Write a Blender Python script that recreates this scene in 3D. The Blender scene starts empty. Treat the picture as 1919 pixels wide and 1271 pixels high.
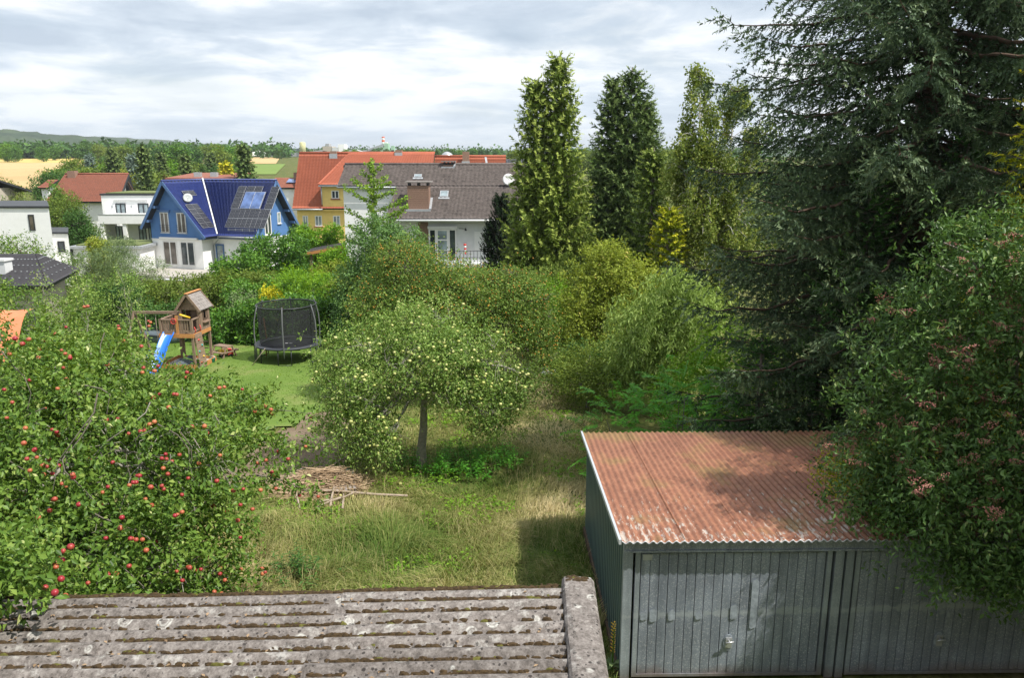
import bpy, math, random
import numpy as np
from mathutils import Matrix, Vector
R = math.radians
SC = bpy.context.scene
COL = SC.collection
# ---------------------------------------------------------------- camera, sky, sun, exposure
F, CU, CV, PITCH, CAMZ = 1464.0, 959.5, 635.5, 12.9, 7.4
cd = bpy.data.cameras.new('camera'); cd.sensor_width = 23.6; cd.lens = 23.6*F/1919
cd.clip_start = 0.1; cd.clip_end = 12000
cam = bpy.data.objects.new('camera', cd); COL.objects.link(cam)
cam.location = (0, 0, CAMZ); cam.rotation_euler = (R(90-PITCH), 0, 0)
SC.camera = cam
SUN = Vector((.50, -.25, .83)).normalized()
SUN_EL = math.asin(SUN.z); SUN_ROT = math.atan2(SUN.x, SUN.y)
world = bpy.data.worlds.new("World"); SC.world = world; world.use_nodes = True
def build_world():
    nt = world.node_tree; nt.nodes.clear(); N = nt.nodes.new; L = nt.links.new
    out = N('ShaderNodeOutputWorld'); bg = N('ShaderNodeBackground'); L(bg.outputs[0], out.inputs[0])
    bg.inputs[1].default_value = .1
    sky = N('ShaderNodeTexSky'); sky.sky_type = 'NISHITA'; sky.sun_disc = False
    sky.sun_elevation = SUN_EL; sky.sun_rotation = SUN_ROT; sky.air_density = 1.0; sky.dust_density = 1.5
    tc = N('ShaderNodeTexCoord'); sx = N('ShaderNodeSeparateXYZ'); L(tc.outputs['Generated'], sx.inputs[0])
    def m(op, a, b=None, c=None):
        n = N('ShaderNodeMath'); n.operation = op
        for i, v in enumerate((a, b, c)):
            if v is None: continue
            if isinstance(v, (int, float)): n.inputs[i].default_value = v
            else: L(v, n.inputs[i])
        return n.outputs[0]
    zz = m('ADD', m('MAXIMUM', sx.outputs[2], 0.0), .13)     # a cloud deck seen in perspective
    cx = m('DIVIDE', sx.outputs[0], zz); cy = m('DIVIDE', sx.outputs[1], zz)
    cb = N('ShaderNodeCombineXYZ'); L(cx, cb.inputs[0]); L(cy, cb.inputs[1]); cb.inputs[2].default_value = 3.7
    def noise(scale, detail, rough, w=0.0, dist=0.0):
        n = N('ShaderNodeTexNoise'); n.inputs['Scale'].default_value = scale; n.inputs['Detail'].default_value = detail
        n.inputs['Roughness'].default_value = rough; n.inputs['Distortion'].default_value = dist
        mp = N('ShaderNodeMapping'); mp.inputs['Location'].default_value = (w, w*.7, w*.3); L(cb.outputs[0], mp.inputs[0])
        L(mp.outputs[0], n.inputs['Vector']); return n.outputs[0]
    n1 = noise(.75, 8, .56, 2.3, .35); n2 = noise(1.9, 8, .6, 9.1, .5); n3 = noise(.9, 5, .5, 17.0)
    shade = m('ADD', m('MULTIPLY', n1, .62), m('MULTIPLY', n2, .38))
    rp = N('ShaderNodeValToRGB'); L(shade, rp.inputs[0])
    e = rp.color_ramp.elements
    e[0].position = .38; e[0].color = (4.7, 5.5, 6.5, 1)
    e[1].position = .565; e[1].color = (9.7, 9.85, 10.0, 1)
    k = e.new(.465); k.color = (6.2, 6.95, 7.8, 1)
    k = e.new(.51); k.color = (7.9, 8.35, 8.8, 1)
    rc = N('ShaderNodeValToRGB'); L(n3, rc.inputs[0])
    rc.color_ramp.elements[0].position = .30; rc.color_ramp.elements[0].color = (.55,)*3+(1,)
    rc.color_ramp.elements[1].position = .48; rc.color_ramp.elements[1].color = (.96,)*3+(1,)
    mx = N('ShaderNodeMixRGB'); L(rc.outputs[0], mx.inputs[0]); L(sky.outputs[0], mx.inputs[1]); L(rp.outputs[0], mx.inputs[2])
    # the deck thins to pale bright air at the horizon
    hz = m('POWER', m('SUBTRACT', 1.0, m('MINIMUM', m('MAXIMUM', m('MULTIPLY', sx.outputs[2], 5.5), 0.0), 1.0)), 2.2)
    mh = N('ShaderNodeMixRGB'); L(m('MULTIPLY', hz, .75), mh.inputs[0]); L(mx.outputs[0], mh.inputs[1]); mh.inputs[2].default_value = (6.7, 7.6, 8.5, 1)
    L(mh.outputs[0], bg.inputs[0])
build_world()
sd = bpy.data.lights.new('sun', 'SUN'); sd.energy = 4.9; sd.angle = R(.6); sd.color = (1, .955, .88)
sun = bpy.data.objects.new('sun', sd); COL.objects.link(sun); sun.location = (30, -20, 60)
sun.rotation_euler = SUN.to_track_quat('Z', 'Y').to_euler()
SC.view_settings.view_transform = 'Standard'; SC.view_settings.look = 'None'
SC.view_settings.exposure = 0.32; SC.view_settings.gamma = 1.0; SC.view_settings.use_curve_mapping = False
SC.render.engine = 'CYCLES'
try:
    SC.cycles.use_denoising = True; SC.cycles.max_bounces = 8; SC.cycles.transparent_max_bounces = 12
    SC.cycles.volume_bounces = 0
except Exception: pass

# ---------------------------------------------------------------- helpers
_c, _s = math.cos(R(PITCH)), math.sin(R(PITCH))
def at(u, v, Y):                       # the point at distance Y seen at pixel (u, v) of the 1919 px photograph
    yy = -(v-CV)/F; fy = _c+_s*yy; fz = -_s+_c*yy; t = Y/fy
    return Vector(((u-CU)/F*t, Y, CAMZ+fz*t))
TERR = [(-60, 0), (12, 0), (75, -3.28), (112, -3.3), (150, -2.2), (250, 2.0), (500, 9.0), (700, 10.2), (1100, 11), (9000, 11)]
def gz(y, x=0): return float(np.interp(y, [a for a, b in TERR], [b for a, b in TERR]))
def onground(u, v):                    # where the ray through pixel (u, v) meets the ground
    lo, hi = 3.0, 400.0
    for _ in range(60):
        mid = (lo+hi)/2; p = at(u, v, mid)
        if p.z > gz(mid): lo = mid
        else: hi = mid
    return at(u, v, lo)
def tag(o, label=None, cat=None, group=None, kind=None):
    if label: o['label'] = label
    if cat: o['category'] = cat
    if group: o['group'] = group
    if kind: o['kind'] = kind
    return o
def thing(name, label, cat, loc=(0, 0, 0), rz=0, group=None):
    o = bpy.data.objects.new(name, None); COL.objects.link(o); o.empty_display_size = .2
    o.location = loc; o.rotation_euler = (0, 0, rz)
    return tag(o, label, cat, group)
def link(name, me, parent=None, label=None):
    o = bpy.data.objects.new(name, me); COL.objects.link(o)
    if parent is not None: o.parent = parent
    if label: o['label'] = label
    return o
def inst(name, me, parent, M):
    o = link(name, me, parent); o.matrix_basis = M; return o
class MB:
    """collects shapes, then links them as one mesh"""
    def __init__(s, M=None): s.v = []; s.f = []; s.mi = []; s.M = M; s.k = 0; s.sm = []
    def add(s, vs, fs, smooth=False):
        b = len(s.v); s.v += [Vector(p) for p in vs]; s.f += [tuple(i+b for i in f) for f in fs]
        s.mi += [s.k]*len(fs); s.sm += [smooth]*len(fs); return s
    def box(s, x0, x1, y0, y1, z0, z1):
        return s.add([(x0,y0,z0),(x1,y0,z0),(x1,y1,z0),(x0,y1,z0),(x0,y0,z1),(x1,y0,z1),(x1,y1,z1),(x0,y1,z1)],
              [(0,3,2,1),(4,5,6,7),(0,1,5,4),(1,2,6,5),(2,3,7,6),(3,0,4,7)])
    def bar(s, a, b, w, h, up=(0, 0, 1)):                      # a square bar from a to b
        a = Vector(a); b = Vector(b); d = (b-a).normalized(); up = Vector(up)
        if abs(d.dot(up)) > .98: up = Vector((0, 1, 0))
        x = d.cross(up).normalized()*w/2; z = x.cross(d).normalized()*h/2
        vs = [a-x-z, a+x-z, a+x+z, a-x+z, b-x-z, b+x-z, b+x+z, b-x+z]
        return s.add(vs, [(0,1,2,3),(7,6,5,4),(0,4,5,1),(1,5,6,2),(2,6,7,3),(3,7,4,0)])
    def tube(s, pts, rad, n=6, cap=True, smooth=True):
        pts = [Vector(p) for p in pts]
        if not hasattr(rad, '__len__'): rad = [rad]*len(pts)
        vs = []; fs = []; ref = Vector((.3, .5, .8))
        for i, p in enumerate(pts):
            d = (pts[min(i+1, len(pts)-1)]-pts[max(i-1, 0)]).normalized()
            if abs(d.dot(ref)) > .95: ref = Vector((1, .2, -.1))
            x = d.cross(ref).normalized(); y = d.cross(x)
            for k in range(n):
                a = 2*math.pi*k/n; vs.append(p+(x*math.cos(a)+y*math.sin(a))*rad[i])
        for i in range(len(pts)-1):
            for k in range(n):
                fs.append((i*n+k, i*n+(k+1)%n, (i+1)*n+(k+1)%n, (i+1)*n+k))
        if cap: fs.append(tuple(range(n-1, -1, -1))); fs.append(tuple((len(pts)-1)*n+k for k in range(n)))
        return s.add(vs, fs, smooth)
    def prism(s, poly, d):                                     # polygon (3-D points) pushed along d
        d = Vector(d); n = len(poly); vs = [Vector(p) for p in poly]; vs += [p+d for p in vs]
        nn = sum(((vs[i]-vs[0]).cross(vs[i+1]-vs[0]) for i in range(1, n-1)), Vector())
        fs = [tuple(range(n)), tuple(range(2*n-1, n-1, -1))]+[((i+1)%n, i, i+n, (i+1)%n+n) for i in range(n)]
        if nn.dot(d) > 0: fs = [tuple(reversed(f)) for f in fs]
        return s.add(vs, fs)
    def lathe(s, prof, n=16, c=(0, 0, 0), smooth=True, cap=True):
        vs = []; fs = []; c = Vector(c)
        for r, z in prof:
            for k in range(n):
                a = 2*math.pi*k/n; vs.append(c+Vector((r*math.cos(a), r*math.sin(a), z)))
        for i in range(len(prof)-1):
            for k in range(n): fs.append((i*n+k, i*n+(k+1)%n, (i+1)*n+(k+1)%n, (i+1)*n+k))
        if cap: fs.append(tuple(range(n-1, -1, -1))); fs.append(tuple((len(prof)-1)*n+k for k in range(n)))
        return s.add(vs, fs, smooth)
    def mesh(s, name, mats):
        me = bpy.data.meshes.new(name); M = s.M
        me.from_pydata([tuple(M @ p) if M else tuple(p) for p in s.v], [], s.f)
        for m in (mats if isinstance(mats, (list, tuple)) else [mats]): me.materials.append(m)
        me.polygons.foreach_set('material_index', s.mi); me.polygons.foreach_set('use_smooth', s.sm)
        me.update(); return me
    def build(s, name, mats, parent=None, label=None): return link(name, s.mesh(name, mats), parent, label)
def npmesh(name, V, Fc, mat, tint=None, smooth=False):
    """V (n,3) and Fc (m,k) arrays to a mesh, with an optional float attribute 'tint' on the points"""
    me = bpy.data.meshes.new(name); V = np.ascontiguousarray(V, dtype=np.float32); Fc = np.ascontiguousarray(Fc, dtype=np.int32)
    m, k = Fc.shape
    me.vertices.add(len(V)); me.vertices.foreach_set('co', V.ravel())
    me.loops.add(m*k); me.loops.foreach_set('vertex_index', Fc.ravel())
    me.polygons.add(m); me.polygons.foreach_set('loop_start', np.arange(0, m*k, k, dtype=np.int32))
    try: me.polygons.foreach_set('loop_total', np.full(m, k, dtype=np.int32))
    except Exception: pass
    if smooth: me.polygons.foreach_set('use_smooth', np.ones(m, dtype=bool))
    if tint is not None:
        a = me.attributes.new('tint', 'FLOAT', 'POINT'); a.data.foreach_set('value', np.ascontiguousarray(tint, dtype=np.float32))
    me.materials.append(mat); me.update(calc_edges=True); return me

# ---------------------------------------------------------------- materials
def nodes(name):
    m = bpy.data.materials.new(name); m.use_nodes = True; nt = m.node_tree
    b = nt.nodes['Principled BSDF']; return m, nt, b
def rampnode(nt, fac, stops):
    r = nt.nodes.new('ShaderNodeValToRGB'); nt.links.new(fac, r.inputs[0]); e = r.color_ramp.elements
    while len(e) < len(stops): e.new(.5)
    for k, (p, c) in zip(e, stops): k.position = p; k.color = tuple(c)+(1,)
    return r.outputs[0]
def noisenode(nt, scale, detail=4, rough=.55, vec=None, dist=0):
    n = nt.nodes.new('ShaderNodeTexNoise'); n.inputs['Scale'].default_value = scale; n.inputs['Detail'].default_value = detail
    n.inputs['Roughness'].default_value = rough; n.inputs['Distortion'].default_value = dist
    if vec is None:
        tc = nt.nodes.get('objco') or nt.nodes.new('ShaderNodeTexCoord'); tc.name = 'objco'; vec = tc.outputs['Object']
    nt.links.new(vec, n.inputs['Vector']); return n.outputs[0]
def bump(nt, b, h, strength=.3, dist=.02):
    n = nt.nodes.new('ShaderNodeBump'); n.inputs['Strength'].default_value = strength; n.inputs['Distance'].default_value = dist
    nt.links.new(h, n.inputs['Height']); nt.links.new(n.outputs[0], b.inputs['Normal'])
def mat(name, c, rough=.7, var=.18, scale=6, metal=0, spec=.3, bmp=0, stretch=None):
    """plain surface: base colour broken up by two scales of noise"""
    m, nt, b = nodes(name); vec = None
    if stretch:
        tc = nt.nodes.new('ShaderNodeTexCoord'); tc.name = 'objco'; mp = nt.nodes.new('ShaderNodeMapping')
        mp.inputs['Scale'].default_value = stretch; nt.links.new(tc.outputs['Object'], mp.inputs[0]); vec = mp.outputs[0]
    n = noisenode(nt, scale, 6, .62, vec); c = np.array(c)
    nt.links.new(rampnode(nt, n, [(.3, c*(1-var)), (.5, c), (.72, np.minimum(c*(1+var), .9))]), b.inputs['Base Color'])
    b.inputs['Roughness'].default_value = rough; b.inputs['Metallic'].default_value = metal
    b.inputs['Specular IOR Level'].default_value = spec
    if bmp: bump(nt, b, n, bmp, .02)
    return m
GAIN = (1.78, 1.80, 1.5)
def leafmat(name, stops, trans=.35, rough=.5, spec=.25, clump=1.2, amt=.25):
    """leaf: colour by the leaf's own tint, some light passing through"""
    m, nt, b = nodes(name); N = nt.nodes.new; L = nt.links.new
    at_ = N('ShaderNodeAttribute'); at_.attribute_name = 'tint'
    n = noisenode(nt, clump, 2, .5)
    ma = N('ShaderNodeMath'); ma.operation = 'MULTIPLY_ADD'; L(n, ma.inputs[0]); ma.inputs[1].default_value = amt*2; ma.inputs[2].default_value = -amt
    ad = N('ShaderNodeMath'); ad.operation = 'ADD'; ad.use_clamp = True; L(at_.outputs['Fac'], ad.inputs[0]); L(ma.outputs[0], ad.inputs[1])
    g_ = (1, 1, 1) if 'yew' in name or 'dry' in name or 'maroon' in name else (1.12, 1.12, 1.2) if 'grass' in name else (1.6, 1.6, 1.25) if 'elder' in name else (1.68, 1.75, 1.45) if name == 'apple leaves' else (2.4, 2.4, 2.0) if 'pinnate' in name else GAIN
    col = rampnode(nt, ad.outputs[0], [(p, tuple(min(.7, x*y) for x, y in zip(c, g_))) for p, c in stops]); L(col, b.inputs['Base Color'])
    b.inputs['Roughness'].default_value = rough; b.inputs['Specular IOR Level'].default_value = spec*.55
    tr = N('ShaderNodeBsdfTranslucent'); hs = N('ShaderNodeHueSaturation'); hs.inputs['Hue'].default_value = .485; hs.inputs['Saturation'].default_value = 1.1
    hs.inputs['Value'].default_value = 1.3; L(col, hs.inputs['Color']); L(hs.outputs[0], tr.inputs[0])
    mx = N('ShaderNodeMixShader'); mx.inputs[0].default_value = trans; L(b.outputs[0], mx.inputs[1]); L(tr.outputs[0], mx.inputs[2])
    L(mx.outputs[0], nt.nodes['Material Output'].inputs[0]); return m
M = {}
M['white'] = mat('white render', (.86, .86, .85), .85, .05, 2)
M['white_trim'] = mat('white painted trim', (.74, .74, .73), .6, .05, 5)
M['grey_wall'] = mat('pale grey render', (.62, .63, .63), .85, .07, 2)
M['beige'] = mat('beige render', (.46, .41, .34), .85, .1, 2)
M['yellow'] = mat('yellow render', (.78, .58, .20), .85, .08, 2)
M['blue_wall'] = mat('blue render', (.085, .19, .42), .75, .08, 2)
M['blue_wood'] = mat('blue painted wood', (.09, .17, .34), .6, .12, 5)
M['soffit'] = mat('grey soffit boards', (.34, .36, .38), .7, .1, 4, stretch=(1, 1, 20))
M['dark_trim'] = mat('anthracite trim', (.035, .038, .043), .5, .15, 4)
M['zinc'] = mat('zinc flashing', (.42, .44, .46), .42, .15, 5, .35, .4)
M['brick'] = mat('brown brick', (.27, .17, .125), .85, .25, 14)
M['terrace'] = mat('terrace stone', (.42, .39, .35), .8, .14, 3)
M['wood'] = mat('weathered timber', (.25, .175, .125), .8, .3, 4, bmp=.2, stretch=(6, 6, 1))
M['wood_dark'] = mat('dark timber', (.10, .065, .045), .8, .3, 5)
M['wood_orange'] = mat('oiled orange timber', (.52, .24, .085), .65, .2, 5)
M['wood_grey'] = mat('grey shingle timber', (.25, .225, .21), .85, .3, 7)
M['wood_red'] = mat('reddish shed boards', (.20, .075, .045), .8, .25, 5)
M['stick'] = mat('bleached poles', (.36, .29, .23), .85, .25, 9)
M['bark'] = mat('grey brown bark', (.155, .135, .11), .9, .4, 9, bmp=.5)
M['bark_light'] = mat('lichen grey bark', (.30, .28, .24), .9, .35, 12, bmp=.4)
M['bark_birch'] = mat('pale birch bark', (.48, .46, .42), .8, .35, 6)
M['blue_plastic'] = mat('blue plastic', (.03, .19, .70), .35, .06, 5, spec=.5)
M['red_plastic'] = mat('red plastic', (.62, .06, .05), .4, .06, 5, spec=.5)
M['yellow_plastic'] = mat('yellow plastic', (.80, .52, .04), .4, .06, 5, spec=.5)
M['turq'] = mat('turquoise plastic', (.05, .38, .36), .4, .06, 5, spec=.5)
M['orange_cloth'] = mat('orange tarpaulin', (.66, .22, .11), .75, .12, 3)
M['tarp'] = mat('slate tarpaulin', (.11, .135, .155), .6, .2, 4)
M['black_steel'] = mat('dark steel tube', (.04, .043, .048), .4, .1, 6, .5, .5)
M['black_mat'] = mat('black jumping mat', (.022, .024, .03), .65, .1, 6)
M['pad'] = mat('dark pad', (.05, .055, .065), .5, .1, 4)
M['pole_foam'] = mat('grey foam sleeve', (.13, .135, .14), .8, .1, 5)
M['solar_frame'] = mat('silver frame', (.5, .51, .53), .4, .05, 5, .6)
M['white_plastic'] = mat('white plastic', (.78, .78, .77), .45, .04, 4, spec=.4)
M['grey_dish'] = mat('pale grey dish', (.5, .52, .52), .5, .05, 4)
M['curtain'] = mat('pale curtains', (.5, .53, .55), .8, .2, 3, stretch=(14, 14, 1))
M['shutter'] = mat('grey roller blind', (.34, .33, .31), .7, .1, 4)
M['straw'] = leafmat('dry stalks', [(0, (.22, .15, .09)), (.5, (.38, .27, .17)), (1, (.55, .42, .29))], .1, .8, .1)
def glassmat(name, c, rough=.08):
    m, nt, b = nodes(name); n = noisenode(nt, 1.2, 3)
    nt.links.new(rampnode(nt, n, [(.35, np.array(c)*.6), (.65, np.array(c)*1.5)]), b.inputs['Base Color'])
    b.inputs['Roughness'].default_value = rough; b.inputs['Specular IOR Level'].default_value = .7; return m
M['glass'] = glassmat('window glass', (.035, .045, .052))
M['glass_pale'] = glassmat('window glass before curtains', (.22, .27, .29))
M['glass_brown'] = glassmat('window glass before a dim room', (.10, .085, .07))
M['collector'] = glassmat('solar collector glass', (.10, .16, .34), .15)
def pvmat():
    m, nt, b = nodes('photovoltaic cells'); N = nt.nodes.new
    tc = N('ShaderNodeTexCoord'); br = N('ShaderNodeTexBrick'); nt.links.new(tc.outputs['Object'], br.inputs[0])
    br.offset = 0; br.inputs['Scale'].default_value = 1; br.inputs['Mortar Size'].default_value = .012; br.inputs['Brick Width'].default_value = .17; br.inputs['Row Height'].default_value = .17
    br.inputs['Color1'].default_value = (.012, .014, .022, 1); br.inputs['Color2'].default_value = (.018, .02, .03, 1); br.inputs['Mortar'].default_value = (.12, .12, .13, 1)
    nt.links.new(br.outputs[0], b.inputs['Base Color']); b.inputs['Roughness'].default_value = .22; b.inputs['Specular IOR Level'].default_value = .5; return m
M['pv'] = pvmat()
def tilemat(name, c, var=.2, rough=.7, lich=None, gloss=.3):
    m, nt, b = nodes(name); c = np.array(c)
    a = noisenode(nt, 5, 6, .7); d = noisenode(nt, .6, 4, .6)
    v = nt.nodes.new('ShaderNodeTexVoronoi'); v.inputs['Scale'].default_value = 3.2; tc = nt.nodes['objco']; nt.links.new(tc.outputs['Object'], v.inputs['Vector'])
    col = rampnode(nt, a, [(.3, c*(1-var)), (.5, c), (.72, c*(1+var))])
    hs = nt.nodes.new('ShaderNodeHueSaturation'); nt.links.new(col, hs.inputs['Color'])
    mr = nt.nodes.new('ShaderNodeMapRange'); mr.inputs[3].default_value = .82; mr.inputs[4].default_value = 1.18; nt.links.new(d, mr.inputs[0]); nt.links.new(mr.outputs[0], hs.inputs['Value'])
    colr = hs.outputs[0]
    if lich is not None:
        mask = rampnode(nt, noisenode(nt, 3.1, 8, .75), [(.52, (0, 0, 0)), (.66, (.75, .75, .75))])
        mx = nt.nodes.new('ShaderNodeMixRGB'); nt.links.new(mask, mx.inputs[0]); nt.links.new(colr, mx.inputs[1]); mx.inputs[2].default_value = tuple(lich)+(1,); colr = mx.outputs[0]
    nt.links.new(colr, b.inputs['Base Color']); b.inputs['Roughness'].default_value = rough; b.inputs['Specular IOR Level'].default_value = gloss; return m
M['tile_blue'] = tilemat('glazed blue tiles', (.03, .046, .18), .28, .32, gloss=.5)
M['tile_orange'] = tilemat('orange clay tiles', (.40, .118, .066), .14, .75)
M['tile_red'] = tilemat('weathered red tiles', (.27, .10, .065), .3, .8, (.17, .10, .075))
M['tile_brown'] = tilemat('brown concrete tiles', (.135, .113, .104), .4, .85, (.035, .03, .027))
M['tile_dark'] = tilemat('anthracite tiles', (.052, .05, .055), .2, .7)
M['flat_roof'] = mat('flat gravel roof', (.22, .20, .17), .9, .3, 8)
M['sedum'] = mat('green roof', (.14, .17, .06), .95, .4, 5)
# leaves
M['leaf_apple'] = leafmat('apple leaves', [(0, (.028, .058, .012)), (.35, (.066, .118, .022)), (.7, (.115, .17, .036)), (.92, (.18, .225, .065)), (1, (.34, .34, .19))], .3, .42, .45)
M['leaf_apple_pale'] = leafmat('pale apple leaves', [(0, (.045, .085, .02)), (.4, (.09, .15, .035)), (.75, (.145, .205, .06)), (1, (.27, .30, .13))], .3, .5, .35)
M['leaf_pear'] = leafmat('pear leaves', [(0, (.035, .075, .022)), (.5, (.065, .125, .04)), (1, (.12, .19, .07))], .25, .45, .4)
M['leaf_plum'] = leafmat('mirabelle leaves', [(0, (.045, .085, .02)), (.5, (.085, .135, .03)), (1, (.16, .20, .06))], .3, .5, .3)
M['leaf_hedge'] = leafmat('hedge leaves', [(0, (.02, .06, .01)), (.5, (.055, .125, .02)), (1, (.12, .22, .035))], .25, .4, .4)
M['leaf_dark'] = leafmat('dark leaves', [(0, (.018, .045, .012)), (.5, (.035, .08, .02)), (1, (.07, .13, .035))], .2, .5, .3)
M['leaf_bright'] = leafmat('bright leaves', [(0, (.055, .12, .012)), (.5, (.105, .20, .02)), (1, (.19, .29, .04))], .35, .5, .3)
M['leaf_grey'] = leafmat('grey green leaves', [(0, (.06, .09, .045)), (.5, (.10, .14, .07)), (1, (.18, .22, .12))], .25, .6, .2)
M['leaf_olive'] = leafmat('olive green leaves', [(0, (.05, .08, .015)), (.5, (.10, .14, .03)), (1, (.18, .21, .055))], .3, .55, .25)
M['leaf_light'] = leafmat('yellow green leaves', [(0, (.085, .11, .018)), (.5, (.16, .20, .035)), (.85, (.23, .25, .06)), (1, (.33, .27, .10))], .3, .55, .25)
M['leaf_willow'] = leafmat('willow leaves', [(0, (.075, .12, .026)), (.5, (.15, .215, .06)), (1, (.26, .32, .13))], .3, .5, .3)
M['leaf_sumac'] = leafmat('pinnate leaves', [(0, (.025, .085, .012)), (.5, (.05, .15, .02)), (1, (.10, .24, .035))], .35, .45, .35)
M['leaf_elder'] = leafmat('elder leaves', [(0, (.03, .065, .02)), (.45, (.055, .11, .032)), (.8, (.10, .165, .055)), (1, (.24, .28, .14))], .25, .4, .5)
M['leaf_gold'] = leafmat('golden leaves', [(0, (.12, .15, .01)), (.5, (.24, .25, .015)), (1, (.40, .36, .03))], .3, .5, .3)
M['leaf_birch'] = leafmat('birch leaves', [(0, (.06, .09, .02)), (.5, (.11, .145, .035)), (1, (.21, .22, .075))], .3, .5, .3)
M['leaf_maroon'] = leafmat('maroon leaves', [(0, (.04, .012, .015)), (1, (.12, .03, .03))], .2, .5, .3)
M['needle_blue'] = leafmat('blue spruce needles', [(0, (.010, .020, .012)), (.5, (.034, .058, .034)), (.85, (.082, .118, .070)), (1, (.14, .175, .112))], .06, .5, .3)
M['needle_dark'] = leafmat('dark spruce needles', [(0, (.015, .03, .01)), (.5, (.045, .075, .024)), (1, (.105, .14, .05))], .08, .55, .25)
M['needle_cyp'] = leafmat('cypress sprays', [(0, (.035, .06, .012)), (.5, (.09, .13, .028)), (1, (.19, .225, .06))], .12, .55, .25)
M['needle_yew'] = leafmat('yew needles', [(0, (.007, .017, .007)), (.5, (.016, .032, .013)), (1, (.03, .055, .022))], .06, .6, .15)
M['needle_gold'] = leafmat('golden cypress sprays', [(0, (.08, .11, .008)), (.5, (.18, .20, .015)), (1, (.36, .33, .03))], .2, .55, .25)
M['needle_fir'] = leafmat('green fir needles', [(0, (.014, .042, .01)), (.5, (.032, .082, .02)), (1, (.09, .165, .04))], .08, .5, .3)
M['needle_bluefar'] = leafmat('blue grey needles', [(0, (.04, .065, .06)), (1, (.12, .16, .15))], .05, .6, .2)
M['grass'] = leafmat('meadow grass', [(0, (.05, .11, .016)), (.3, (.115, .185, .035)), (.55, (.235, .26, .075)), (.8, (.40, .36, .15)), (1, (.55, .47, .25))], .3, .6, .2, .5, .15)
M['lawn_blade'] = leafmat('lawn blades', [(0, (.055, .105, .014)), (.5, (.085, .145, .022)), (1, (.13, .165, .045))], .3, .6, .2, .6, .25)
M['ginkgo'] = leafmat('ginkgo leaves', [(0, (.06, .12, .015)), (.5, (.12, .20, .03)), (1, (.22, .29, .06))], .3, .5, .3)
def fruitmat(name, a, b_):
    m, nt, b = nodes(name); n = noisenode(nt, 9, 3, .6)
    oi = nt.nodes.new('ShaderNodeObjectInfo'); ad = nt.nodes.new('ShaderNodeMath'); ad.operation = 'MULTIPLY_ADD'
    nt.links.new(oi.outputs['Random'], ad.inputs[0]); ad.inputs[1].default_value = .5; nt.links.new(n, ad.inputs[2])
    nt.links.new(rampnode(nt, ad.outputs[0], [(.55, a), (.95, b_)]), b.inputs['Base Color'])
    b.inputs['Roughness'].default_value = .38; b.inputs['Specular IOR Level'].default_value = .45; return m
M['apple_red'] = fruitmat('red apple skin', (.30, .022, .032), (.46, .15, .06))
M['apple_yellow'] = fruitmat('yellow apple skin', (.44, .47, .12), (.58, .58, .23))
M['plum_orange'] = fruitmat('orange fruit skin', (.52, .24, .035), (.58, .34, .06))
M['berry'] = mat('elder berry umbels', (.40, .17, .14), .7, .35, 30)
def groundmat():
    m, nt, b = nodes('rough grassland soil')
    geo = nt.nodes.new('ShaderNodeNewGeometry'); P = geo.outputs['Position']
    a = noisenode(nt, .35, 6, .65, P); d = noisenode(nt, 7, 8, .72, P); g = noisenode(nt, .02, 5, .6, P)
    near = rampnode(nt, d, [(.3, (.07, .055, .03)), (.48, (.12, .125, .035)), (.62, (.20, .18, .075)), (.8, (.27, .225, .11))])
    green = rampnode(nt, d, [(.3, (.035, .055, .014)), (.6, (.085, .125, .025)), (.8, (.14, .16, .045))])
    mx = nt.nodes.new('ShaderNodeMixRGB'); nt.links.new(rampnode(nt, a, [(.42, (0, 0, 0)), (.6, (1, 1, 1))]), mx.inputs[0])
    nt.links.new(near, mx.inputs[1]); nt.links.new(green, mx.inputs[2])
    nt.links.new(mx.outputs[0], b.inputs['Base Color']); b.inputs['Roughness'].default_value = .95; b.inputs['Specular IOR Level'].default_value = .1
    bump(nt, b, d, .6, .05); return m
M['ground'] = groundmat()
def sheetmat(name, s1, s2, sc1, sc2):
    m, nt, b = nodes(name); geo = nt.nodes.new('ShaderNodeNewGeometry'); P = geo.outputs['Position']
    a = noisenode(nt, sc1, 5, .6, P); d = noisenode(nt, sc2, 7, .7, P)
    mx = nt.nodes.new('ShaderNodeMixRGB'); mx.blend_type = 'MULTIPLY'; mx.inputs[0].default_value = 1
    nt.links.new(rampnode(nt, a, s1), mx.inputs[1]); nt.links.new(rampnode(nt, d, s2), mx.inputs[2])
    nt.links.new(mx.outputs[0], b.inputs['Base Color']); b.inputs['Roughness'].default_value = .95; b.inputs['Specular IOR Level'].default_value = .1
    bump(nt, b, d, .4, .03); return m
M['lawn'] = sheetmat('mown lawn', [(.32, (.105, .175, .032)), (.55, (.14, .215, .045)), (.68, (.20, .235, .075)), (.8, (.26, .24, .11))], [(.3, (.75, .75, .75)), (.7, (1.1, 1.1, 1.1))], .5, 14)
M['earth'] = sheetmat('bare trodden earth', [(.35, (.17, .125, .085)), (.6, (.23, .175, .125)), (.75, (.2, .19, .1))], [(.3, (.65, .65, .65)), (.7, (1.15, 1.15, 1.15))], 1.2, 16)
M['field'] = sheetmat('ripe cereal field', [(.35, (.44, .31, .15)), (.65, (.56, .41, .21))], [(.3, (.9, .9, .9)), (.7, (1.05, 1.05, 1.05))], .006, .12)
M['field_gold'] = sheetmat('golden cereal strip', [(.35, (.52, .38, .12)), (.65, (.60, .46, .17))], [(.3, (.9, .9, .9)), (.7, (1.05, 1.05, 1.05))], .008, .12)
M['meadow_green'] = sheetmat('green meadow', [(.35, (.14, .22, .05)), (.65, (.19, .26, .07))], [(.3, (.9, .9, .9)), (.7, (1.05, 1.05, 1.05))], .01, .15)
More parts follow.
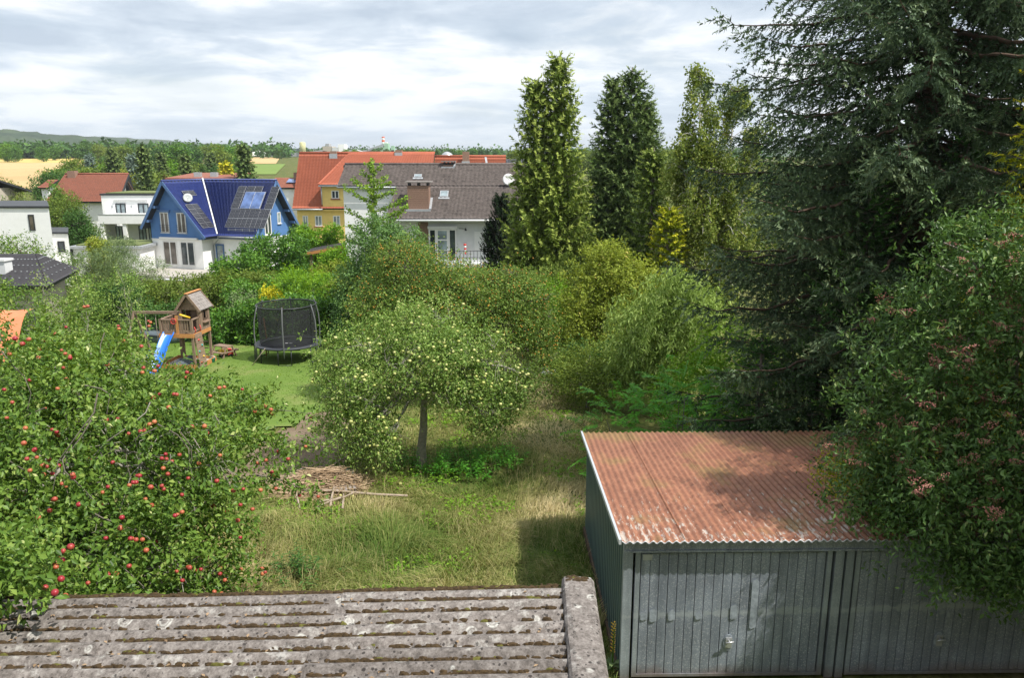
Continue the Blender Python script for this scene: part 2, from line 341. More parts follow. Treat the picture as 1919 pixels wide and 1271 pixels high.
M['hill'] = sheetmat('wooded hillside', [(.35, (.028, .052, .022)), (.65, (.06, .09, .035))], [(.3, (.6, .6, .6)), (.7, (1.3, 1.3, 1.3))], .012, .09)
rng = np.random.default_rng(7); random.seed(7)
# ---------------------------------------------------------------- ground, lawn, fields, hills
def terrain():
    ys = np.concatenate([np.linspace(-30, 40, 71), np.linspace(41.5, 130, 60), np.linspace(140, 700, 57), np.geomspace(760, 9000, 26)])
    xs = np.concatenate([-np.geomspace(6000, 70, 24), np.linspace(-60, 60, 81), np.geomspace(70, 6000, 24)])
    X, Y = np.meshgrid(xs, ys); Z = np.interp(Y, [a for a, b in TERR], [b for a, b in TERR])
    near = np.clip((60-np.abs(Y-20))/30, 0, 1)
    Z = Z+near*(-.04+.03*np.sin(X*1.3+Y*.7)+.025*np.sin(X*.5-Y*1.9+1))*(Y > 2)
    n, m = X.shape; V = np.stack([X, Y, Z], -1).reshape(-1, 3)
    i = np.arange(n*m).reshape(n, m); Fc = np.stack([i[:-1, :-1], i[:-1, 1:], i[1:, 1:], i[1:, :-1]], -1).reshape(-1, 4)
    tag(link('ground', npmesh('ground', V, Fc, M['ground'], smooth=True)), 'rough sloping garden ground with dry grass', kind='structure')
terrain()
def gsheet(name, outline, material, lift, label=None, step=1.0, jitter=0.0):
    """a sheet that follows the ground: outline in plan, filled with a grid of small cells"""
    P = np.array(outline, float); x0, y0 = P.min(0); x1, y1 = P.max(0)
    xs = np.arange(x0, x1+step, step); ys = np.arange(y0, y1+step, step)
    def inside(x, y):
        c = False; n = len(P)
        for a in range(n):
            xa, ya = P[a]; xb, yb = P[(a+1) % n]
            if (ya > y) != (yb > y) and x < (xb-xa)*(y-ya)/(yb-ya)+xa: c = not c
        return c
    idx = {}; V = []; Fc = []
    def vid(i, j):
        if (i, j) not in idx:
            idx[i, j] = len(V); x, y = xs[i], ys[j]
            near = max(0, min(1, (60-abs(y-20))/30)) if y > 2 else 0
            V.append((x, y, gz(y)+lift+near*(-.04+.03*math.sin(x*1.3+y*.7)+.025*math.sin(x*.5-y*1.9+1))))
        return idx[i, j]
    for i in range(len(xs)-1):
        for j in range(len(ys)-1):
            w = jitter*math.sin(xs[i]*2.1+ys[j]*3.3)
            if inside(xs[i]+step/2+w, ys[j]+step/2-w): Fc.append((vid(i, j), vid(i+1, j), vid(i+1, j+1), vid(i, j+1)))
    return tag(link(name, npmesh(name, np.array(V), np.array(Fc), material, smooth=True)), label, kind='structure')
gsheet('lawn', [(-22, 25), (-8, 21.5), (-6.4, 23.5), (-5.6, 27.5), (-5.2, 30), (-5.4, 36), (-7, 38), (-22, 39)], M['lawn'], .05, 'mown green lawn round trampoline and play tower', .25, .15)
gsheet('earth_path', [(-7.4, 17.5), (-4.8, 17.6), (-4.4, 19.5), (-4.0, 21), (-4.4, 23.5), (-5.8, 25.5), (-6.6, 23.4), (-7.0, 20.5)], M['earth'], .06, 'bare brown trodden earth strip beside lawn', .2, .12)
def far_sheet(name, quads, material, lift, label):
    V = []; Fc = []
    for q in quads:
        n = 24; b = len(V)
        for j in range(n+1):
            for i in range(n+1):
                s, t = i/n, j/n
                p = [(1-s)*(1-t)*q[0][k]+s*(1-t)*q[1][k]+s*t*q[2][k]+(1-s)*t*q[3][k] for k in (0, 1)]
                V.append((p[0], p[1], gz(p[1])+lift))
        for j in range(n):
            for i in range(n): a = b+j*(n+1)+i; Fc.append((a, a+1, a+n+2, a+n+1))
    return tag(link(name, npmesh(name, np.array(V), np.array(Fc), material, smooth=True)), label, kind='structure')
far_sheet('field', [[(-330, 190), (-120, 190), (-168, 395), (-420, 395)]], M['field'], .15, 'harvested tan cereal field on the left slope')
far_sheet('field', [[(-420, 396), (-150, 396), (-196, 470), (-560, 470)]], M['field_gold'], .15, 'golden cereal strip along the top of the slope')
far_sheet('field', [[(-160, 205), (-80, 205), (-95, 262), (-190, 262)]], M['field'], .22, 'tan field strip behind the conifers')
far_sheet('field', [[(-180, 380), (-112, 380), (-150, 520), (-300, 520)]], M['field'], .22, 'pale field below the factory')
far_sheet('meadow', [[(-150, 270), (-80, 270), (-106, 375), (-170, 375)]], M['meadow_green'], .22, 'bright green meadow wedge below the pale field')
def hill(name, crest, ynear, yfar, znear, label, amp, seed):
    """wooded ridge: crest given as (x, height) at distance yfar"""
    r = np.random.default_rng(seed); nx, ny = 260, 34
    xs = np.linspace(crest[0][0], crest[-1][0], nx); ts = np.linspace(0, 1.35, ny)
    X, T = np.meshgrid(xs, ts); H = np.interp(X, [a for a, b in crest], [b for a, b in crest])
    prof = np.where(T <= 1, np.sin(T*math.pi/2)**1.3, np.cos((T-1)*math.pi/.7*.5))
    Z = znear+(H-znear)*prof+r.uniform(-amp, amp, X.shape)*(T > .02); Y = ynear+(yfar-ynear)*T+r.uniform(-5, 5, X.shape)
    V = np.stack([X, Y, Z], -1).reshape(-1, 3); i = np.arange(nx*ny).reshape(ny, nx)
    Fc = np.stack([i[:-1, :-1], i[:-1, 1:], i[1:, 1:], i[1:, :-1]], -1).reshape(-1, 4)
    tag(link(name, npmesh(name, V, Fc, M['hill'])), label, kind='structure')
hill('hill', [(-2900, 60), (-2100, 88), (-1750, 98), (-1480, 95), (-1200, 78), (-900, 52), (-640, 22), (-420, 8)], 1150, 1700, 9, 'dark wooded hill rising at the left edge', 6, 3)
hill('hill', [(-2300, 20), (-1750, 60), (-1500, 72), (-1280, 76), (-1050, 60), (-700, 40), (-200, 30), (600, 40), (1800, 60), (3000, 50)], 1900, 2600, 9, 'long low wooded ridge on the skyline', 7, 4)

# ---------------------------------------------------------------- building helpers
def wallM(x0, y0, ang):                 # wall frame: u along the wall, y into the wall, z up
    return Matrix.Translation((x0, y0, 0)) @ Matrix.Rotation(ang, 4, 'Z')
def window(parent, W, u0, u1, z0, z1, fm='white_trim', glass='glass', bar=.07, mull=1, rail=0, name='window', sill=True):
    """frame proud of the wall, pane set back in it"""
    b = MB(W)
    b.box(u0, u0+bar, -.05, .06, z0, z1); b.box(u1-bar, u1, -.05, .06, z0, z1)
    b.box(u0+bar, u1-bar, -.048, .06, z0, z0+bar); b.box(u0+bar, u1-bar, -.048, .06, z1-bar, z1)
    for k in range(mull):
        x = u0+(u1-u0)*(k+1)/(mull+1); b.box(x-bar*.6, x+bar*.6, -.046, .06, z0+bar, z1-bar)
    for k in range(rail):
        z = z0+(z1-z0)*(k+1)/(rail+1); b.box(u0+bar, u1-bar, -.044, .06, z-bar*.4, z+bar*.4)
    f = b.build(name, M[fm], parent)
    MB(W).box(u0+bar*.6, u1-bar*.6, -.015, .05, z0+bar*.6, z1-bar*.6).build('pane', M[glass], f)
    if sill: MB(W).box(u0-.06, u1+.06, -.13, .02, z0-.05, z0-.003).build('sill', M['white_trim'], f)
    return f
def tiled(quad, rows, cols, amp=.03, step=.035, sub=4):
    """tiled roof skin on a quad (eave left, eave right, ridge right, ridge left): waves across, a step at every course"""
    A, B, C, D = [np.array(p, float) for p in quad]; nrm = np.cross(B-A, D-A); nrm /= np.linalg.norm(nrm)
    us = np.linspace(0, 1, cols*sub+1); vs = []; hs = []
    for r in range(rows):
        vs += [r/rows+.0005, (r+1)/rows-.0005]; hs += [step, 0.0]
    U, Vv = np.meshgrid(us, np.array(vs)); H = np.array(hs)[:, None]+amp*.5*(1+np.cos(U*cols*2*math.pi))
    P = ((1-U)*(1-Vv))[..., None]*A+(U*(1-Vv))[..., None]*B+(U*Vv)[..., None]*C+((1-U)*Vv)[..., None]*D+H[..., None]*nrm
    n, m = U.shape; i = np.arange(n*m).reshape(n, m)
    Fc = np.stack([i[:-1, :-1], i[:-1, 1:], i[1:, 1:], i[1:, :-1]], -1).reshape(-1, 4)
    return P.reshape(-1, 3), Fc
def roofpart(parent, quad, rows, cols, material, name='roof', thick=.12, amp=.03, step=.035, sub=4):
    P, Fc = tiled(quad, rows, cols, amp, step, sub); o = link(name, npmesh(name, P, Fc, M[material]), parent)
    q = [Vector(p) for p in quad]; n = (q[1]-q[0]).cross(q[3]-q[0]).normalized()
    MB().prism([p-n*.01 for p in q], -n*thick).build('roof_board', M['dark_trim'], o); return o
def solid_wall(parent, pts, h0, h1, material, name='wall', label=None):   # plan outline pushed up
    return MB().prism([(x, y, h0) for x, y in pts], (0, 0, h1-h0)).build(name, M[material], parent, label)

# ---------------------------------------------------------------- blue house
def blue_house():
    bx, by = -28.6, 75.0; rz = R(-17.5)
    T = thing('house', 'blue and white house with cobalt tiled roof carrying solar panels', 'house', (bx, by, 0), rz)
    g = -2.75; zs = .08; er = .95; ridge = 5.5; D = 6.8; W = 4.4; gx0, gx1, rx, gy = -5.7, 0.0, -3.3, -1.6
    # walls: white below, blue above
    out = [(gx0, gy), (gx1, gy), (gx1, 0), (W, 0), (W, D), (gx0, D)]
    solid_wall(T, out, g, zs, 'white', 'wall', 'white rendered ground floor wall')
    b = MB()
    sl = (ridge-er)/3.75; hg = lambda x: ridge-.22-(abs(x-rx)*sl if x > rx else abs(x-rx)*1.5)
    b.prism([(gx0, gy+.003, zs+.002), (gx1-.003, gy+.003, zs+.002), (gx1-.003, gy+.003, hg(gx1)), (rx, gy+.003, hg(rx)), (gx0, gy+.003, hg(gx0))], (0, 4.9, 0))
    hm = lambda y: ridge-.22-abs(y-D/2)*1.33
    b.prism([(W-.003, .003, zs+.002), (W-.003, D-.003, zs+.002), (W-.003, D-.003, hm(D)), (W-.003, D/2, hm(D/2)), (W-.003, .003, hm(0))], (-7.6, 0, 0))
    b.build('wall', M['blue_wall'], T, 'blue rendered upper wall')
    MB().box(gx0-.03, gx1+.03, gy-.06, gy+.3, zs-.06, zs+.03).box(gx1+.032, W+.03, -.06, .3, zs-.06, zs+.03).build('ledge', M['white_trim'], T)
    # roof planes
    oh = .75; ee = .45
    yr, ef = D/2, -ee
    ez = ridge-(D/2+ee)*1.33+.02
    def plane(quad, rows, cols): return roofpart(T, quad, rows, cols, 'tile_blue', 'roof', .16, .03, .07, 4)
    ir = (rx+ (ridge-ez)/sl, 0)      # right eave x of the wing
    xe = ir[0]
    V0 = (xe, -ee, ez); Vt = (rx, yr, ridge)
    plane([V0, (W+oh, -ee, ez), (W+oh, yr, ridge), Vt], 17, 19)
    plane([(xe, gy-oh, ez), V0, Vt, (rx, gy-oh, ridge)], 17, 12)
    lz = ridge-(rx-gx0+.5)*1.5
    plane([(gx0-.5, D-.2, lz), (gx0-.5, gy-oh, lz), (rx, gy-oh, ridge), (rx, D-1.2, ridge)], 16, 20)
    plane([(W+oh, D+ee, ez), (gx0, D+ee, ez), (rx, yr, ridge), (W+oh, yr, ridge)], 16, 20)
    # ridge caps, valley, bargeboards, gutters
    MB().tube([(rx, gy-oh-.02, ridge+.05), (rx, yr, ridge+.05), (W+oh+.02, yr, ridge+.05)], .1, 6).build('ridge_cap', M['tile_blue'], T)
    MB().bar(Vector(V0)+Vector((0, -.05, .2)), Vector(Vt)+Vector((0, -.05, .2)), .12, .06).build('valley_strip', M['grey_wall'], T)
    for (p, q) in (((xe+.02, gy-oh, ez-.1), (rx, gy-oh, ridge-.1)), ((gx0-.52, gy-oh, lz-.1), (rx, gy-oh, ridge-.1)),
                   ((W+oh, -ee-.02, ez-.1), (W+oh, yr, ridge-.1)), ((W+oh, D+ee, ez-.1), (W+oh, yr, ridge-.1))):
        MB().bar(p, q, .07, .26).build('bargeboard', M['blue_wood'], T)
    b = MB()
    for (p, q, w) in (((xe-.1, gy-oh/2, ez-.02), (rx+.1, gy-oh/2, ridge-.22), oh-.1), ((gx0-.42, gy-oh/2, lz-.02), (rx-.1, gy-oh/2, ridge-.22), oh-.1)):
        b.bar(p, q, w, .04, up=(0, 0, 1))
    b.build('soffit', M['soffit'], T)
    for x, z in ((gx0+.2, hg(gx0+.2)-.18), (gx0+1.1, hg(gx0+1.1)-.2), (-.45, hg(-.45)-.2)):
        MB().box(x-.11, x+.11, gy-oh+.06, gy+.1, z-.14, z+.1).build('rafter_end', M['blue_wood'], T)
    for y, z in ((.5, hm(.5)-.2), (D-.6, hm(D-.6)-.2), (D-1.5, hm(D-1.5)-.2)):
        MB().box(W-.1, W+oh-.06, y-.11, y+.11, z-.14, z+.1).build('rafter_end', M['blue_wood'], T)
    MB().tube([(xe+.05, -ee-.1, ez-.06), (W+oh, -ee-.1, ez-.06)], .075, 6).build('gutter', M['zinc'], T)
    MB().tube([(xe+.1, -ee-.1, ez-.1), (xe+.05, -.5, ez-.35), (.06, -.12, ez-.95), (.06, -.1, -1.2), (.06, -.1, g)], .055, 6).build('downpipe', M['zinc'], T)
    # snow guard rail along the eave
    sg = MB()
    for k in range(2): sg.bar((V0[0]+.9, -ee+.32, ez+.55+k*.12), (W+.35, -ee+.32, ez+.55+k*.12), .03, .03)
    for k in range(5): x = V0[0]+1.0+k*.78; sg.bar((x, -ee+.34, ez+.3), (x, -ee+.3, ez+.72), .04, .04)
    sg.build('snow_guard', M['zinc'], T)
    # solar panels: each module its own part, laid on its roof plane
    def on_plane(org, ex, ey, nrm, lift=.13):
        m_ = Matrix((ex, ey, nrm)).transposed().to_4x4(); m_.translation = Vector(org)+nrm*lift; return m_
    def module(w, h, key):
        b = MB(); b.box(0, w, 0, h, 0, .035); me = b
        b.k = 1; b.box(-.025, w+.025, -.025, h+.025, -.02, .02); return b.mesh('solar_panel', [M[key], M['solar_frame']])
    ex = Vector((1, 0, 0)); ey = Vector((0, yr+ee, ridge-ez)).normalized(); nn = ex.cross(ey)
    Pm = lambda x, s: Vector((x, -ee, ez))+ey*s
    land = module(.82, .60, 'pv'); port = module(.52, .98, 'pv'); 
    slope_len = Vector((0, yr+ee, ridge-ez)).length
    for r_ in range(2):
        for k in range(8): inst('solar_panel', port, T, on_plane(Pm(xe+.55+k*.545, .95+r_*1.03), ex, ey, nn))
    sk = .0
    for k in range(4):
        inst('solar_panel', land, T, on_plane(Pm(xe+.42, 3.05+k*.64), ex, ey, nn))
        inst('solar_panel', land, T, on_plane(Pm(xe+.42+3.72, 3.05+k*.64), ex, ey, nn))
    for k in range(2): inst('solar_panel', land, T, on_plane(Pm(xe+1.45+k*.86, 4.98), ex, ey, nn))
    col = MB(); col.box(0, 1.02, 0, 1.85, 0, .07); col.k = 1; col.box(-.05, 1.07, -.05, 1.9, -.04, .04)
    cme = col.mesh('solar_collector', [M['collector'], M['solar_frame']])
    for k in range(2): inst('solar_collector', cme, T, on_plane(Pm(xe+1.52+k*1.1, 3.02), ex, ey, nn, .18))
    ex2 = Vector((0, 1, 0)); ey2 = Vector((rx-xe, 0, ridge-ez)).normalized(); n2 = ex2.cross(ey2)
    Pw = lambda y, s: Vector((xe, y, ez))+ey2*s
    lw = module(.78, .52, 'pv')
    for r_ in range(5):
        for k in range(2): inst('solar_panel', lw, T, on_plane(Pw(-1.75+k*.82, 1.0+r_*.55), ex2, ey2, n2))
    for k in range(2): inst('solar_panel', lw, T, on_plane(Pw(-.9+k*.82, 4.75), ex2, ey2, n2))
    # windows
    G = wallM(0, gy, 0)
    for u0, u1 in ((-4.5, -3.55), (-2.6, -1.6)):
        window(T, G, u0, u1, .7, 2.6, glass='glass_brown', mull=1, bar=.09)
        MB(G).box(u0-.25, u1+.25, -.16, .02, 2.62, 2.82).build('blind_box', M['blue_wood'], T)
        rl = MB(G)
        for k in range(5): rl.box(u0-.1, u1+.1, -.14, -.115, .75+k*.16, .775+k*.16)
        rl.build('window_railing', M['black_steel'], T)
    for u0, u1, g_ in ((-4.5, -2.9, 'glass_brown'), (-2.5, -.9, 'glass')):
        window(T, G, u0, u1, g+.35, g+2.65, glass=g_, mull=1, bar=.1, name='terrace_door', sill=False)
    MB(G).box(-4.7, -.4, -.22, .02, g+2.85, g+3.02).build('awning_box', M['white_trim'], T)
    Fm = wallM(0, 0, 0)
    window(T, Fm, 3.0, 3.75, g+.6, g+2.5, glass='glass_pale', mull=0, bar=.07)
    d = MB(Fm); d.box(.25, .37, -.08, .05, g+.3, g+2.35); d.box(1.05, 1.17, -.08, .05, g+.3, g+2.35); d.box(.37, 1.05, -.08, .05, g+2.2, g+2.35)
    d = d.build('door', M['blue_wood'], T); MB(Fm).box(.37, 1.05, -.03, .04, g+.3, g+2.2).build('pane', M['glass_pale'], d)
    RW = wallM(W, 0, R(90))
    window(T, RW, 2.0, 3.1, .35, 2.4, glass='glass', mull=1, bar=.1)
    window(T, RW, 4.2, 4.75, 1.3, 2.4, glass='glass_pale', mull=0)
    MB(RW).box(1.8, 3.3, -.16, .02, 2.42, 2.6).build('blind_box', M['blue_wood'], T)
    # the dish on the roof
    ds = thing('satellite_dish', 'pale grey satellite dish on the blue house roof', 'satellite dish', (0, 0, 0), 0)
    q = (Matrix.Translation((bx, by, 0)) @ Matrix.Rotation(rz, 4, 'Z')) @ (Pw(-1.25, 4.25)+n2*.45)
    dish(ds, q, .42, 'grey_dish', (.35, -.9, .3))
def dish(T, q, r, key, facing):
    T.location = q; f = Vector(facing).normalized(); rot = f.to_track_quat('Z', 'Y').to_matrix().to_4x4()
    prof = [(.02, -.14), (.4, -.115), (.7, -.06), (1, 0), (1.02, .02), (.7, -.035), (.4, -.09), (.02, -.115)]
    MB(rot).lathe([(a*r, b*r*1.2) for a, b in prof], 20, cap=False).build('reflector', M[key], T)
    a = rot @ Vector((0, -r*.95, 0)); b_ = rot @ Vector((0, -r*.1, r*.85))
    MB().tube([a, b_], .02, 5).build('arm', M['zinc'], T); MB().tube([b_, b_+(rot.to_3x3() @ Vector((0, .02, -.12)))], .045, 6).build('receiver', M['white_plastic'], T)
    MB().tube([rot @ Vector((0, 0, -r*.16)), rot @ Vector((0, 0, -r*.5)), Vector((0, 0, -r*1.2))+rot @ Vector((0, 0, -r*.5))], .03, 5).build('mast', M['zinc'], T)
blue_house()
tr = thing('terrace', 'stone terrace with pale steps before the blue house', 'terrace', (-29.5, 70.6, -2.75), R(-17.5))
MB().box(-5.2, 1.4, -2.1, 2.6, -1.2, .08).build('slab', M['terrace'], tr)
for k in range(3): MB().box(-1.6, 1.6, -2.1-.4*(k+1), -2.1-.4*k-.003, -1.2, -.1-.2*k).build('step', M['grey_wall'], tr)

# ---------------------------------------------------------------- white house with the brown roof
def brown_house():
    T = thing('house', 'white house under a mossy brown tiled roof with a wide brick chimney', 'house', (-5, 58, 0), 0)
    o = Vector((-5, 58, 0)); L = lambda p: Vector(p)-o
    Yf, Ye = 56.0, 55.3; s = .585
    ze = at(830, 411, Ye).z; zat = lambda y: ze+(y-Ye)*s
    Yr = 61.6; zr = zat(Yr)
    xl = at(722, 410, Ye).x; xr = 3.0; Yu = 59.0; zu = zat(Yu); xu = at(632, 349, Yu).x
    g = gz(57)-.3
    # roof: long lower slope and the raised left part
    xc = at(744, 350, Yu).x
    roofpart(T, [L((xl, Ye, ze)), L((xr, Ye, ze)), L((xr, Yu, zu)), L((xc, Yu, zu))], 13, 40, 'tile_brown', 'roof', .16, .03, .075, 4)
    roofpart(T, [L((xu, Yu+.002, zu)), L((xr, Yu+.002, zu)), L((xr, Yr, zr)), L((xu+.15, Yr, zr))], 10, 50, 'tile_brown', 'roof', .16, .03, .075, 4)
    roofpart(T, [L((xr, 2*Yr-Yu-1.5, zu-.8)), L((xu, 2*Yr-Yu-1.5, zu-.8)), L((xu, Yr, zr)), L((xr, Yr, zr))], 8, 20, 'tile_brown', 'roof', .16, .03, .075, 2)
    MB().tube([L((xu+.1, Yr, zr+.06)), L((xr, Yr, zr+.06))], .11, 6).build('ridge_cap', M['tile_brown'], T)
    MB().tube([L((xl, Ye-.08, ze-.08)), L((xr, Ye-.08, ze-.08))], .08, 6).build('gutter', M['white_trim'], T)
    MB().tube([L((xu-.02, Yu-.08, zu-.08)), L((xc, Yu-.08, zu-.08))], .07, 6).build('gutter', M['zinc'], T)
    # walls
    xw = at(649, 480, Yu+.35).x; yw = Yu+.35
    MB().prism([L((xw, yw, g)), L((xw, 64.5, g)), L((xw, 64.5, zat(yw)-.25)), L((xw, Yr, zr-.25)), L((xw, yw, zat(yw)-.2))], (xr-xw-.3, 0, 0)).build('wall', M['white'], T, 'white rendered wall of the raised part')
    xq = at(803, 440, Yf).x
    MB().prism([L((xq, Yf, g)), L((xr-.3, Yf, g)), L((xr-.3, Yf, zat(Yf)-.25)), L((xq, Yf, zat(Yf)-.25))], (0, 3.2, 0)).build('wall', M['grey_wall'], T, 'pale grey wall under the long eave')
    xm = xq-.75
    MB().prism([L((xm, Yf+.3, g)), L((xq-.002, Yf+.3, g)), L((xq-.002, Yf+.3, zat(Yf+.3)-.25)), L((xm, Yf+.3, zat(Yf+.3)-.25))], (0, 2.9, 0)).build('wall', M['brick'], T, 'narrow brown brick wall beside the glazed door')
    MB().prism([L((xl+.3, Yf+.4, g)), L((xm-.002, Yf+.4, g)), L((xm-.002, Yf+.4, zat(Yf+.4)-.25)), L((xl+.3, Yf+.4, zat(Yf+.4)-.25))], (0, 2.8, 0)).build('wall', M['white'], T)
    # chimneys
    def chim(u0, u1, v0, v1, Yc, dep, cap=True, label=None):
        a = at(u0, v1, Yc); b_ = at(u1, v1, Yc); z1 = at((u0+u1)/2, v0, Yc).z
        c = MB().box(a.x-o.x, b_.x-o.x, Yc-o.y, Yc-o.y+dep, zat(Yc)-.3, z1).build('chimney', M['brick'], T, label)
        n = 11; dz = (z1-zat(Yc))/n
        cs = MB()
        for k in range(n): cs.box(a.x-o.x-.012, b_.x-o.x+.012, Yc-o.y-.012, Yc-o.y+dep+.012, zat(Yc)+k*dz+.02, zat(Yc)+(k+1)*dz-.02)
        cs.build('brick_course', M['brick'], c)
        if cap:
            MB().box(a.x-o.x-.16, b_.x-o.x+.2, Yc-o.y-.15, Yc-o.y+dep+.15, z1+.22, z1+.31).build('cover_slab', M['wood_grey'], c)
            cc = MB()
            for x in (a.x+.08, (a.x+b_.x)/2, b_.x-.08): cc.box(x-o.x-.06, x-o.x+.06, Yc-o.y+.05, Yc-o.y+dep-.05, z1+.002, z1+.22)
            cc.build('cap_leg', M['dark_trim'], c)
        MB().bar((a.x-o.x-.14, Yc-o.y-.12, zat(Yc)-.01), (b_.x-o.x+.14, Yc-o.y-.12, zat(Yc)-.01), .2, .14).bar((b_.x-o.x+.1, Yc-o.y-.1, zat(Yc)+.06), (b_.x-o.x+.1, Yc-o.y+dep, zat(Yc+dep)+.08), .16, .1).build('flashing', M['zinc'], c)
    chim(765, 804, 348, 402, 56.3, 1.2, True, 'wide brick chimney low on the slope')
    chim(831, 849, 309, 320, 61.3, .5, True, 'small chimney on the ridge')
    # skylight and vent
    def onroof(u, v):
        lo, hi = 50., 70.
        for _ in range(50):
            m_ = (lo+hi)/2
            if at(u, v, m_).z > zat(m_): lo = m_
            else: hi = m_
        return at(u, v, lo)
    ey = Vector((0, 1, s)).normalized(); ex = Vector((1, 0, 0)); nn = ex.cross(ey)
    for u0, u1, v0, v1, nm in ((824, 841, 360, 371, 'skylight'), (776, 791, 329, 334, 'roof_vent')):
        p = onroof(u0, v1); q = onroof(u1, v0); w = q.x-p.x; h = (q-p).dot(ey)
        m_ = Matrix((ex, ey, nn)).transposed().to_4x4(); m_.translation = L(p)
        f = MB(m_).box(0, w, 0, h, 0, .14).box(-.08, w+.1, -.22, -.003, .04, .09).build(nm, M['zinc'], T)
        MB(m_).box(.07, w-.07, .07, h-.07, .14, .155).build('pane', M['glass_pale'], f)
    # glazed door group, roller shutter window, lamp
    P = lambda u, v: at(u, v, Yf)
    x0, x1 = P(804, 440).x-o.x, P(855, 440).x-o.x; z1 = P(830, 428).z; z0 = P(830, 490).z
    Wm = wallM(0, Yf-o.y, 0)
    f = window(T, Wm, x0, x0+.5, z0, z1-.05, glass='glass', mull=0, bar=.08, name='terrace_door', sill=False)
    window(T, Wm, x0+.51, x1-.55, z0, z1-.05, glass='glass_pale', mull=0, rail=2, bar=.12, name='terrace_door', sill=False)
    window(T, Wm, x1-.54, x1, z0, z1-.05, glass='glass', mull=0, bar=.08, name='terrace_door', sill=False)
    MB(Wm).box(x0-.08, x1+.06, -.2, .02, z1-.02, z1+.16).build('blind_box', M['white_trim'], T)
    xs0, xs1 = P(889, 440).x-o.x, P(916, 440).x-o.x; za, zb = P(900, 468).z, P(900, 434).z
    w = MB(Wm); n = 12
    for k in range(n): w.box(xs0+.06, xs1-.06, -.035, .02, za+(zb-za)*k/n+.008, za+(zb-za)*(k+1)/n-.008)
    fr = MB(Wm).box(xs0, xs0+.06, -.05, .02, za, zb).box(xs1-.06, xs1, -.05, .02, za, zb).box(xs0+.06, xs1-.06, -.05, .02, zb-.06, zb).build('window', M['white_trim'], T, 'window closed by a white roller shutter')
    w.build('roller_shutter', M['white_plastic'], fr)
    lp = P(873, 428)-o; MB().tube([(lp.x-.5, Yf-o.y-.04, lp.z), (lp.x, Yf-o.y-.25, lp.z)], .02, 5).tube([(lp.x, Yf-o.y-.25, lp.z+.05), (lp.x, Yf-o.y-.25, lp.z-.14)], [.03, .09], 8).build('wall_lamp', M['dark_trim'], T)
    ds = thing('satellite_dish', 'large white satellite dish on the brown roof', 'satellite dish')
    dish(ds, onroof(953, 347)+Vector((0, -.35, .42)), .43, 'white_plastic', (.12, -.95, .22))
    fl = thing('windsock', 'red and white striped windsock hanging by the white wall', 'windsock', P(872, 465)+Vector((0, -.3, 0)))
    for k in range(5): MB().tube([(0, 0, .35-k*.15), (.01*k, 0, .35-(k+1)*.15)], [.11-.012*k, .098-.012*k], 8).build('band', M['white_plastic' if k % 2 else 'red_plastic'], fl)
    MB().tube([(0, .25, .5), (0, 0, .5), (0, 0, .35)], .012, 5).build('hook', M['zinc'], fl)
    # balcony rail before the door
    br = thing('balcony', 'balcony with thin metal railing before the white door', 'balcony', (o.x, o.y, 0))
    bz = z0-.05; MB().box(x0-.4, 3.4, -3.4, -2.0, bz-.2, bz).build('slab', M['grey_wall'], br)
    for k in range(2): MB().bar((x0-.4, -3.36, bz+.5+k*.45), (3.4, -3.36, bz+.5+k*.45), .03, .03).build('rail', M['black_steel'], br)
    post = MB().bar((0, 0, 0), (0, 0, .98), .03, .03).mesh('baluster', M['black_steel'])
    for k in range(22): inst('baluster', post, br, Matrix.Translation((x0-.35+k*.24, -3.36, bz)))
brown_house()

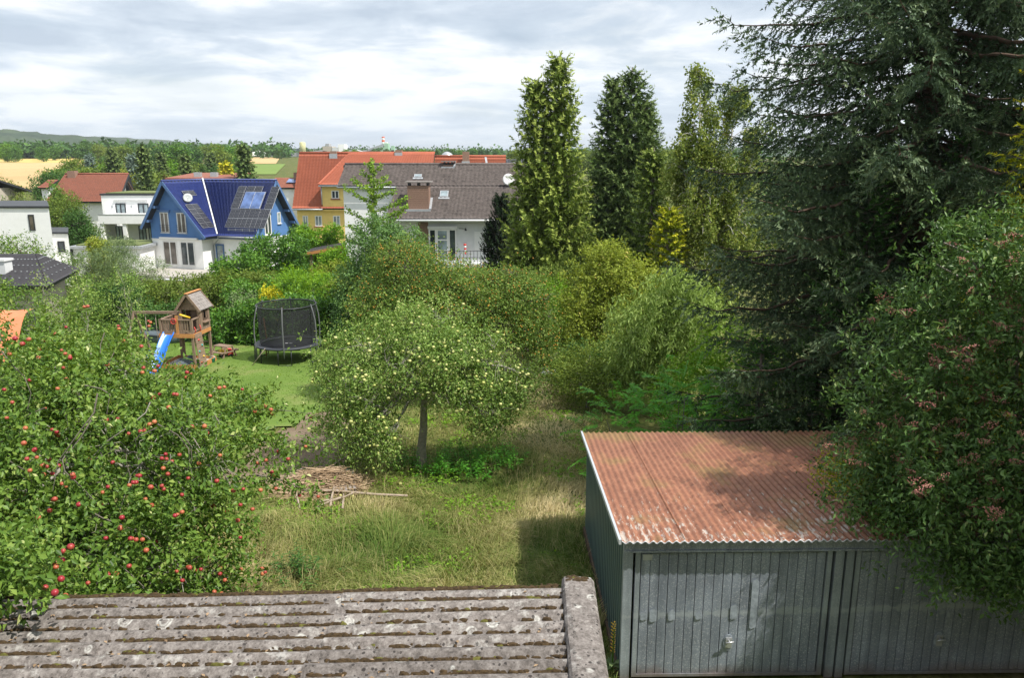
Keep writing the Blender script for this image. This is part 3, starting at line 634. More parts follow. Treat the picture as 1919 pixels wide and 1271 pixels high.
# ---------------------------------------------------------------- yellow house with the orange roofs
def yellow_house():
    o = Vector((-18, 100, 0)); T = thing('house', 'long yellow house under bright orange tiled roofs', 'house', o, 0)
    L = lambda p: Vector(p)-o
    Yw, Ye, Yr = 100.0, 99.4, 105.5; ze = at(600, 391, Ye).z; zr = at(700, 288, Yr).z
    x0 = at(556, 340, 102).x; x1 = at(815, 287, Yr).x; g = gz(100)-.4
    A = (at(548, 391, Ye).x, Ye, ze); B = (at(660, 391, Ye).x, Ye, ze)
    roofpart(T, [L(A), L((x1, Ye, ze)), L((x1, Yr, zr)), L((at(561, 288, Yr).x, Yr, zr))], 17, 44, 'tile_orange', 'roof', .18, .025, .10, 4)
    # raised eave: the slope of the two storey part lies above the main slope
    Yd = 98.9; zd = at(640, 347, Yd).z
    roofpart(T, [L((at(597, 347, Yd).x, Yd, zd)), L((x1, Yd, zd)), L((x1, Yr-.05, zr+.12)), L((at(655, 288, Yr).x, Yr-.05, zr+.12))], 13, 36, 'tile_orange', 'roof', .14, .025, .10, 4)
    MB().bar(L(at(597, 347, Yd-.02))+Vector((0, 0, .12)), L(at(655, 287, Yr)), .28, .1).build('hip_cap', M['tile_orange'], T)
    MB().bar(L(at(742, 350, Yd-.02))+Vector((0, 0, .12)), L(at(734, 287, Yr)), .22, .08).build('verge_strip', M['tile_orange'], T)
    roofpart(T, [L((x1, 107.5, zr-2.5)), L((x0, 107.5, zr-2.5)), L((x0, Yr, zr)), L((x1, Yr, zr))], 4, 10, 'tile_orange', 'roof', .14, .025, .10, 2)
    MB().tube([L((at(561, 288, Yr).x, Yr, zr+.12)), L((x1, Yr, zr+.12))], .16, 6).build('ridge_cap', M['tile_orange'], T)
    xa = x0+.35
    MB().prism([L((xa, Yw, g)), L((xa, 108.5, g)), L((xa, 108.5, zr-4.5)), L((xa, Yr, zr-.35)), L((xa, Yw, ze+.3))], (x1-xa, 0, 0)).build('wall', M['yellow'], T)
    xd0 = at(604, 365, 99.6).x
    MB().box(xd0-o.x, x1-o.x, 99.55-o.y, 103-o.y, ze-.3, zd+.35).build('dormer_wall', M['yellow'], T)
    MB().tube([L((A[0], Ye-.1, ze-.1)), L((xd0, Ye-.1, ze-.1))], .1, 6).tube([L((xd0, Ye-.14, ze+.5)), L((xd0, Ye-.14, zd)), ], .08, 6).build('gutter', M['zinc'], T)
    MB().tube([L((at(597, 347, Yd).x, Yd-.1, zd-.1)), L((x1, Yd-.1, zd-.1))], .1, 6).build('gutter', M['zinc'], T)
    Wm = wallM(0, Yw-o.y, 0)
    def win(u0, u1, v0, v1, Y, W_, glass='glass_pale'):
        f = window(T, W_, at(u0, v0, Y).x-o.x, at(u1, v0, Y).x-o.x, at(u0, v1, Y).z, at(u0, v0, Y).z, mull=1, bar=.1, glass=glass, sill=False)
        MB(W_).box(at(u0, v0, Y).x-o.x-.12, at(u1, v0, Y).x-o.x+.12, -.16, .02, at(u0, v1, Y).z-.14, at(u0, v1, Y).z-.003).build('sill', M['tile_red'], f)
    for u0, u1 in ((567, 577), (590, 603), (624, 637)): win(u0, u1, 404, 424, Yw, Wm)
    win(621, 635, 357, 372, 99.55, wallM(0, 99.55-o.y, 0), 'glass')
    for u, v0, v1, w in ((625, 283, 291, 12), (747, 281, 289, 12)):
        a = at(u-w/2, v1, Yr-.4); b_ = at(u+w/2, v0, Yr-.4)
        c = MB().box(a.x-o.x, b_.x-o.x, -.6+Yr-o.y, .5+Yr-o.y, a.z-.6, b_.z).build('chimney', M['brick'], T); MB().box(a.x-o.x-.08, b_.x-o.x+.08, -.7+Yr-o.y, -.602+Yr-o.y, a.z-.4, a.z+.2).build('flashing', M['zinc'], c)
    o2 = Vector((-6, 104, 0)); T2 = thing('house', 'lower orange tiled house joining the long yellow house', 'house', o2, 0); L2 = lambda p: Vector(p)-o2
    xe = at(948, 293, Yr).x; zr2 = at(880, 294, Yr).z; ze2 = zr2-6.0
    roofpart(T2, [L2((x1+.05, 100.2, ze2)), L2((xe, 100.2, ze2)), L2((xe, Yr, zr2)), L2((x1+.05, Yr, zr2))], 15, 30, 'tile_orange', 'roof', .18, .025, .10, 3)
    roofpart(T2, [L2((xe, 110.8, ze2)), L2((x1+.05, 110.8, ze2)), L2((x1+.05, Yr, zr2)), L2((xe, Yr, zr2))], 6, 8, 'tile_orange', 'roof', .18, .025, .10, 2)
    MB().box(x1+.3-o2.x, xe-.4-o2.x, 101-o2.y, 110-o2.y, g, ze2+.3).build('wall', M['yellow'], T2)
    MB().prism([L2((xe-.5, 101.2, ze2-.1)), L2((xe-.5, 109.8, ze2-.1)), L2((xe-.5, Yr, zr2-.4))], (.08, 0, 0)).build('gable', M['yellow'], T2)
    MB().tube([L2((x1, Yr, zr2+.1)), L2((xe, Yr, zr2+.1))], .15, 6).build('ridge_cap', M['tile_orange'], T2)
    a = at(867, 302, 104.2); b_ = at(879, 284, 104.2)
    c = MB().box(a.x-o2.x, b_.x-o2.x, 103.9-o2.y, 104.8-o2.y, a.z-.8, b_.z).build('chimney', M['brick'], T2); MB().box(a.x-o2.x-.1, b_.x-o2.x+.1, 103.8-o2.y, 103.897-o2.y, a.z-.5, a.z).build('flashing', M['zinc'], c)
    MB().bar(L2(at(910, 297, 104.6))+Vector((0, 0, .15)), L2(at(914, 320, 101.8))+Vector((0, 0, .15)), .25, .1).build('verge_strip', M['zinc'], T2)
    dome = at(838, 291, 107); MB().lathe([(.9, 0), (.85, .4), (.6, .75), (.25, .95), (.02, 1)], 12, tuple(dome-o2+Vector((0, 0, -.5)))).build('roof_dome', M['zinc'], T2)
    # dark roof with solar panels at the right end
    o3 = Vector((2, 112, 0)); T3 = thing('house', 'dark roofed house with solar panels past the orange roof', 'house', o3, 0); L3 = lambda p: Vector(p)-o3
    zz = at(955, 298, 115).z; ya, xb = 110.0, 7.0; xa = at(946, 298, 112).x
    roofpart(T3, [L3((xa, ya, zz-4)), L3((xb, ya, zz-4)), L3((xb, 115, zz)), L3((xa, 115, zz))], 10, 14, 'tile_dark', 'roof', .16, .03, .04, 2)
    MB().box(xa+.3-o3.x, xb-.3-o3.x, ya+.5-o3.y, 118-o3.y, gz(112)-.4, zz-4.2).build('wall', M['white'], T3)
    ex = Vector((1, 0, 0)); ey = Vector((0, 115-ya, 4)).normalized(); nn = ex.cross(ey)
    pm = MB(); pm.box(0, .95, 0, 1.55, 0, .035); pm.k = 1; pm.box(-.03, .98, -.03, 1.58, -.02, .02); pm = pm.mesh('solar_panel', [M['pv'], M['solar_frame']])
    for i in range(4):
        for j in range(3):
            m_ = Matrix((ex, ey, nn)).transposed().to_4x4(); m_.translation = L3((xa+.3+i*1.02, ya, zz-4))+ey*(1.2+j*1.65)+nn*.16; inst('solar_panel', pm, T3, m_)
yellow_house()

# ---------------------------------------------------------------- white flat roofed houses
def white_left():
    o = Vector((-42, 63, 0)); T = thing('house', 'white flat roofed house with one narrow window at the left edge', 'house', o, 0)
    g = gz(63)-.3; a = at(-120, 390, 62); b_ = at(91, 388, 62); z = a.z; c = at(95, 400, 66)
    out = [(a.x, 62), (b_.x, 62), (b_.x-5.2, 70.5), (a.x, 70.5)]
    MB().prism([(x-o.x, y-o.y, g) for x, y in out], (0, 0, z-g)).build('wall', M['white'], T)
    MB().prism([(x-o.x+dx, y-o.y+dy, z+.002) for (x, y), dx, dy in zip(out, (-.1, .1, .1, -.1), (-.1, -.1, .1, .1))], (0, 0, .16)).build('roof', M['dark_trim'], T)
    W_ = wallM(0, 62-o.y, 0)
    window(T, W_, at(52, 400, 62).x-o.x, at(63, 400, 62).x-o.x, at(52, 432, 62).z, at(52, 402, 62).z, fm='dark_trim', mull=0, glass='glass_brown', sill=False)
    p = at(93, 437, 63.5); q = at(127, 437, 63.5); zz = at(110, 438, 63.5).z
    an = [(p.x-1, 63.5), (q.x, 63.5), (q.x-2.6, 68), (p.x-3.6, 68)]
    MB().prism([(x-o.x, y-o.y, g) for x, y in an], (0, 0, zz-g)).build('annex_wall', M['white'], T)
    MB().prism([(x-o.x+(.1 if k in (1, 2) else 0), y-o.y+(-.1 if k < 2 else .1), zz+.002) for k, (x, y) in enumerate(an)], (0, 0, .14)).build('annex_roof', M['dark_trim'], T)
    W2 = wallM(0, 63.5-o.y, 0); window(T, W2, at(108, 455, 63.5).x-o.x, at(121, 455, 63.5).x-o.x, at(108, 463, 63.5).z-.4, at(108, 452, 63.5).z, fm='dark_trim', mull=0, sill=False)
white_left()
def white_balcony():
    Y = 92.; o = Vector((-43, Y, 0)); T = thing('house', 'white modern house with a wide balcony parapet and pillars', 'house', o, 0)
    g = gz(Y)-.3; L = lambda u, v, y=Y: at(u, v, y)-o
    a, b_ = L(189, 366), L(330, 366)
    zt = a.z; zf = L(200, 420).z
    MB().box(a.x, b_.x, 0, 7, zf, zt).build('wall', M['white'], T, 'white upper storey wall')
    MB().box(a.x-.1, b_.x+.1, -.1, 7.1, zt+.002, zt+.2).build('roof', M['dark_trim'], T)
    MB().box(a.x+.4, b_.x-.4, .4, 6.6, zt+.2, zt+.3).build('roof_planting', M['sedum'], T)
    p = L(183, 402, Y-2.2); zp0 = L(200, 419.5, Y-2.2).z
    MB().box(p.x, b_.x-.3, -2.2, -.003, zp0, p.z).build('balcony_parapet', M['white'], T); MB().box(p.x-.04, b_.x-.26, -2.25, -2.1, p.z+.002, p.z+.06).build('coping', M['zinc'], T)
    MB().box(a.x+2.1, b_.x, .6, 7, g, zf-.002).build('wall', M['grey_wall'], T, 'recessed ground floor wall')
    for u in (189, 231):
        x = L(u, 430, Y-2).x; MB().box(x, x+.42, -2.1, -1.7, g, zp0-.003).build('pillar', M['white'], T)
    MB().box(L(186, 430, Y-.2).x, L(191, 430, Y-.2).x+.2, -.4, 3, g, zp0-.003).build('side_wall', M['white'], T)
    W_ = wallM(0, 0, 0)
    for u0, u1 in ((216, 235), (258, 278)):
        window(T, W_, L(u0, 380).x, L(u1, 380).x, L(216, 401.5).z, L(216, 381).z, fm='dark_trim', glass='glass_pale', mull=1, bar=.12, sill=False)
    MB(W_).box(L(214, 374).x, L(277, 374).x, -.16, .02, L(214, 375.4).z, L(214, 373.6).z).build('awning_box', M['grey_wall'], T)
    W2 = wallM(0, .6, 0); z0, z1 = g+.6, L(220, 424).z
    for u0, u1 in ((218, 231), (236, 241), (261, 275), (279, 285)):
        window(T, W2, L(u0, 440, Y+.6).x, L(u1, 440, Y+.6).x, z0, z1, fm='dark_trim', glass='glass_pale', mull=1 if u1-u0 > 9 else 0, bar=.1, sill=False, name='terrace_door')
    for u in (211, 247, 283): q = L(u, 387); MB().box(q.x-.08, q.x+.08, -.14, -.002, q.z-.12, q.z+.12).build('wall_lamp', M['zinc'], T)
white_balcony()
def garage_row():
    Y = 72.; o = Vector((-39, Y, 0)); T = thing('garage', 'low white garage with a flat green roof left of the blue house', 'garage', o, 0)
    L = lambda u, v, y=Y: at(u, v, y)-o; g = gz(Y)-.3
    a, b_ = L(136, 466), L(262, 466)
    MB().box(a.x, b_.x, 0, 5, g, a.z).build('wall', M['white'], T)
    MB().box(a.x-.3, b_.x+.3, -.25, 5.2, a.z+.002, a.z+.22).build('roof', M['zinc'], T)
    MB().box(a.x+.2, b_.x-.2, .3, 5, a.z+.22, a.z+.34).build('roof_planting', M['sedum'], T)
    MB().box(a.x-.6, a.x-.002, -.2, .1, g, a.z-.1).build('downpipe_panel', M['dark_trim'], T)
    Y = 76.; wl = thing('garden_wall', 'white garden wall with blue coping beside the blue house', 'wall', (-36, Y, 0)); o = Vector((-36, Y, 0))
    a, b_ = at(255, 459, Y)-o, at(297, 459, Y)-o
    MB().prism([(a.x, 0, gz(Y)-.3), (b_.x, 0, gz(Y)-.3), (b_.x, 0, at(297, 453, Y).z), (a.x, 0, at(255, 463, Y).z)], (0, .3, 0)).build('wall', M['white'], wl)
    MB().bar((a.x, .15, at(255, 463, Y).z+.06), (b_.x, .15, at(297, 453, Y).z+.06), .36, .12).build('coping', M['blue_wood'], wl)
garage_row()
def red_house():
    Yf, Yr = 108., 114.; o = Vector((-64, Yr, 0)); T = thing('house', 'house with a weathered red tiled roof and dark gable', 'house', o, 0)
    L = lambda p: Vector(p)-o; r0 = at(122, 327, Yr); r1 = at(241, 325.5, Yr); zr = r0.z
    e0 = at(85, 378, Yf); e1 = at(221, 366, Yf); ze = e0.z
    roofpart(T, [L(e0), L((e1.x, Yf, ze)), L((r1.x, Yr, zr)), L((r0.x, Yr, zr))], 18, 34, 'tile_red', 'roof', .2, .05, .05, 3)
    bx = at(254, 366, Yr+6).x
    roofpart(T, [L((bx, Yr+6, ze)), L((e0.x, Yr+6, ze)), L((r0.x, Yr, zr)), L((r1.x, Yr, zr))], 9, 14, 'tile_red', 'roof', .2, .05, .05, 2)
    MB().tube([L((r0.x, Yr, zr+.1)), L((r1.x, Yr, zr+.1))], .15, 6).build('ridge_cap', M['tile_red'], T)
    xw = r1.x-.6; g = gz(110)-.4
    MB().box(e0.x+1-o.x, e1.x-.6-o.x, Yf+.8-o.y, Yr+5-o.y, g, ze-.1).build('wall', M['white'], T)
    MB().prism([L((e1.x-.75, Yf+.9, ze-.3)), L((bx-.9, Yr+5, ze-.3)), L((xw, Yr, zr-.5))], (-.3, 0, 0)).build('gable', M['white'], T)
    d = MB(); d.prism([L((e1.x-.5, Yf+2.9, ze-.2)), L((xw+.1, Yr+1.2, ze+.4)), L((xw+.1, Yr+.1, zr-.6)), L((e1.x+.3, Yf+4.3, zr-2.6))], (.12, 0, 0)); d.build('gable_boarding', M['wood_dark'], T)
    for p, q in ((L((e1.x, Yf, ze)), L((r1.x, Yr, zr))), (L((bx, Yr+6, ze)), L((r1.x, Yr, zr)))):
        MB().bar(p+Vector((.05, 0, -.12)), q+Vector((.05, 0, -.12)), .1, .3).build('bargeboard', M['dark_trim'], T)
    a = at(129, 328, Yr-.5); b_ = at(142, 320, Yr-.5)
    MB().box(a.x-o.x, b_.x-o.x, -.9, .1, a.z-.8, b_.z).build('chimney', M['brick'], T)
    a = at(84, 337, 116); b_ = at(103, 337, 116); t2 = thing('house', 'small red roofed annex half hidden behind the red house', 'house', (a.x, 116, 0))
    roofpart(t2, [Vector((0, -2, at(84, 352, 114).z)), Vector((b_.x-a.x, -2, at(84, 352, 114).z)), Vector((b_.x-a.x, 1, a.z)), Vector((0, 1, a.z))], 6, 8, 'tile_red', 'roof', .14, .04, .04, 2)
    MB().box(.2, b_.x-a.x-.2, -1.5, 2, g, at(84, 353, 114).z).build('wall', M['white'], t2)
red_house()
def small_roofs():
    Y = 96.; a = at(-90, 336, Y); b_ = at(-6, 336, Y); g = gz(Y)-.3
    T = thing('house', 'brown roofed house cut by the left picture edge', 'house', (a.x, Y, 0)); w = b_.x-a.x
    ze = at(0, 352, Y-3).z
    roofpart(T, [Vector((0, -3, ze)), Vector((w+.3, -3, ze)), Vector((w, 0, a.z)), Vector((0, 0, a.z))], 9, 14, 'tile_brown', 'roof', .16, .04, .04, 2)
    roofpart(T, [Vector((w+1.6, 4, ze-.6)), Vector((0, 4, ze-.6)), Vector((0, 0, a.z)), Vector((w, 0, a.z))], 8, 10, 'tile_brown', 'roof', .16, .04, .04, 2)
    MB().box(.3, w-.2, -2.5, 3.5, g, ze-.15).build('wall', M['beige'], T)
    # flat beige roof behind the blue house
    Y = 112.; a = at(318, 330, Y); b_ = at(432, 330, Y); T = thing('house', 'low house with a flat beige roof seen over the blue ridge', 'house', (a.x, Y, 0)); w = b_.x-a.x; z = at(318, 336, Y).z
    MB().box(0, w, 0, 8, gz(Y)-.4, z).build('wall', M['grey_wall'], T); MB().prism([(-.5, -.5, z+.002), (w+.5, -.5, z+.002), (w+.2, 8.4, z+.6), (.2, 8.4, z+.6)], (0, 0, .2)).build('roof', M['tile_red'], T)
    for k in (.35, .62): MB().box(w*k, w*k+.9, 1, 1.8, z+.2, z+.95).build('roof_vent', M['zinc'], T)
    Y = 104.; a = at(508, 331, Y); b_ = at(566, 331, Y); T = thing('house', 'house with a brown roof and one solar panel beside the orange roof', 'house', (a.x, Y, 0)); w = b_.x-a.x
    z1, z0 = at(508, 333, Y+2).z, at(508, 352, Y-2).z
    roofpart(T, [Vector((0, -2, z0)), Vector((w, -2, z0)), Vector((w, 2, z1)), Vector((0, 2, z1))], 8, 12, 'tile_red', 'roof', .14, .04, .04, 2)
    MB().box(.2, w-.2, -1.6, 5, gz(Y)-.4, z0-.1).build('wall', M['white'], T)
    p = MB(); p.box(0, 1.5, 0, 1.5, 0, .05); p = p.mesh('solar_panel', M['collector']); ey = Vector((0, 4, z1-z0)).normalized(); ex = Vector((1, 0, 0)); m_ = Matrix((ex, ey, ex.cross(ey))).transposed().to_4x4(); m_.translation = Vector((w*.52, -2, z0))+ey*1.5+ex.cross(ey)*.2
    inst('solar_panel', p, T, m_)
    MB().box(w*.7, w*.7+.7, .4, 1.1, z1-.6, z1+.7).build('chimney', M['brick'], T)
small_roofs()
def dark_bungalow():
    Y0 = 36.; T = thing('garden_house', 'low garden house with a dark hipped roof dotted by snow guards', 'garden house', (-26, 40, 0)); o = Vector((-26, 40, 0))
    L = lambda p: Vector(p)-o
    zr = at(66, 476, 40.5).z; ra = Vector((at(66, 476, 40.5).x, 40.5, zr)); ze = at(147, 510, 40).z
    ea = Vector((at(88, 529, 36.2).x, 36.2, ze-.15)); eb = Vector((at(150, 508, 41).x, 41.0, ze)); rl = Vector((at(-60, 494, 40.5).x, 40.5, zr)); el = Vector((ea.x-12, 36.2, ze-.15))
    roofpart(T, [L(el), L(ea), L(ra), L(rl)], 14, 30, 'tile_dark', 'roof', .14, .02, .03, 3)
    roofpart(T, [L(ea), L(eb), L(ra+Vector((.02, .1, 0))), L(ra)], 14, 12, 'tile_dark', 'roof', .14, .02, .03, 3)
    roofpart(T, [L(eb), L(eb+Vector((-14, 3.5, 0))), L(rl), L(ra+Vector((.02, .1, 0)))], 8, 14, 'tile_dark', 'roof', .14, .02, .03, 2)
    # snow guards
    sg = MB().box(-.03, .03, -.02, .02, 0, .04).mesh('snow_guard', M['zinc'])
    for j in range(4):
        for i in range(22):
            s = (j+1)/5.2; A = el.lerp(rl, s); B = ea.lerp(ra, s); p = A.lerp(B, .3+.68*i/21); inst('snow_guard', sg, T, Matrix.Translation(L(p)+Vector((0, 0, .07))))
        for i in range(6):
            s = (j+1)/5.2; A = ea.lerp(ra, s); B = eb.lerp(ra, s); p = A.lerp(B, .1+.8*i/5); inst('snow_guard', sg, T, Matrix.Translation(L(p)+Vector((0, 0, .07))))
    g = gz(38)-.3
    MB().prism([(x-o.x, y-o.y, g) for x, y in ((el.x, 36.8), (ea.x-.6, 36.8), (eb.x-.8, 40.9), (el.x, 43.5))], (0, 0, ze-.3-g)).build('wall', M['beige'], T)
    c = at(3, 500, 38); ch = MB().box(c.x-o.x-.3, c.x-o.x+.35, -2.3, -1.7, c.z-.8, c.z+.3).build('chimney', M['grey_wall'], T)
    MB().box(c.x-o.x-.36, c.x-o.x+.41, -2.36, -1.64, c.z+.302, c.z+.4).build('cover_slab', M['white_trim'], ch)
dark_bungalow()
def wood_shed():
    Y = 60.; o = at(602, 470, Y); o.z = gz(Y); T = thing('shed', 'open reddish timber shed with a sloping roof beside the white house', 'shed', o)
    L = lambda u, v, y=Y: at(u, v, y)-o
    a, b_ = L(570, 478), L(660, 457); 
    MB().prism([L(568, 476), L(662, 459), L(662, 459)+Vector((0, 0, .14)), L(568, 476)+Vector((0, 0, .14))], (0, 3, 0)).build('roof', M['tile_brown'], T)
    MB().bar(L(568, 477, Y-.05), L(662, 460, Y-.05), .1, .2).build('fascia', M['wood_orange'], T)
    for u in (582, 608): p = L(u, 480); MB().box(p.x-.09, p.x+.09, .05, .25, -.2, L(u, 472).z).build('post', M['wood'], T)
    bd = MB(); w0, w1 = L(612, 480).x, L(650, 480).x; n = 14; st = (w1-w0)/n
    bm_ = MB().box(0, st-.015, 0, .04, -.2, L(630, 466).z).mesh('board', M['wood_red'])
    for k in range(n): inst('board', bm_, T, Matrix.Translation((w0+k*st, .1+(k % 2)*.012, 0)))
    MB().box(L(580, 480).x, w1, 2.6, 2.7, -.2, L(590, 472).z).build('back_wall', M['wood_dark'], T)
    for k in range(9): x = L(590, 490).x+k*.2; MB().box(x, x+.07, -.05, -.01, -.1, .85).build('baluster', M['wood_orange'], T)
    MB().box(L(588, 490).x, L(614, 490).x, -.06, .02, .86, .94).build('rail', M['wood_orange'], T)
    bn = thing('water_butt', 'turquoise water butt standing by the timber shed', 'water butt', onground(580, 510)); bn.location = (o.x-.95, Y-.9, gz(Y-.9))
    MB().lathe([(.3, 0), (.36, .5), (.36, .9), (.32, 1.0), (.34, 1.04), (.05, 1.1)], 14).build('barrel', M['turq'], bn); MB().lathe([(.37, .3), (.39, .33), (.37, .36)], 14, cap=False).build('hoop', M['turq'], bn)
wood_shed()

# ---------------------------------------------------------------- factory on the skyline
def factory():
    Y = 640.; P = lambda u, v: at(u, v, Y)
    def box(T, o, u0, u1, v0, v1, d, m_, name): a = P(u0, v1)-o; b_ = P(u1, v0)-o; return MB().box(a.x, b_.x, 0, d, a.z, b_.z).build(name, M[m_], T)
    M['silo'] = mat('pale yellow silo', (.58, .56, .30), .6, .1, .3); M['plant_green'] = mat('pale green cladding', (.36, .55, .40), .6, .1, .2); M['stack_red'] = mat('red stack band', (.62, .14, .07), .6, .1, .3)
    M['steel_blue'] = mat('blue grey steel', (.16, .20, .26), .6, .2, .3); M['shed_grey'] = mat('grey shed cladding', (.36, .37, .38), .7, .15, .1)
    o = P(568, 290); T = thing('silo', 'pale yellow cylindrical silo on legs at the factory', 'silo', o)
    r = (P(573.5, 280)-P(562.5, 280)).x/2; z0, z1 = P(568, 282).z-o.z, P(568, 267).z-o.z
    MB().lathe([(r*.3, z0-1.8), (r, z0), (r, z1), (r*.6, z1+.5), (.05, z1+.7)], 20).build('tank', M['silo'], T)
    for k in range(6): a = k*math.pi/3; MB().tube([(r*.85*math.cos(a), r*.85*math.sin(a), -1), (r*.85*math.cos(a), r*.85*math.sin(a), z0+.2)], .22, 5).build('leg', M['silo'], T)
    o = P(725, 290); T = thing('processing_plant', 'pale green plant building with a striped stack and sloping conveyor', 'factory', o)
    box(T, o, 718, 727, 268, 292, 9, 'plant_green', 'tower'); box(T, o, 733, 738, 273, 292, 6, 'plant_green', 'tower'); box(T, o, 700, 740, 281, 292, 12, 'plant_green', 'hall')
    box(T, o, 680, 702, 281, 286, 9, 'shed_grey', 'hall')
    MB().bar(P(690, 281)-o+Vector((0, -1, 0)), P(720, 271)-o+Vector((0, -1, 0)), 2, 1.6).build('conveyor', M['zinc'], T)
    for k, (va, vb) in enumerate(((266, 270), (262, 266), (258.5, 262), (255.5, 258.5))):
        q = P(716.5, va)-o; q2 = P(716.5, vb)-o; MB().tube([(q.x, 4, q.z), (q.x, 4, q2.z)], 1.15, 10).build('stack_band', M['white_plastic' if k % 2 == 0 else 'stack_red'], T)
    box(T, o, 720, 725, 266, 268, 5, 'white', 'roof_housing')
    o = P(620, 285); T = thing('factory_building', 'white and grey stepped factory building behind the orange roof', 'factory', o)
    box(T, o, 605, 622, 274, 288, 14, 'beige', 'hall'); box(T, o, 610, 616, 269, 274, 8, 'shed_grey', 'roof_housing'); box(T, o, 622, 634, 276, 290, 12, 'grey_wall', 'hall'); box(T, o, 634, 645, 270, 290, 12, 'white', 'hall')
    o = P(600, 290); T = thing('industrial_shed', 'grey shed roof in front of the stepped factory', 'shed', o)
    for (u0, u1, v0) in ((575, 622, 281),):
        MB().prism([P(u0, 290)-o, P(u1, 290)-o, P(u1, v0+4)-o, P((u0+u1)/2, v0)-o, P(u0, v0+4)-o], (0, 20, 0)).build('hall', M['shed_grey'], T)
    box(T, o, 575, 583, 288, 289.5, .2, 'white', 'door')
    o = P(660, 290); T = thing('industrial_shed', 'smaller grey gabled shed right of the stepped factory', 'shed', o)
    MB().prism([P(648, 290)-o, P(674, 290)-o, P(674, 283)-o, P(661, 279)-o, P(648, 283)-o], (0, 18, 0)).build('hall', M['shed_grey'], T); box(T, o, 657, 664, 286, 290, .3, 'dark_trim', 'door')
    o = P(525, 292); T = thing('crane_gantry', 'long dark steel gantry left of the yellow silo', 'gantry', o)
    b = MB()
    for v in (278.5, 281.5): b.bar(P(500, v)-o, P(560, v)-o, .5, .5)
    for k in range(13): u = 500+k*5; b.bar(P(u, 278.5)-o, P(u+2.5, 281.5)-o, .3, .3); b.bar(P(u+2.5, 281.5)-o, P(u+5, 278.5)-o, .3, .3)
    b.build('truss', M['steel_blue'], T)
    for u in (502, 516, 530, 545): MB().bar(P(u, 292)-o, P(u, 281)-o, .7, .7).build('leg', M['steel_blue'], T)
    MB().bar(P(545, 290)-o, P(545, 272)-o, .9, .9).build('mast', M['steel_blue'], T)
    o = P(530, 293); T = thing('industrial_shed', 'low shed with blue roof under the gantry', 'shed', o); o = P(530, 293)
    box(T, o, 505, 562, 286, 293, 10, 'shed_grey', 'hall'); box(T, o, 512, 545, 284, 286, 10, 'steel_blue', 'roof'); box(T, o, 528, 548, 289, 292, .3, 'white', 'door')
    o = at(445, 288, 520); T = thing('white_hall', 'long white hall roof among the trees left of the spruce', 'hall', o)
    q = lambda u, v: at(u, v, 520)-o
    MB().prism([q(420, 292), q(474, 292), q(474, 287), q(468, 280.5), q(450, 281), q(420, 284.5)], (0, 30, 0)).build('hall', M['white'], T); MB().box(q(425, 290).x, q(432, 290).x, -.3, -.002, q(425, 292).z, q(425, 288).z).build('door', M['dark_trim'], T)
factory()
# ---------------------------------------------------------------- the air
def haze():
    m = bpy.data.materials.new('air'); m.use_nodes = True; nt = m.node_tree; nt.nodes.clear(); o = nt.nodes.new('ShaderNodeOutputMaterial'); v = nt.nodes.new('ShaderNodeVolumePrincipled')
    v.inputs['Color'].default_value = (.86, .92, 1, 1); v.inputs['Density'].default_value = .00015; v.inputs['Anisotropy'].default_value = .2; nt.links.new(v.outputs[0], o.inputs['Volume'])
    o_ = MB().box(-6500, 6500, -40, 9500, -9, 128).build('haze', m); tag(o_, kind='stuff')
haze()

def own_house():
    """the house from whose upper window the picture is taken: it hides the sky behind the viewer"""
    T = thing('house', 'cream rendered house from whose upper window the garden is seen', 'house', (1.5, -.9, 0)); T['kind'] = 'structure'
    MB().box(-11, 13.5, -9, 0, -.3, 10.6).build('wall', M['beige'], T)
    MB().prism([(-11.4, .5, 10.5), (13.9, .5, 10.5), (13.9, -4.5, 14.2), (-11.4, -4.5, 14.2)], (0, 0, .2)).prism([(-11.4, -9.5, 10.5), (-11.4, -4.5, 14.2), (13.9, -4.5, 14.2), (13.9, -9.5, 10.5)], (0, 0, .2)).build('roof', M['tile_red'], T)
    W_ = wallM(0, 0, R(180))
    for u in (-9.5, -5.2, -.9, 3.4, 7.6):
        for z in (1.2, 4.2, 7.2): 
            if not (abs(-u-1.5+.0) < 2.2 and z > 6): window(T, W_, u, u+1.2, z, z+1.4)
own_house()
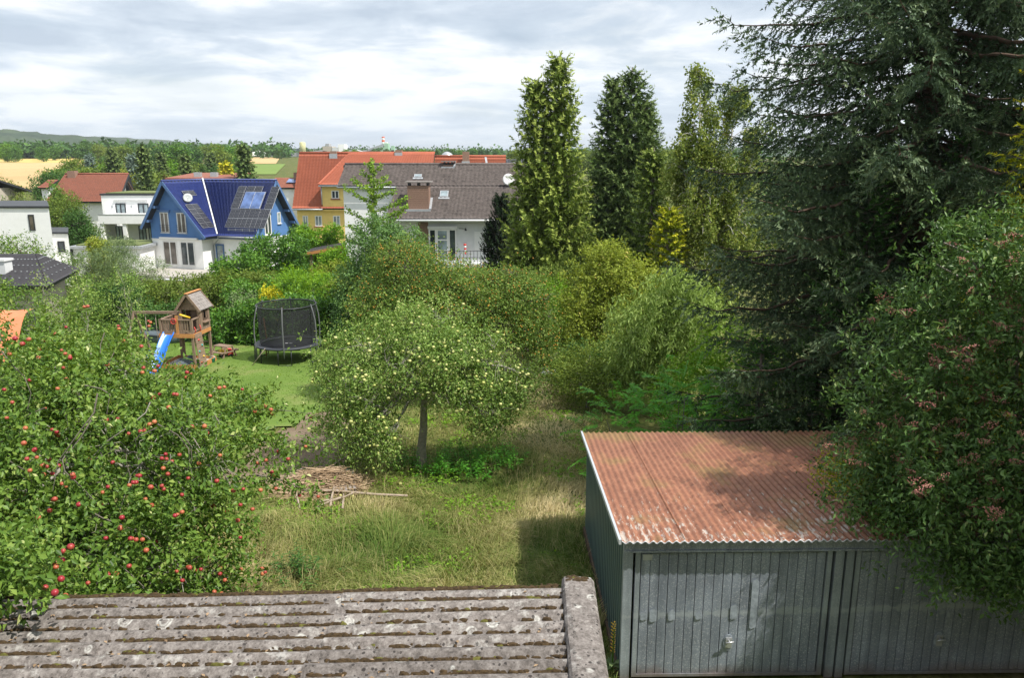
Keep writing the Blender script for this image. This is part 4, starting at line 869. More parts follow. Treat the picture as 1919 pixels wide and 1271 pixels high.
# ---------------------------------------------------------------- corrugated steel garage
def galvanised(name, base, flake, streak=.0, rough=.5):
    m, nt, b = nodes(name); N = nt.nodes.new; L = nt.links.new
    geo = N('ShaderNodeNewGeometry'); P = geo.outputs['Position']
    v = N('ShaderNodeTexVoronoi'); v.inputs['Scale'].default_value = 75; v.distance = 'MANHATTAN'; L(P, v.inputs['Vector'])
    n1 = noisenode(nt, 1.1, 5, .6, P); n2 = noisenode(nt, 60, 3, .7, P); base = np.array(base)
    c1 = rampnode(nt, n1, [(.3, base*.72), (.55, base), (.75, base*1.3)])
    fl = rampnode(nt, v.outputs['Color'], [(.55, (0, 0, 0)), (.85, (flake,)*3)])
    fm = N('ShaderNodeMixRGB'); fm.blend_type = 'ADD'; fm.inputs[0].default_value = 1; L(c1, fm.inputs[1])
    mu = N('ShaderNodeMixRGB'); mu.blend_type = 'MULTIPLY'; mu.inputs[0].default_value = 1; L(fl, mu.inputs[1]); L(rampnode(nt, n2, [(.45, (.1, .1, .1)), (.62, (1, 1, 1))]), mu.inputs[2])
    L(mu.outputs[0], fm.inputs[2])
    mp = N('ShaderNodeMapping'); mp.inputs['Scale'].default_value = (9, 9, .55); L(P, mp.inputs[0]); st = noisenode(nt, 1.0, 6, .65, mp.outputs[0])
    sm = N('ShaderNodeMixRGB'); sm.blend_type = 'MULTIPLY'; sm.inputs[0].default_value = .8; L(fm.outputs[0], sm.inputs[1]); L(rampnode(nt, st, [(.3, (.62, .64, .66)), (.5, (1, 1, 1)), (.72, (1.35, 1.35, 1.35))]), sm.inputs[2])
    sz = N('ShaderNodeSeparateXYZ'); L(P, sz.inputs[0]); rz_ = N('ShaderNodeMath'); rz_.operation = 'MULTIPLY_ADD'; L(sz.outputs[2], rz_.inputs[0]); rz_.inputs[1].default_value = -1.6; L(n1, rz_.inputs[2])
    rs = N('ShaderNodeMixRGB'); L(rampnode(nt, rz_.outputs[0], [(.18, (0, 0, 0)), (.45, (.55,)*3)]), rs.inputs[0]); L(sm.outputs[0], rs.inputs[1]); rs.inputs[2].default_value = (.16, .085, .05, 1)
    # a soft paler band at mid height, broken up by noise
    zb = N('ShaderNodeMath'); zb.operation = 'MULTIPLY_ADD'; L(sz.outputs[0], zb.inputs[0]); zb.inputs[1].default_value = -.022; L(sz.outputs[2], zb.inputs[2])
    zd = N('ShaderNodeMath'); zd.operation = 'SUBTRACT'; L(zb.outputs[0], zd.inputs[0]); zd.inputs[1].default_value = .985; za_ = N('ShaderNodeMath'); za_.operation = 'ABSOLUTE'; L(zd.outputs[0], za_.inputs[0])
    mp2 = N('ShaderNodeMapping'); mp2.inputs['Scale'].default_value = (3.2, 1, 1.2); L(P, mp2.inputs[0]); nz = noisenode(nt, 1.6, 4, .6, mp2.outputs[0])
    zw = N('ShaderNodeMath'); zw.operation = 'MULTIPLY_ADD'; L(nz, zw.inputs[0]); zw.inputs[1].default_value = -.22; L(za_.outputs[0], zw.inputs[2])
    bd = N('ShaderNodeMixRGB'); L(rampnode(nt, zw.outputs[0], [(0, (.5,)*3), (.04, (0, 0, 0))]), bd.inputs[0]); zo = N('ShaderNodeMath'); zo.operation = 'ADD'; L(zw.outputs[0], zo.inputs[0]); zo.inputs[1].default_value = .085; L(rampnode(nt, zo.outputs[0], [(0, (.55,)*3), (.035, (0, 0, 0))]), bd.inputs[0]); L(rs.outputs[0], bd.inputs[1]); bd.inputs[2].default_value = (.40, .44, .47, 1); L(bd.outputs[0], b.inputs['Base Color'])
    b.inputs['Metallic'].default_value = .25; b.inputs['Specular IOR Level'].default_value = .4
    rr = N('ShaderNodeMapRange'); rr.inputs[3].default_value = rough-.12; rr.inputs[4].default_value = rough+.2; L(n2, rr.inputs[0]); L(rr.outputs[0], b.inputs['Roughness'])
    bump(nt, b, n2, .12, .004); return m
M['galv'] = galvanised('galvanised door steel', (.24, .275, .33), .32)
M['galv_post'] = galvanised('galvanised post', (.27, .31, .35), .15, rough=.42)
M['galv_lip'] = mat('bright zinc edge', (.55, .58, .62), .45, .1, 20, .3)
M['green_steel'] = mat('dark green side sheet', (.075, .118, .118), .5, .35, 3, .1, .4, stretch=(4, 4, .6))
M['primer'] = mat('pale primer smear', (.28, .32, .36), .65, .4, 12)
def rustroof():
    m, nt, b = nodes('rusty painted roof sheet'); N = nt.nodes.new; L = nt.links.new
    geo = N('ShaderNodeNewGeometry'); P = geo.outputs['Position']
    mp = N('ShaderNodeMapping'); mp.inputs['Scale'].default_value = (1, .28, 1); L(P, mp.inputs[0])
    n1 = noisenode(nt, 1.3, 5, .6, P); n2 = noisenode(nt, 9, 8, .75, P); n3 = noisenode(nt, 17, 9, .70, mp.outputs[0]); n4 = noisenode(nt, .55, 3, .5, P)
    rust = rampnode(nt, n2, [(.28, (.15, .066, .040)), (.45, (.28, .118, .068)), (.6, (.36, .168, .10)), (.78, (.45, .25, .155))])
    dark = N('ShaderNodeMixRGB'); dark.blend_type = 'MULTIPLY'; L(rampnode(nt, n1, [(.35, (.55, .55, .55)), (.55, (0, 0, 0))]), dark.inputs[0]); L(rust, dark.inputs[1]); dark.inputs[2].default_value = (.62, .6, .62, 1)
    # bare zinc and old paint flecks: more towards the front eave
    sp = N('ShaderNodeSeparateXYZ'); L(P, sp.inputs[0]); mr = N('ShaderNodeMapRange'); mr.inputs[1].default_value = 13.4; mr.inputs[2].default_value = 9.9; mr.inputs[3].default_value = -.10; mr.inputs[4].default_value = .075; L(sp.outputs[1], mr.inputs[0])
    ad = N('ShaderNodeMath'); L(n3, ad.inputs[0]); L(mr.outputs[0], ad.inputs[1]); a2 = N('ShaderNodeMath'); a2.operation = 'MULTIPLY_ADD'; L(n4, a2.inputs[0]); a2.inputs[1].default_value = .22; L(ad.outputs[0], a2.inputs[2])
    fl = rampnode(nt, a2.outputs[0], [(.715, (0, 0, 0)), (.75, (.75, .75, .75))])
    mx = N('ShaderNodeMixRGB'); L(fl, mx.inputs[0]); L(dark.outputs[0], mx.inputs[1]); mx.inputs[2].default_value = (.50, .47, .42, 1)
    # moss towards the far left
    mo = N('ShaderNodeMapRange'); mo.inputs[1].default_value = 12.8; mo.inputs[2].default_value = 14.8; mo.inputs[3].default_value = 0; mo.inputs[4].default_value = .16; L(sp.outputs[1], mo.inputs[0])
    m2 = N('ShaderNodeMath'); L(n1, m2.inputs[0]); L(mo.outputs[0], m2.inputs[1])
    m3 = N('ShaderNodeMixRGB'); L(rampnode(nt, m2.outputs[0], [(.56, (0, 0, 0)), (.72, (.55, .55, .55))]), m3.inputs[0]); L(mx.outputs[0], m3.inputs[1]); m3.inputs[2].default_value = (.20, .16, .05, 1)
    L(m3.outputs[0], b.inputs['Base Color']); b.inputs['Roughness'].default_value = .68; b.inputs['Metallic'].default_value = .05; bump(nt, b, n2, .15, .004); return m
M['rust'] = rustroof()
def garage():
    T = thing('garage', 'steel double garage with rusty corrugated roof and grey ribbed doors', 'garage', (1.6, 10.02, 0), R(1.0))
    Lx, Dp = 6.5, 4.78; zf, zb = 2.2, 1.98
    # roof: overlapping corrugated sheets, each eight waves wide
    pit = .1075; wv = 8; sw = pit*wv; n = 8
    for k in range(n):
        x0 = -.09+k*sw; xs = np.linspace(x0, x0+sw+pit*.6, int((wv+.6)*6)+1); ys = np.array([-.17, -.1, 1.6, 3.2, 4.4, Dp+.1])
        X, Y = np.meshgrid(xs, ys); zz = zf+.075+(zb-zf)*(Y+.17)/(Dp+.27)+.017*np.cos((X+.09)/pit*2*math.pi)+.004*(k % 2)+rng.normal(0, .0015, X.shape)
        Z2 = zz-.006; nn, mm = X.shape; V = np.concatenate([np.stack([X, Y, zz], -1).reshape(-1, 3), np.stack([X[0], Y[0]-.001, zz[0]-.016], -1)])
        i = np.arange(nn*mm).reshape(nn, mm); Fc = np.stack([i[:-1, :-1], i[:-1, 1:], i[1:, 1:], i[1:, :-1]], -1).reshape(-1, 4)
        j = nn*mm+np.arange(mm); F2 = np.stack([j[:-1], j[1:], i[0, 1:], i[0, :-1]], -1)
        me = npmesh('roof_sheet', V, np.concatenate([Fc, F2]), M['rust'], smooth=True); me.materials.append(M['galv_lip'])
        mi = np.zeros(len(Fc)+len(F2), dtype=np.int32); mi[len(Fc):] = 1; me.polygons.foreach_set('material_index', mi)
        o = link('roof_sheet', me, T)
        if k in (1, 2, 4): MB().bar((x0+.02, -.15, zf+.1), (x0+.02, Dp+.05, zb+.1), .010, .008).build('seam_strip', M['rust'], o)
    MB().bar((-.115, -.17, zf+.072), (-.115, Dp+.1, zb+.072), .035, .07).build('verge_angle', M['galv_lip'], T)
    # side wall of upright ribs
    wall = MB().box(.012, .03, .02, Dp, 0, zb+.01).build('side_wall', M['green_steel'], T)
    w = .19; nb = int(Dp/w)
    me = MB().prism([(0, 0, 0), (-.028, .02, 0), (-.028, w*.62, 0), (0, w*.62+.02, 0)], (0, 0, 1)).mesh('wall_panel', M['green_steel'])
    for k in range(nb): y = .06+k*w; inst('wall_panel', me, wall, Matrix.Translation((.010, y, .0)) @ Matrix.Diagonal((1, 1, zf-.03+(zb-zf)*y/Dp, 1)))
    MB().box(0, Lx, Dp, Dp+.03, 0, zb).build('back_wall', M['green_steel'], T); MB().box(Lx-.03, Lx, .1, Dp-.002, 0, zb).build('side_wall', M['green_steel'], T)
    # front frame
    MB().box(-.03, Lx, -.035, .08, zf-.13, zf+.05).box(-.03, Lx, -.05, -.037, zf-.155, zf-.125).build('lintel', M['galv'], T)
    for x0, x1 in ((-.03, .10), (2.97, 3.09), (3.125, 3.235), (6.1, 6.22)): 
        p = MB().box(x0, x1, -.02, .08, 0, zf-.133).build('post', M['galv_post'], T)
    def door(x0, x1, label, nb, marks):
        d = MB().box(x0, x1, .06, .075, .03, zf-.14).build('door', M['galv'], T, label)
        fr = MB()
        for a, b_, z0, z1 in ((x0, x0+.07, .03, zf-.15), (x1-.07, x1, .03, zf-.15), (x0+.072, x1-.072, zf-.185, zf-.15), (x0+.072, x1-.072, .03, .075)): fr.box(a, b_, .0, .058, z0, z1)
        fr.build('door_frame', M['galv_post'], d)
        a, b_ = x0+.085, x1-.085; w = (b_-a)/nb
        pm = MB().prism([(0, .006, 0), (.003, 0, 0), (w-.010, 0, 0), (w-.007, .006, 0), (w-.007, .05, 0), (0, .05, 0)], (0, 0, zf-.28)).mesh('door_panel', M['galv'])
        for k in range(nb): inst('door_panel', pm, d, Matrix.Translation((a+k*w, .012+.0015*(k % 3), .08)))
        for k, h0, h1, f in marks:
            X0 = a+k*w+.008; X1 = a+(k+f)*w-.022
            q = [(X0, h0+.02), (X0+(X1-X0)*.3, h0), (X1, h0+.03), (X1, h1-.05), (X0+(X1-X0)*.6, h1), (X0, h1-.04)]
            MB().prism([(x, -.0022, z) for x, z in q], (0, .0015, 0)).build('primer_patch', M['primer'], d)
        return d, a, w
    d1, a, w = door(.14, 2.93, 'ribbed grey garage door with pale primer patches', 20, [(.05, .95, 1.10, 1), (1.05, .92, 1.15, 1), (3.1, .94, 1.13, 1), (6.1, .95, 1.08, 1), (9.9, .95, 1.2, 1), (12.1, .8, 1.6, 1)])
    d2, a2, w2 = door(3.27, 6.06, 'ribbed grey garage door in the shade of the elder', 20, [(9.1, 1.0, 1.1, 1), (10, .8, 1.05, .6)])
    for d, x in ((d1, a+10.0*w), (d2, a2+9.6*w2)):
        pl = MB().prism([(x+.075*math.cos(t), -.002, .58+.13*math.sin(t)) for t in np.linspace(0, 2*math.pi, 15)[:-1]], (0, .012, 0)).build('handle_plate', M['primer'], d)
        MB().box(x-.045, x+.045, -.014, -.003, .5, .67).tube([(x, -.015, .62), (x, -.06, .62)], .014, 8).tube([(x-.06, -.062, .612), (x+.06, -.062, .632)], .013, 8).build('handle', M['solar_frame'], d)
    MB().box(a+.02, a+.15, .001, .008, zf-.3, zf-.21).build('maker_plate', M['zinc'], d1)
    MB().box(-.05, .01, 0, Dp, -.1, .05).build('plinth', M['wood_dark'], T)
garage()

# ---------------------------------------------------------------- near shed: fibre cement roof seen from above
def asbestos():
    m, nt, b = nodes('lichened fibre cement'); N = nt.nodes.new; L = nt.links.new
    geo = N('ShaderNodeNewGeometry'); P = geo.outputs['Position']
    n1 = noisenode(nt, 2.2, 5, .6, P); n2 = noisenode(nt, 38, 8, .75, P); nb = noisenode(nt, 9, 6, .7, P)
    nm = noisenode(nt, 13, 7, .75, P); n2m = N('ShaderNodeMath'); n2m.operation = 'MULTIPLY_ADD'; L(nm, n2m.inputs[0]); n2m.inputs[1].default_value = .9; n2h = N('ShaderNodeMath'); n2h.operation = 'MULTIPLY_ADD'; L(n2, n2h.inputs[0]); n2h.inputs[1].default_value = .6; n2h.inputs[2].default_value = -.25; L(n2h.outputs[0], n2m.inputs[2])
    base = rampnode(nt, n2m.outputs[0], [(.3, (.075, .068, .062)), (.43, (.135, .119, .109)), (.55, (.21, .188, .174)), (.7, (.31, .285, .265)), (.85, (.45, .425, .40))])
    # pale lichen rings
    v = N('ShaderNodeTexVoronoi'); v.inputs['Scale'].default_value = 5.5; v.inputs['Randomness'].default_value = 1
    wp = N('ShaderNodeMixRGB'); wp.inputs[0].default_value = .035; wp.blend_type = 'ADD'; L(P, wp.inputs[1]); tn = N('ShaderNodeTexNoise'); tn.inputs['Scale'].default_value = 14; tn.inputs['Detail'].default_value = 5; L(P, tn.inputs['Vector']); L(tn.outputs['Color'], wp.inputs[2]); L(wp.outputs[0], v.inputs['Vector'])
    sx = N('ShaderNodeSeparateColor'); L(v.outputs['Color'], sx.inputs[0])
    dd = N('ShaderNodeMath'); dd.operation = 'MULTIPLY_ADD'; L(sx.outputs[0], dd.inputs[0]); dd.inputs[1].default_value = .55; L(v.outputs['Distance'], dd.inputs[2])
    ring = rampnode(nt, dd.outputs[0], [(.12, (.1,)*3), (.2, (.7,)*3), (.26, (.15,)*3), (.34, (.85,)*3), (.42, (0, 0, 0))])
    rm = N('ShaderNodeMixRGB'); rm.blend_type = 'MULTIPLY'; rm.inputs[0].default_value = 1; L(ring, rm.inputs[1]); L(rampnode(nt, nb, [(.42, (0, 0, 0)), (.55, (1, 1, 1))]), rm.inputs[2])
    mx = N('ShaderNodeMixRGB'); L(rm.outputs[0], mx.inputs[0]); L(base, mx.inputs[1]); mx.inputs[2].default_value = (.56, .56, .52, 1)
    # pinkish and dark spots
    v2 = N('ShaderNodeTexVoronoi'); v2.inputs['Scale'].default_value = 25; L(wp.outputs[0], v2.inputs['Vector'])
    sy = N('ShaderNodeSeparateColor'); L(v2.outputs['Color'], sy.inputs[0]); d2 = N('ShaderNodeMath'); d2.operation = 'MULTIPLY_ADD'; L(sy.outputs[1], d2.inputs[0]); d2.inputs[1].default_value = .9; L(v2.outputs['Distance'], d2.inputs[2])
    m2 = N('ShaderNodeMixRGB'); L(rampnode(nt, d2.outputs[0], [(.38, (.9,)*3), (.46, (0, 0, 0))]), m2.inputs[0]); L(mx.outputs[0], m2.inputs[1]); m2.inputs[2].default_value = (.045, .04, .038, 1)
    oi = N('ShaderNodeObjectInfo'); nl_ = noisenode(nt, 5.5, 9, .78, P); al = N('ShaderNodeMath'); al.operation = 'MULTIPLY_ADD'; L(oi.outputs['Random'], al.inputs[0]); al.inputs[1].default_value = .12; L(nl_, al.inputs[2])
    m4 = N('ShaderNodeMixRGB'); L(rampnode(nt, al.outputs[0], [(.63, (0, 0, 0)), (.72, (.55,)*3)]), m4.inputs[0]); L(m2.outputs[0], m4.inputs[1]); m4.inputs[2].default_value = (.47, .46, .43, 1)
    hv = N('ShaderNodeHueSaturation'); L(m4.outputs[0], hv.inputs['Color']); mv = N('ShaderNodeMapRange'); mv.inputs[3].default_value = .82; mv.inputs[4].default_value = 1.15; L(oi.outputs['Random'], mv.inputs[0]); L(mv.outputs[0], hv.inputs['Value'])
    L(hv.outputs[0], b.inputs['Base Color']); b.inputs['Roughness'].default_value = .93; b.inputs['Specular IOR Level'].default_value = .15; bump(nt, b, n2, .6, .008); return m
M['asbestos'] = asbestos()
M['moss'] = mat('dry moss', (.058, .038, .018), .95, .5, 30, bmp=.6)
M['moss_green'] = mat('green moss', (.11, .105, .025), .95, .4, 30, bmp=.6)
def near_shed():
    T = thing('shed', 'shed with a lichen covered corrugated fibre cement roof in the foreground', 'shed', (.47, 6.62, 3.49), R(-1.2))
    tilt = .036; pit = .177; y1 = 0.0; nrow = 4; roww = pit*5
    for r_ in range(nrow):
        for c_ in range(4):
            xr = -.0-c_*2.05-(r_ % 2)*.0; x1 = xr+.14-.075*r_; x0 = xr-2.05-.075*r_
            if c_ == 0: x1 = 0
            ya = y1-(r_+1)*roww-pit*.3; yb = y1-r_*roww
            ys = np.linspace(ya, yb, 5*10+4); xs = np.linspace(x0, x1, 13)
            X, Y = np.meshgrid(xs, ys); ph = (Y-y1)/pit*2*math.pi
            up = c_ == 0
            cw_ = np.abs(np.cos((ph+math.pi*.9)/2)); Z = tilt*X+.066*(cw_**.8)-.046+(.011 if c_ % 2 == 0 else 0)+.003*(r_ % 2)+rng.normal(0, .0022, X.shape)
            nn, mm = X.shape; V = np.stack([X, Y, Z], -1).reshape(-1, 3); V2 = V-np.array([0, 0, .012]); i = np.arange(nn*mm).reshape(nn, mm)
            Fc = np.stack([i[:-1, :-1], i[:-1, 1:], i[1:, 1:], i[1:, :-1]], -1).reshape(-1, 4); k = nn*mm
            e1 = np.stack([i[1:, 0], i[:-1, 0], i[:-1, 0]+k, i[1:, 0]+k], -1); e2 = np.stack([i[-1, 1:], i[-1, :-1], i[-1, :-1]+k, i[-1, 1:]+k], -1); e3 = np.stack([i[:-1, -1], i[1:, -1], i[1:, -1]+k, i[:-1, -1]+k], -1)
            E = np.concatenate([e1, e2, e3]); VV = np.concatenate([V, V2]); EV = VV[E].reshape(-1, 3); EF = np.arange(len(EV)).reshape(-1, 4)+2*k
            link('roof_sheet', npmesh('roof_sheet', np.concatenate([VV, EV]), np.concatenate([Fc, Fc[:, ::-1]+k, EF]), M['asbestos'], smooth=True), T)
    # ridge piece with rounded top
    prof = [(-.01, -.03), (.0, .05), (.02, .075), (.06, .085), (.2, .08), (.27, .07), (.30, .03), (.30, -.2), (.27, -.2), (.26, .02), (.02, .02)]
    n = 16; vs = []; 
    for j in range(n+1):
        y = .06-j*(3.6/n)
        for x, z in prof: vs.append((x+rng.normal(0, .002), y, z+rng.normal(0, .0025)))
    m_ = len(prof); fs = [(j*m_+k, j*m_+(k+1) % m_, (j+1)*m_+(k+1) % m_, (j+1)*m_+k) for j in range(n) for k in range(m_)]+[tuple(range(m_))[::-1]]
    MB().add(vs, fs).build('verge_cap', M['asbestos'], T)
    MB().box(-8.0, .24, -3.5, -.12, -.5, -.33).build('eave_board', M['wood_dark'], T)
    MB().box(-7.9, .2, -3.4, -.2, -3.49, -.502).build('wall', M['grey_wall'], T)
    # moss cushions in troughs and along edges, coloured darker to deepen the trough shade
    r = np.random.default_rng(5); V = []; Fc = []; mi = []
    def lump(x, y, z, a, b_, h):
        base = len(V); n = 5
        for q, (s, hh) in enumerate(((1, -.2), (.75, .6))):
            for k in range(n):
                t = 2*math.pi*k/n; j = r.uniform(.75, 1.2); V.append((x+a*s*j*math.cos(t), y+b_*s*j*math.sin(t), z+h*hh))
        V.append((x, y, z+h))
        for k in range(n): Fc.append((base+k, base+(k+1) % n, base+n+(k+1) % n, base+n+k)); 
        for k in range(n): Fc.append((base+n+k, base+n+(k+1) % n, base+2*n))
        c = 1 if r.random() < .07 else 0; mi.extend([c]*2*n)
    for row in range(-1, 10):
        yv = y1-(row-.05)*pit if row >= 0 else y1+.015
        dens = 1.0 if row < 2 else .8
        for cl in range(int(52*dens)+ (30 if row <= 0 else 0)):
            cx = -r.uniform(0, 5.6); nl = r.integers(3, 11)
            for q in range(nl):
                x = cx+r.normal(0, .13)
                if x > -.03: continue
                y = yv+.018+r.normal(0, .012); lump(x, y, tilt*x-.022+(.011 if int(-x/2.05) % 2 == 0 else 0), r.uniform(.012, .07), r.uniform(.008, .026), r.uniform(.008, .028))
    for k in range(60): y = -r.uniform(0, 1.5); lump(-.012+r.normal(0, .006), y, .005, .014, .02, .02)
    for k in range(26): lump(.14+r.normal(0, .05), .02+r.normal(0, .025), .082, .03, .02, .012)
    me = bpy.data.meshes.new('moss'); me.from_pydata(V, [], Fc); me.materials.append(M['moss']); me.materials.append(M['moss_green']); me.polygons.foreach_set('material_index', mi); me.polygons.foreach_set('use_smooth', [True]*len(Fc)); me.update()
    tag(link('moss', me, T), kind='stuff')
    n = 170; lx = -r.uniform(0, 5.2, n)**1.0; ly = -r.uniform(0, 1.55, n); kk = np.round((ly/pit)-.05); ly = np.where(r.random(n) < .7, (kk+.12)*pit+r.normal(0, .014, n), ly); a = r.uniform(0, 6.28, n); V = []; 
    for q in range(n):
        zz = tilt*lx[q]+.066*abs(math.cos((ly[q]/pit*2*math.pi+math.pi*.9)/2))**.8-.046+.022; s_ = r.uniform(.012, .028); c_, d_ = math.cos(a[q])*s_, math.sin(a[q])*s_
        V += [(lx[q]-c_, ly[q]-d_, zz), (lx[q]+d_*.5, ly[q]-c_*.5, zz+.006), (lx[q]+c_, ly[q]+d_, zz+.004), (lx[q]-d_*.5, ly[q]+c_*.5, zz+.008)]
    tag(link('leaf_litter', npmesh('leaf_litter', np.array(V), np.arange(4*n).reshape(n, 4), M['straw'], np.repeat(r.uniform(0, .5, n), 4)), T), kind='stuff')
near_shed()

# ---------------------------------------------------------------- trampoline
def trampoline():
    p = Vector((-9.75, 33.2, gz(33.2)+.02)); T = thing('trampoline', 'round black trampoline with a tall safety net on the lawn', 'trampoline', p)
    r, h, hn = 1.38, .72, 2.42
    netm, nt, b = nodes('fine black netting'); b.inputs['Base Color'].default_value = (.02, .021, .024, 1); b.inputs['Roughness'].default_value = .8
    tr_ = nt.nodes.new('ShaderNodeBsdfTransparent'); mx = nt.nodes.new('ShaderNodeMixShader'); mx.inputs[0].default_value = .62; nt.links.new(tr_.outputs[0], mx.inputs[1]); nt.links.new(b.outputs[0], mx.inputs[2]); nt.links.new(mx.outputs[0], nt.nodes['Material Output'].inputs[0])
    MB().lathe([(.02, h-.05), (r-.2, h-.03), (r-.2, h-.035), (.02, h-.055)], 40, cap=False).build('jumping_mat', M['black_mat'], T)
    MB().lathe([(r-.22, h), (r-.2, h+.025), (r+.04, h+.03), (r+.06, h), (r+.02, h-.05), (r-.21, h-.02)], 40, cap=False).build('edge_pad', M['pad'], T)
    for x in (-.09, .1): MB().box(x-.06, x+.06, -.05, .05, h-.03, h-.024).build('printed_mark', M['white_plastic'], T)
    MB().lathe([(r-.2, h+.02), (r-.18, h+.5), (r-.14, hn)], 40, cap=False).build('safety_net', netm, T)
    n = 40; MB().tube([((r-.12)*math.cos(2*math.pi*k/n), (r-.12)*math.sin(2*math.pi*k/n), hn) for k in range(n+1)], .03, 6, cap=False).build('top_ring', M['black_steel'], T)
    for k in range(6):
        a = math.radians(-82+60*k); c, s = math.cos(a), math.sin(a)
        q = MB().tube([((r+.05)*c, (r+.05)*s, .35), ((r+.07)*c, (r+.07)*s, h), ((r+.1)*c, (r+.1)*s, h+.55), ((r+.07)*c, (r+.07)*s, h+1.1), ((r-.02)*c, (r-.02)*s, h+1.5), ((r-.1)*c, (r-.1)*s, hn+.04)], .028, 6).build('net_pole', M['pole_foam'], T)
        MB().tube([((r-.1)*c, (r-.1)*s, hn+.02), ((r-.1)*c, (r-.1)*s, hn+.09)], .03, 6).build('pole_cap', M['pole_foam'], q)
        for da in (-.2, .2):
            c2, s2 = math.cos(a+da), math.sin(a+da); MB().tube([((r-.02)*c2, (r-.02)*s2, h-.03), ((r+.02)*c2, (r+.02)*s2, .02)], .022, 6).build('leg', M['black_steel'], T)
        c2, s2 = math.cos(a-.2), math.sin(a-.2); c3, s3 = math.cos(a+.2), math.sin(a+.2)
        MB().tube([((r+.02)*c2, (r+.02)*s2, .03), ((r+.02)*c3, (r+.02)*s3, .03)], .022, 6).build('foot_bar', M['black_steel'], T)
    st = MB()
    MB().prism([(-1.42, -.35, .02), (-1.2, -.75, .02), (-1.2, -.75, h-.06), (-1.42, -.35, h-.06)], (.01, .006, 0)).build('shoe_pocket', netm, T)
    s = thing('stick', 'long pale stick leaning in front of the trampoline', 'stick', onground(472, 686)); e = at(497, 653, 31.6)-s.location
    MB().tube([(0, 0, 0), e*.5+Vector((.02, 0, .02)), e], [.022, .018, .012], 5).build('shaft', M['stick'], s)
    s = thing('garden_stake', 'brown stake standing against the trampoline net', 'stake', onground(499, 668)); MB().tube([(0, 0, 0), (.03, .1, .9), (-.02, .05, 1.75)], [.03, .026, .02], 5).build('shaft', M['wood_orange'], s)
trampoline()

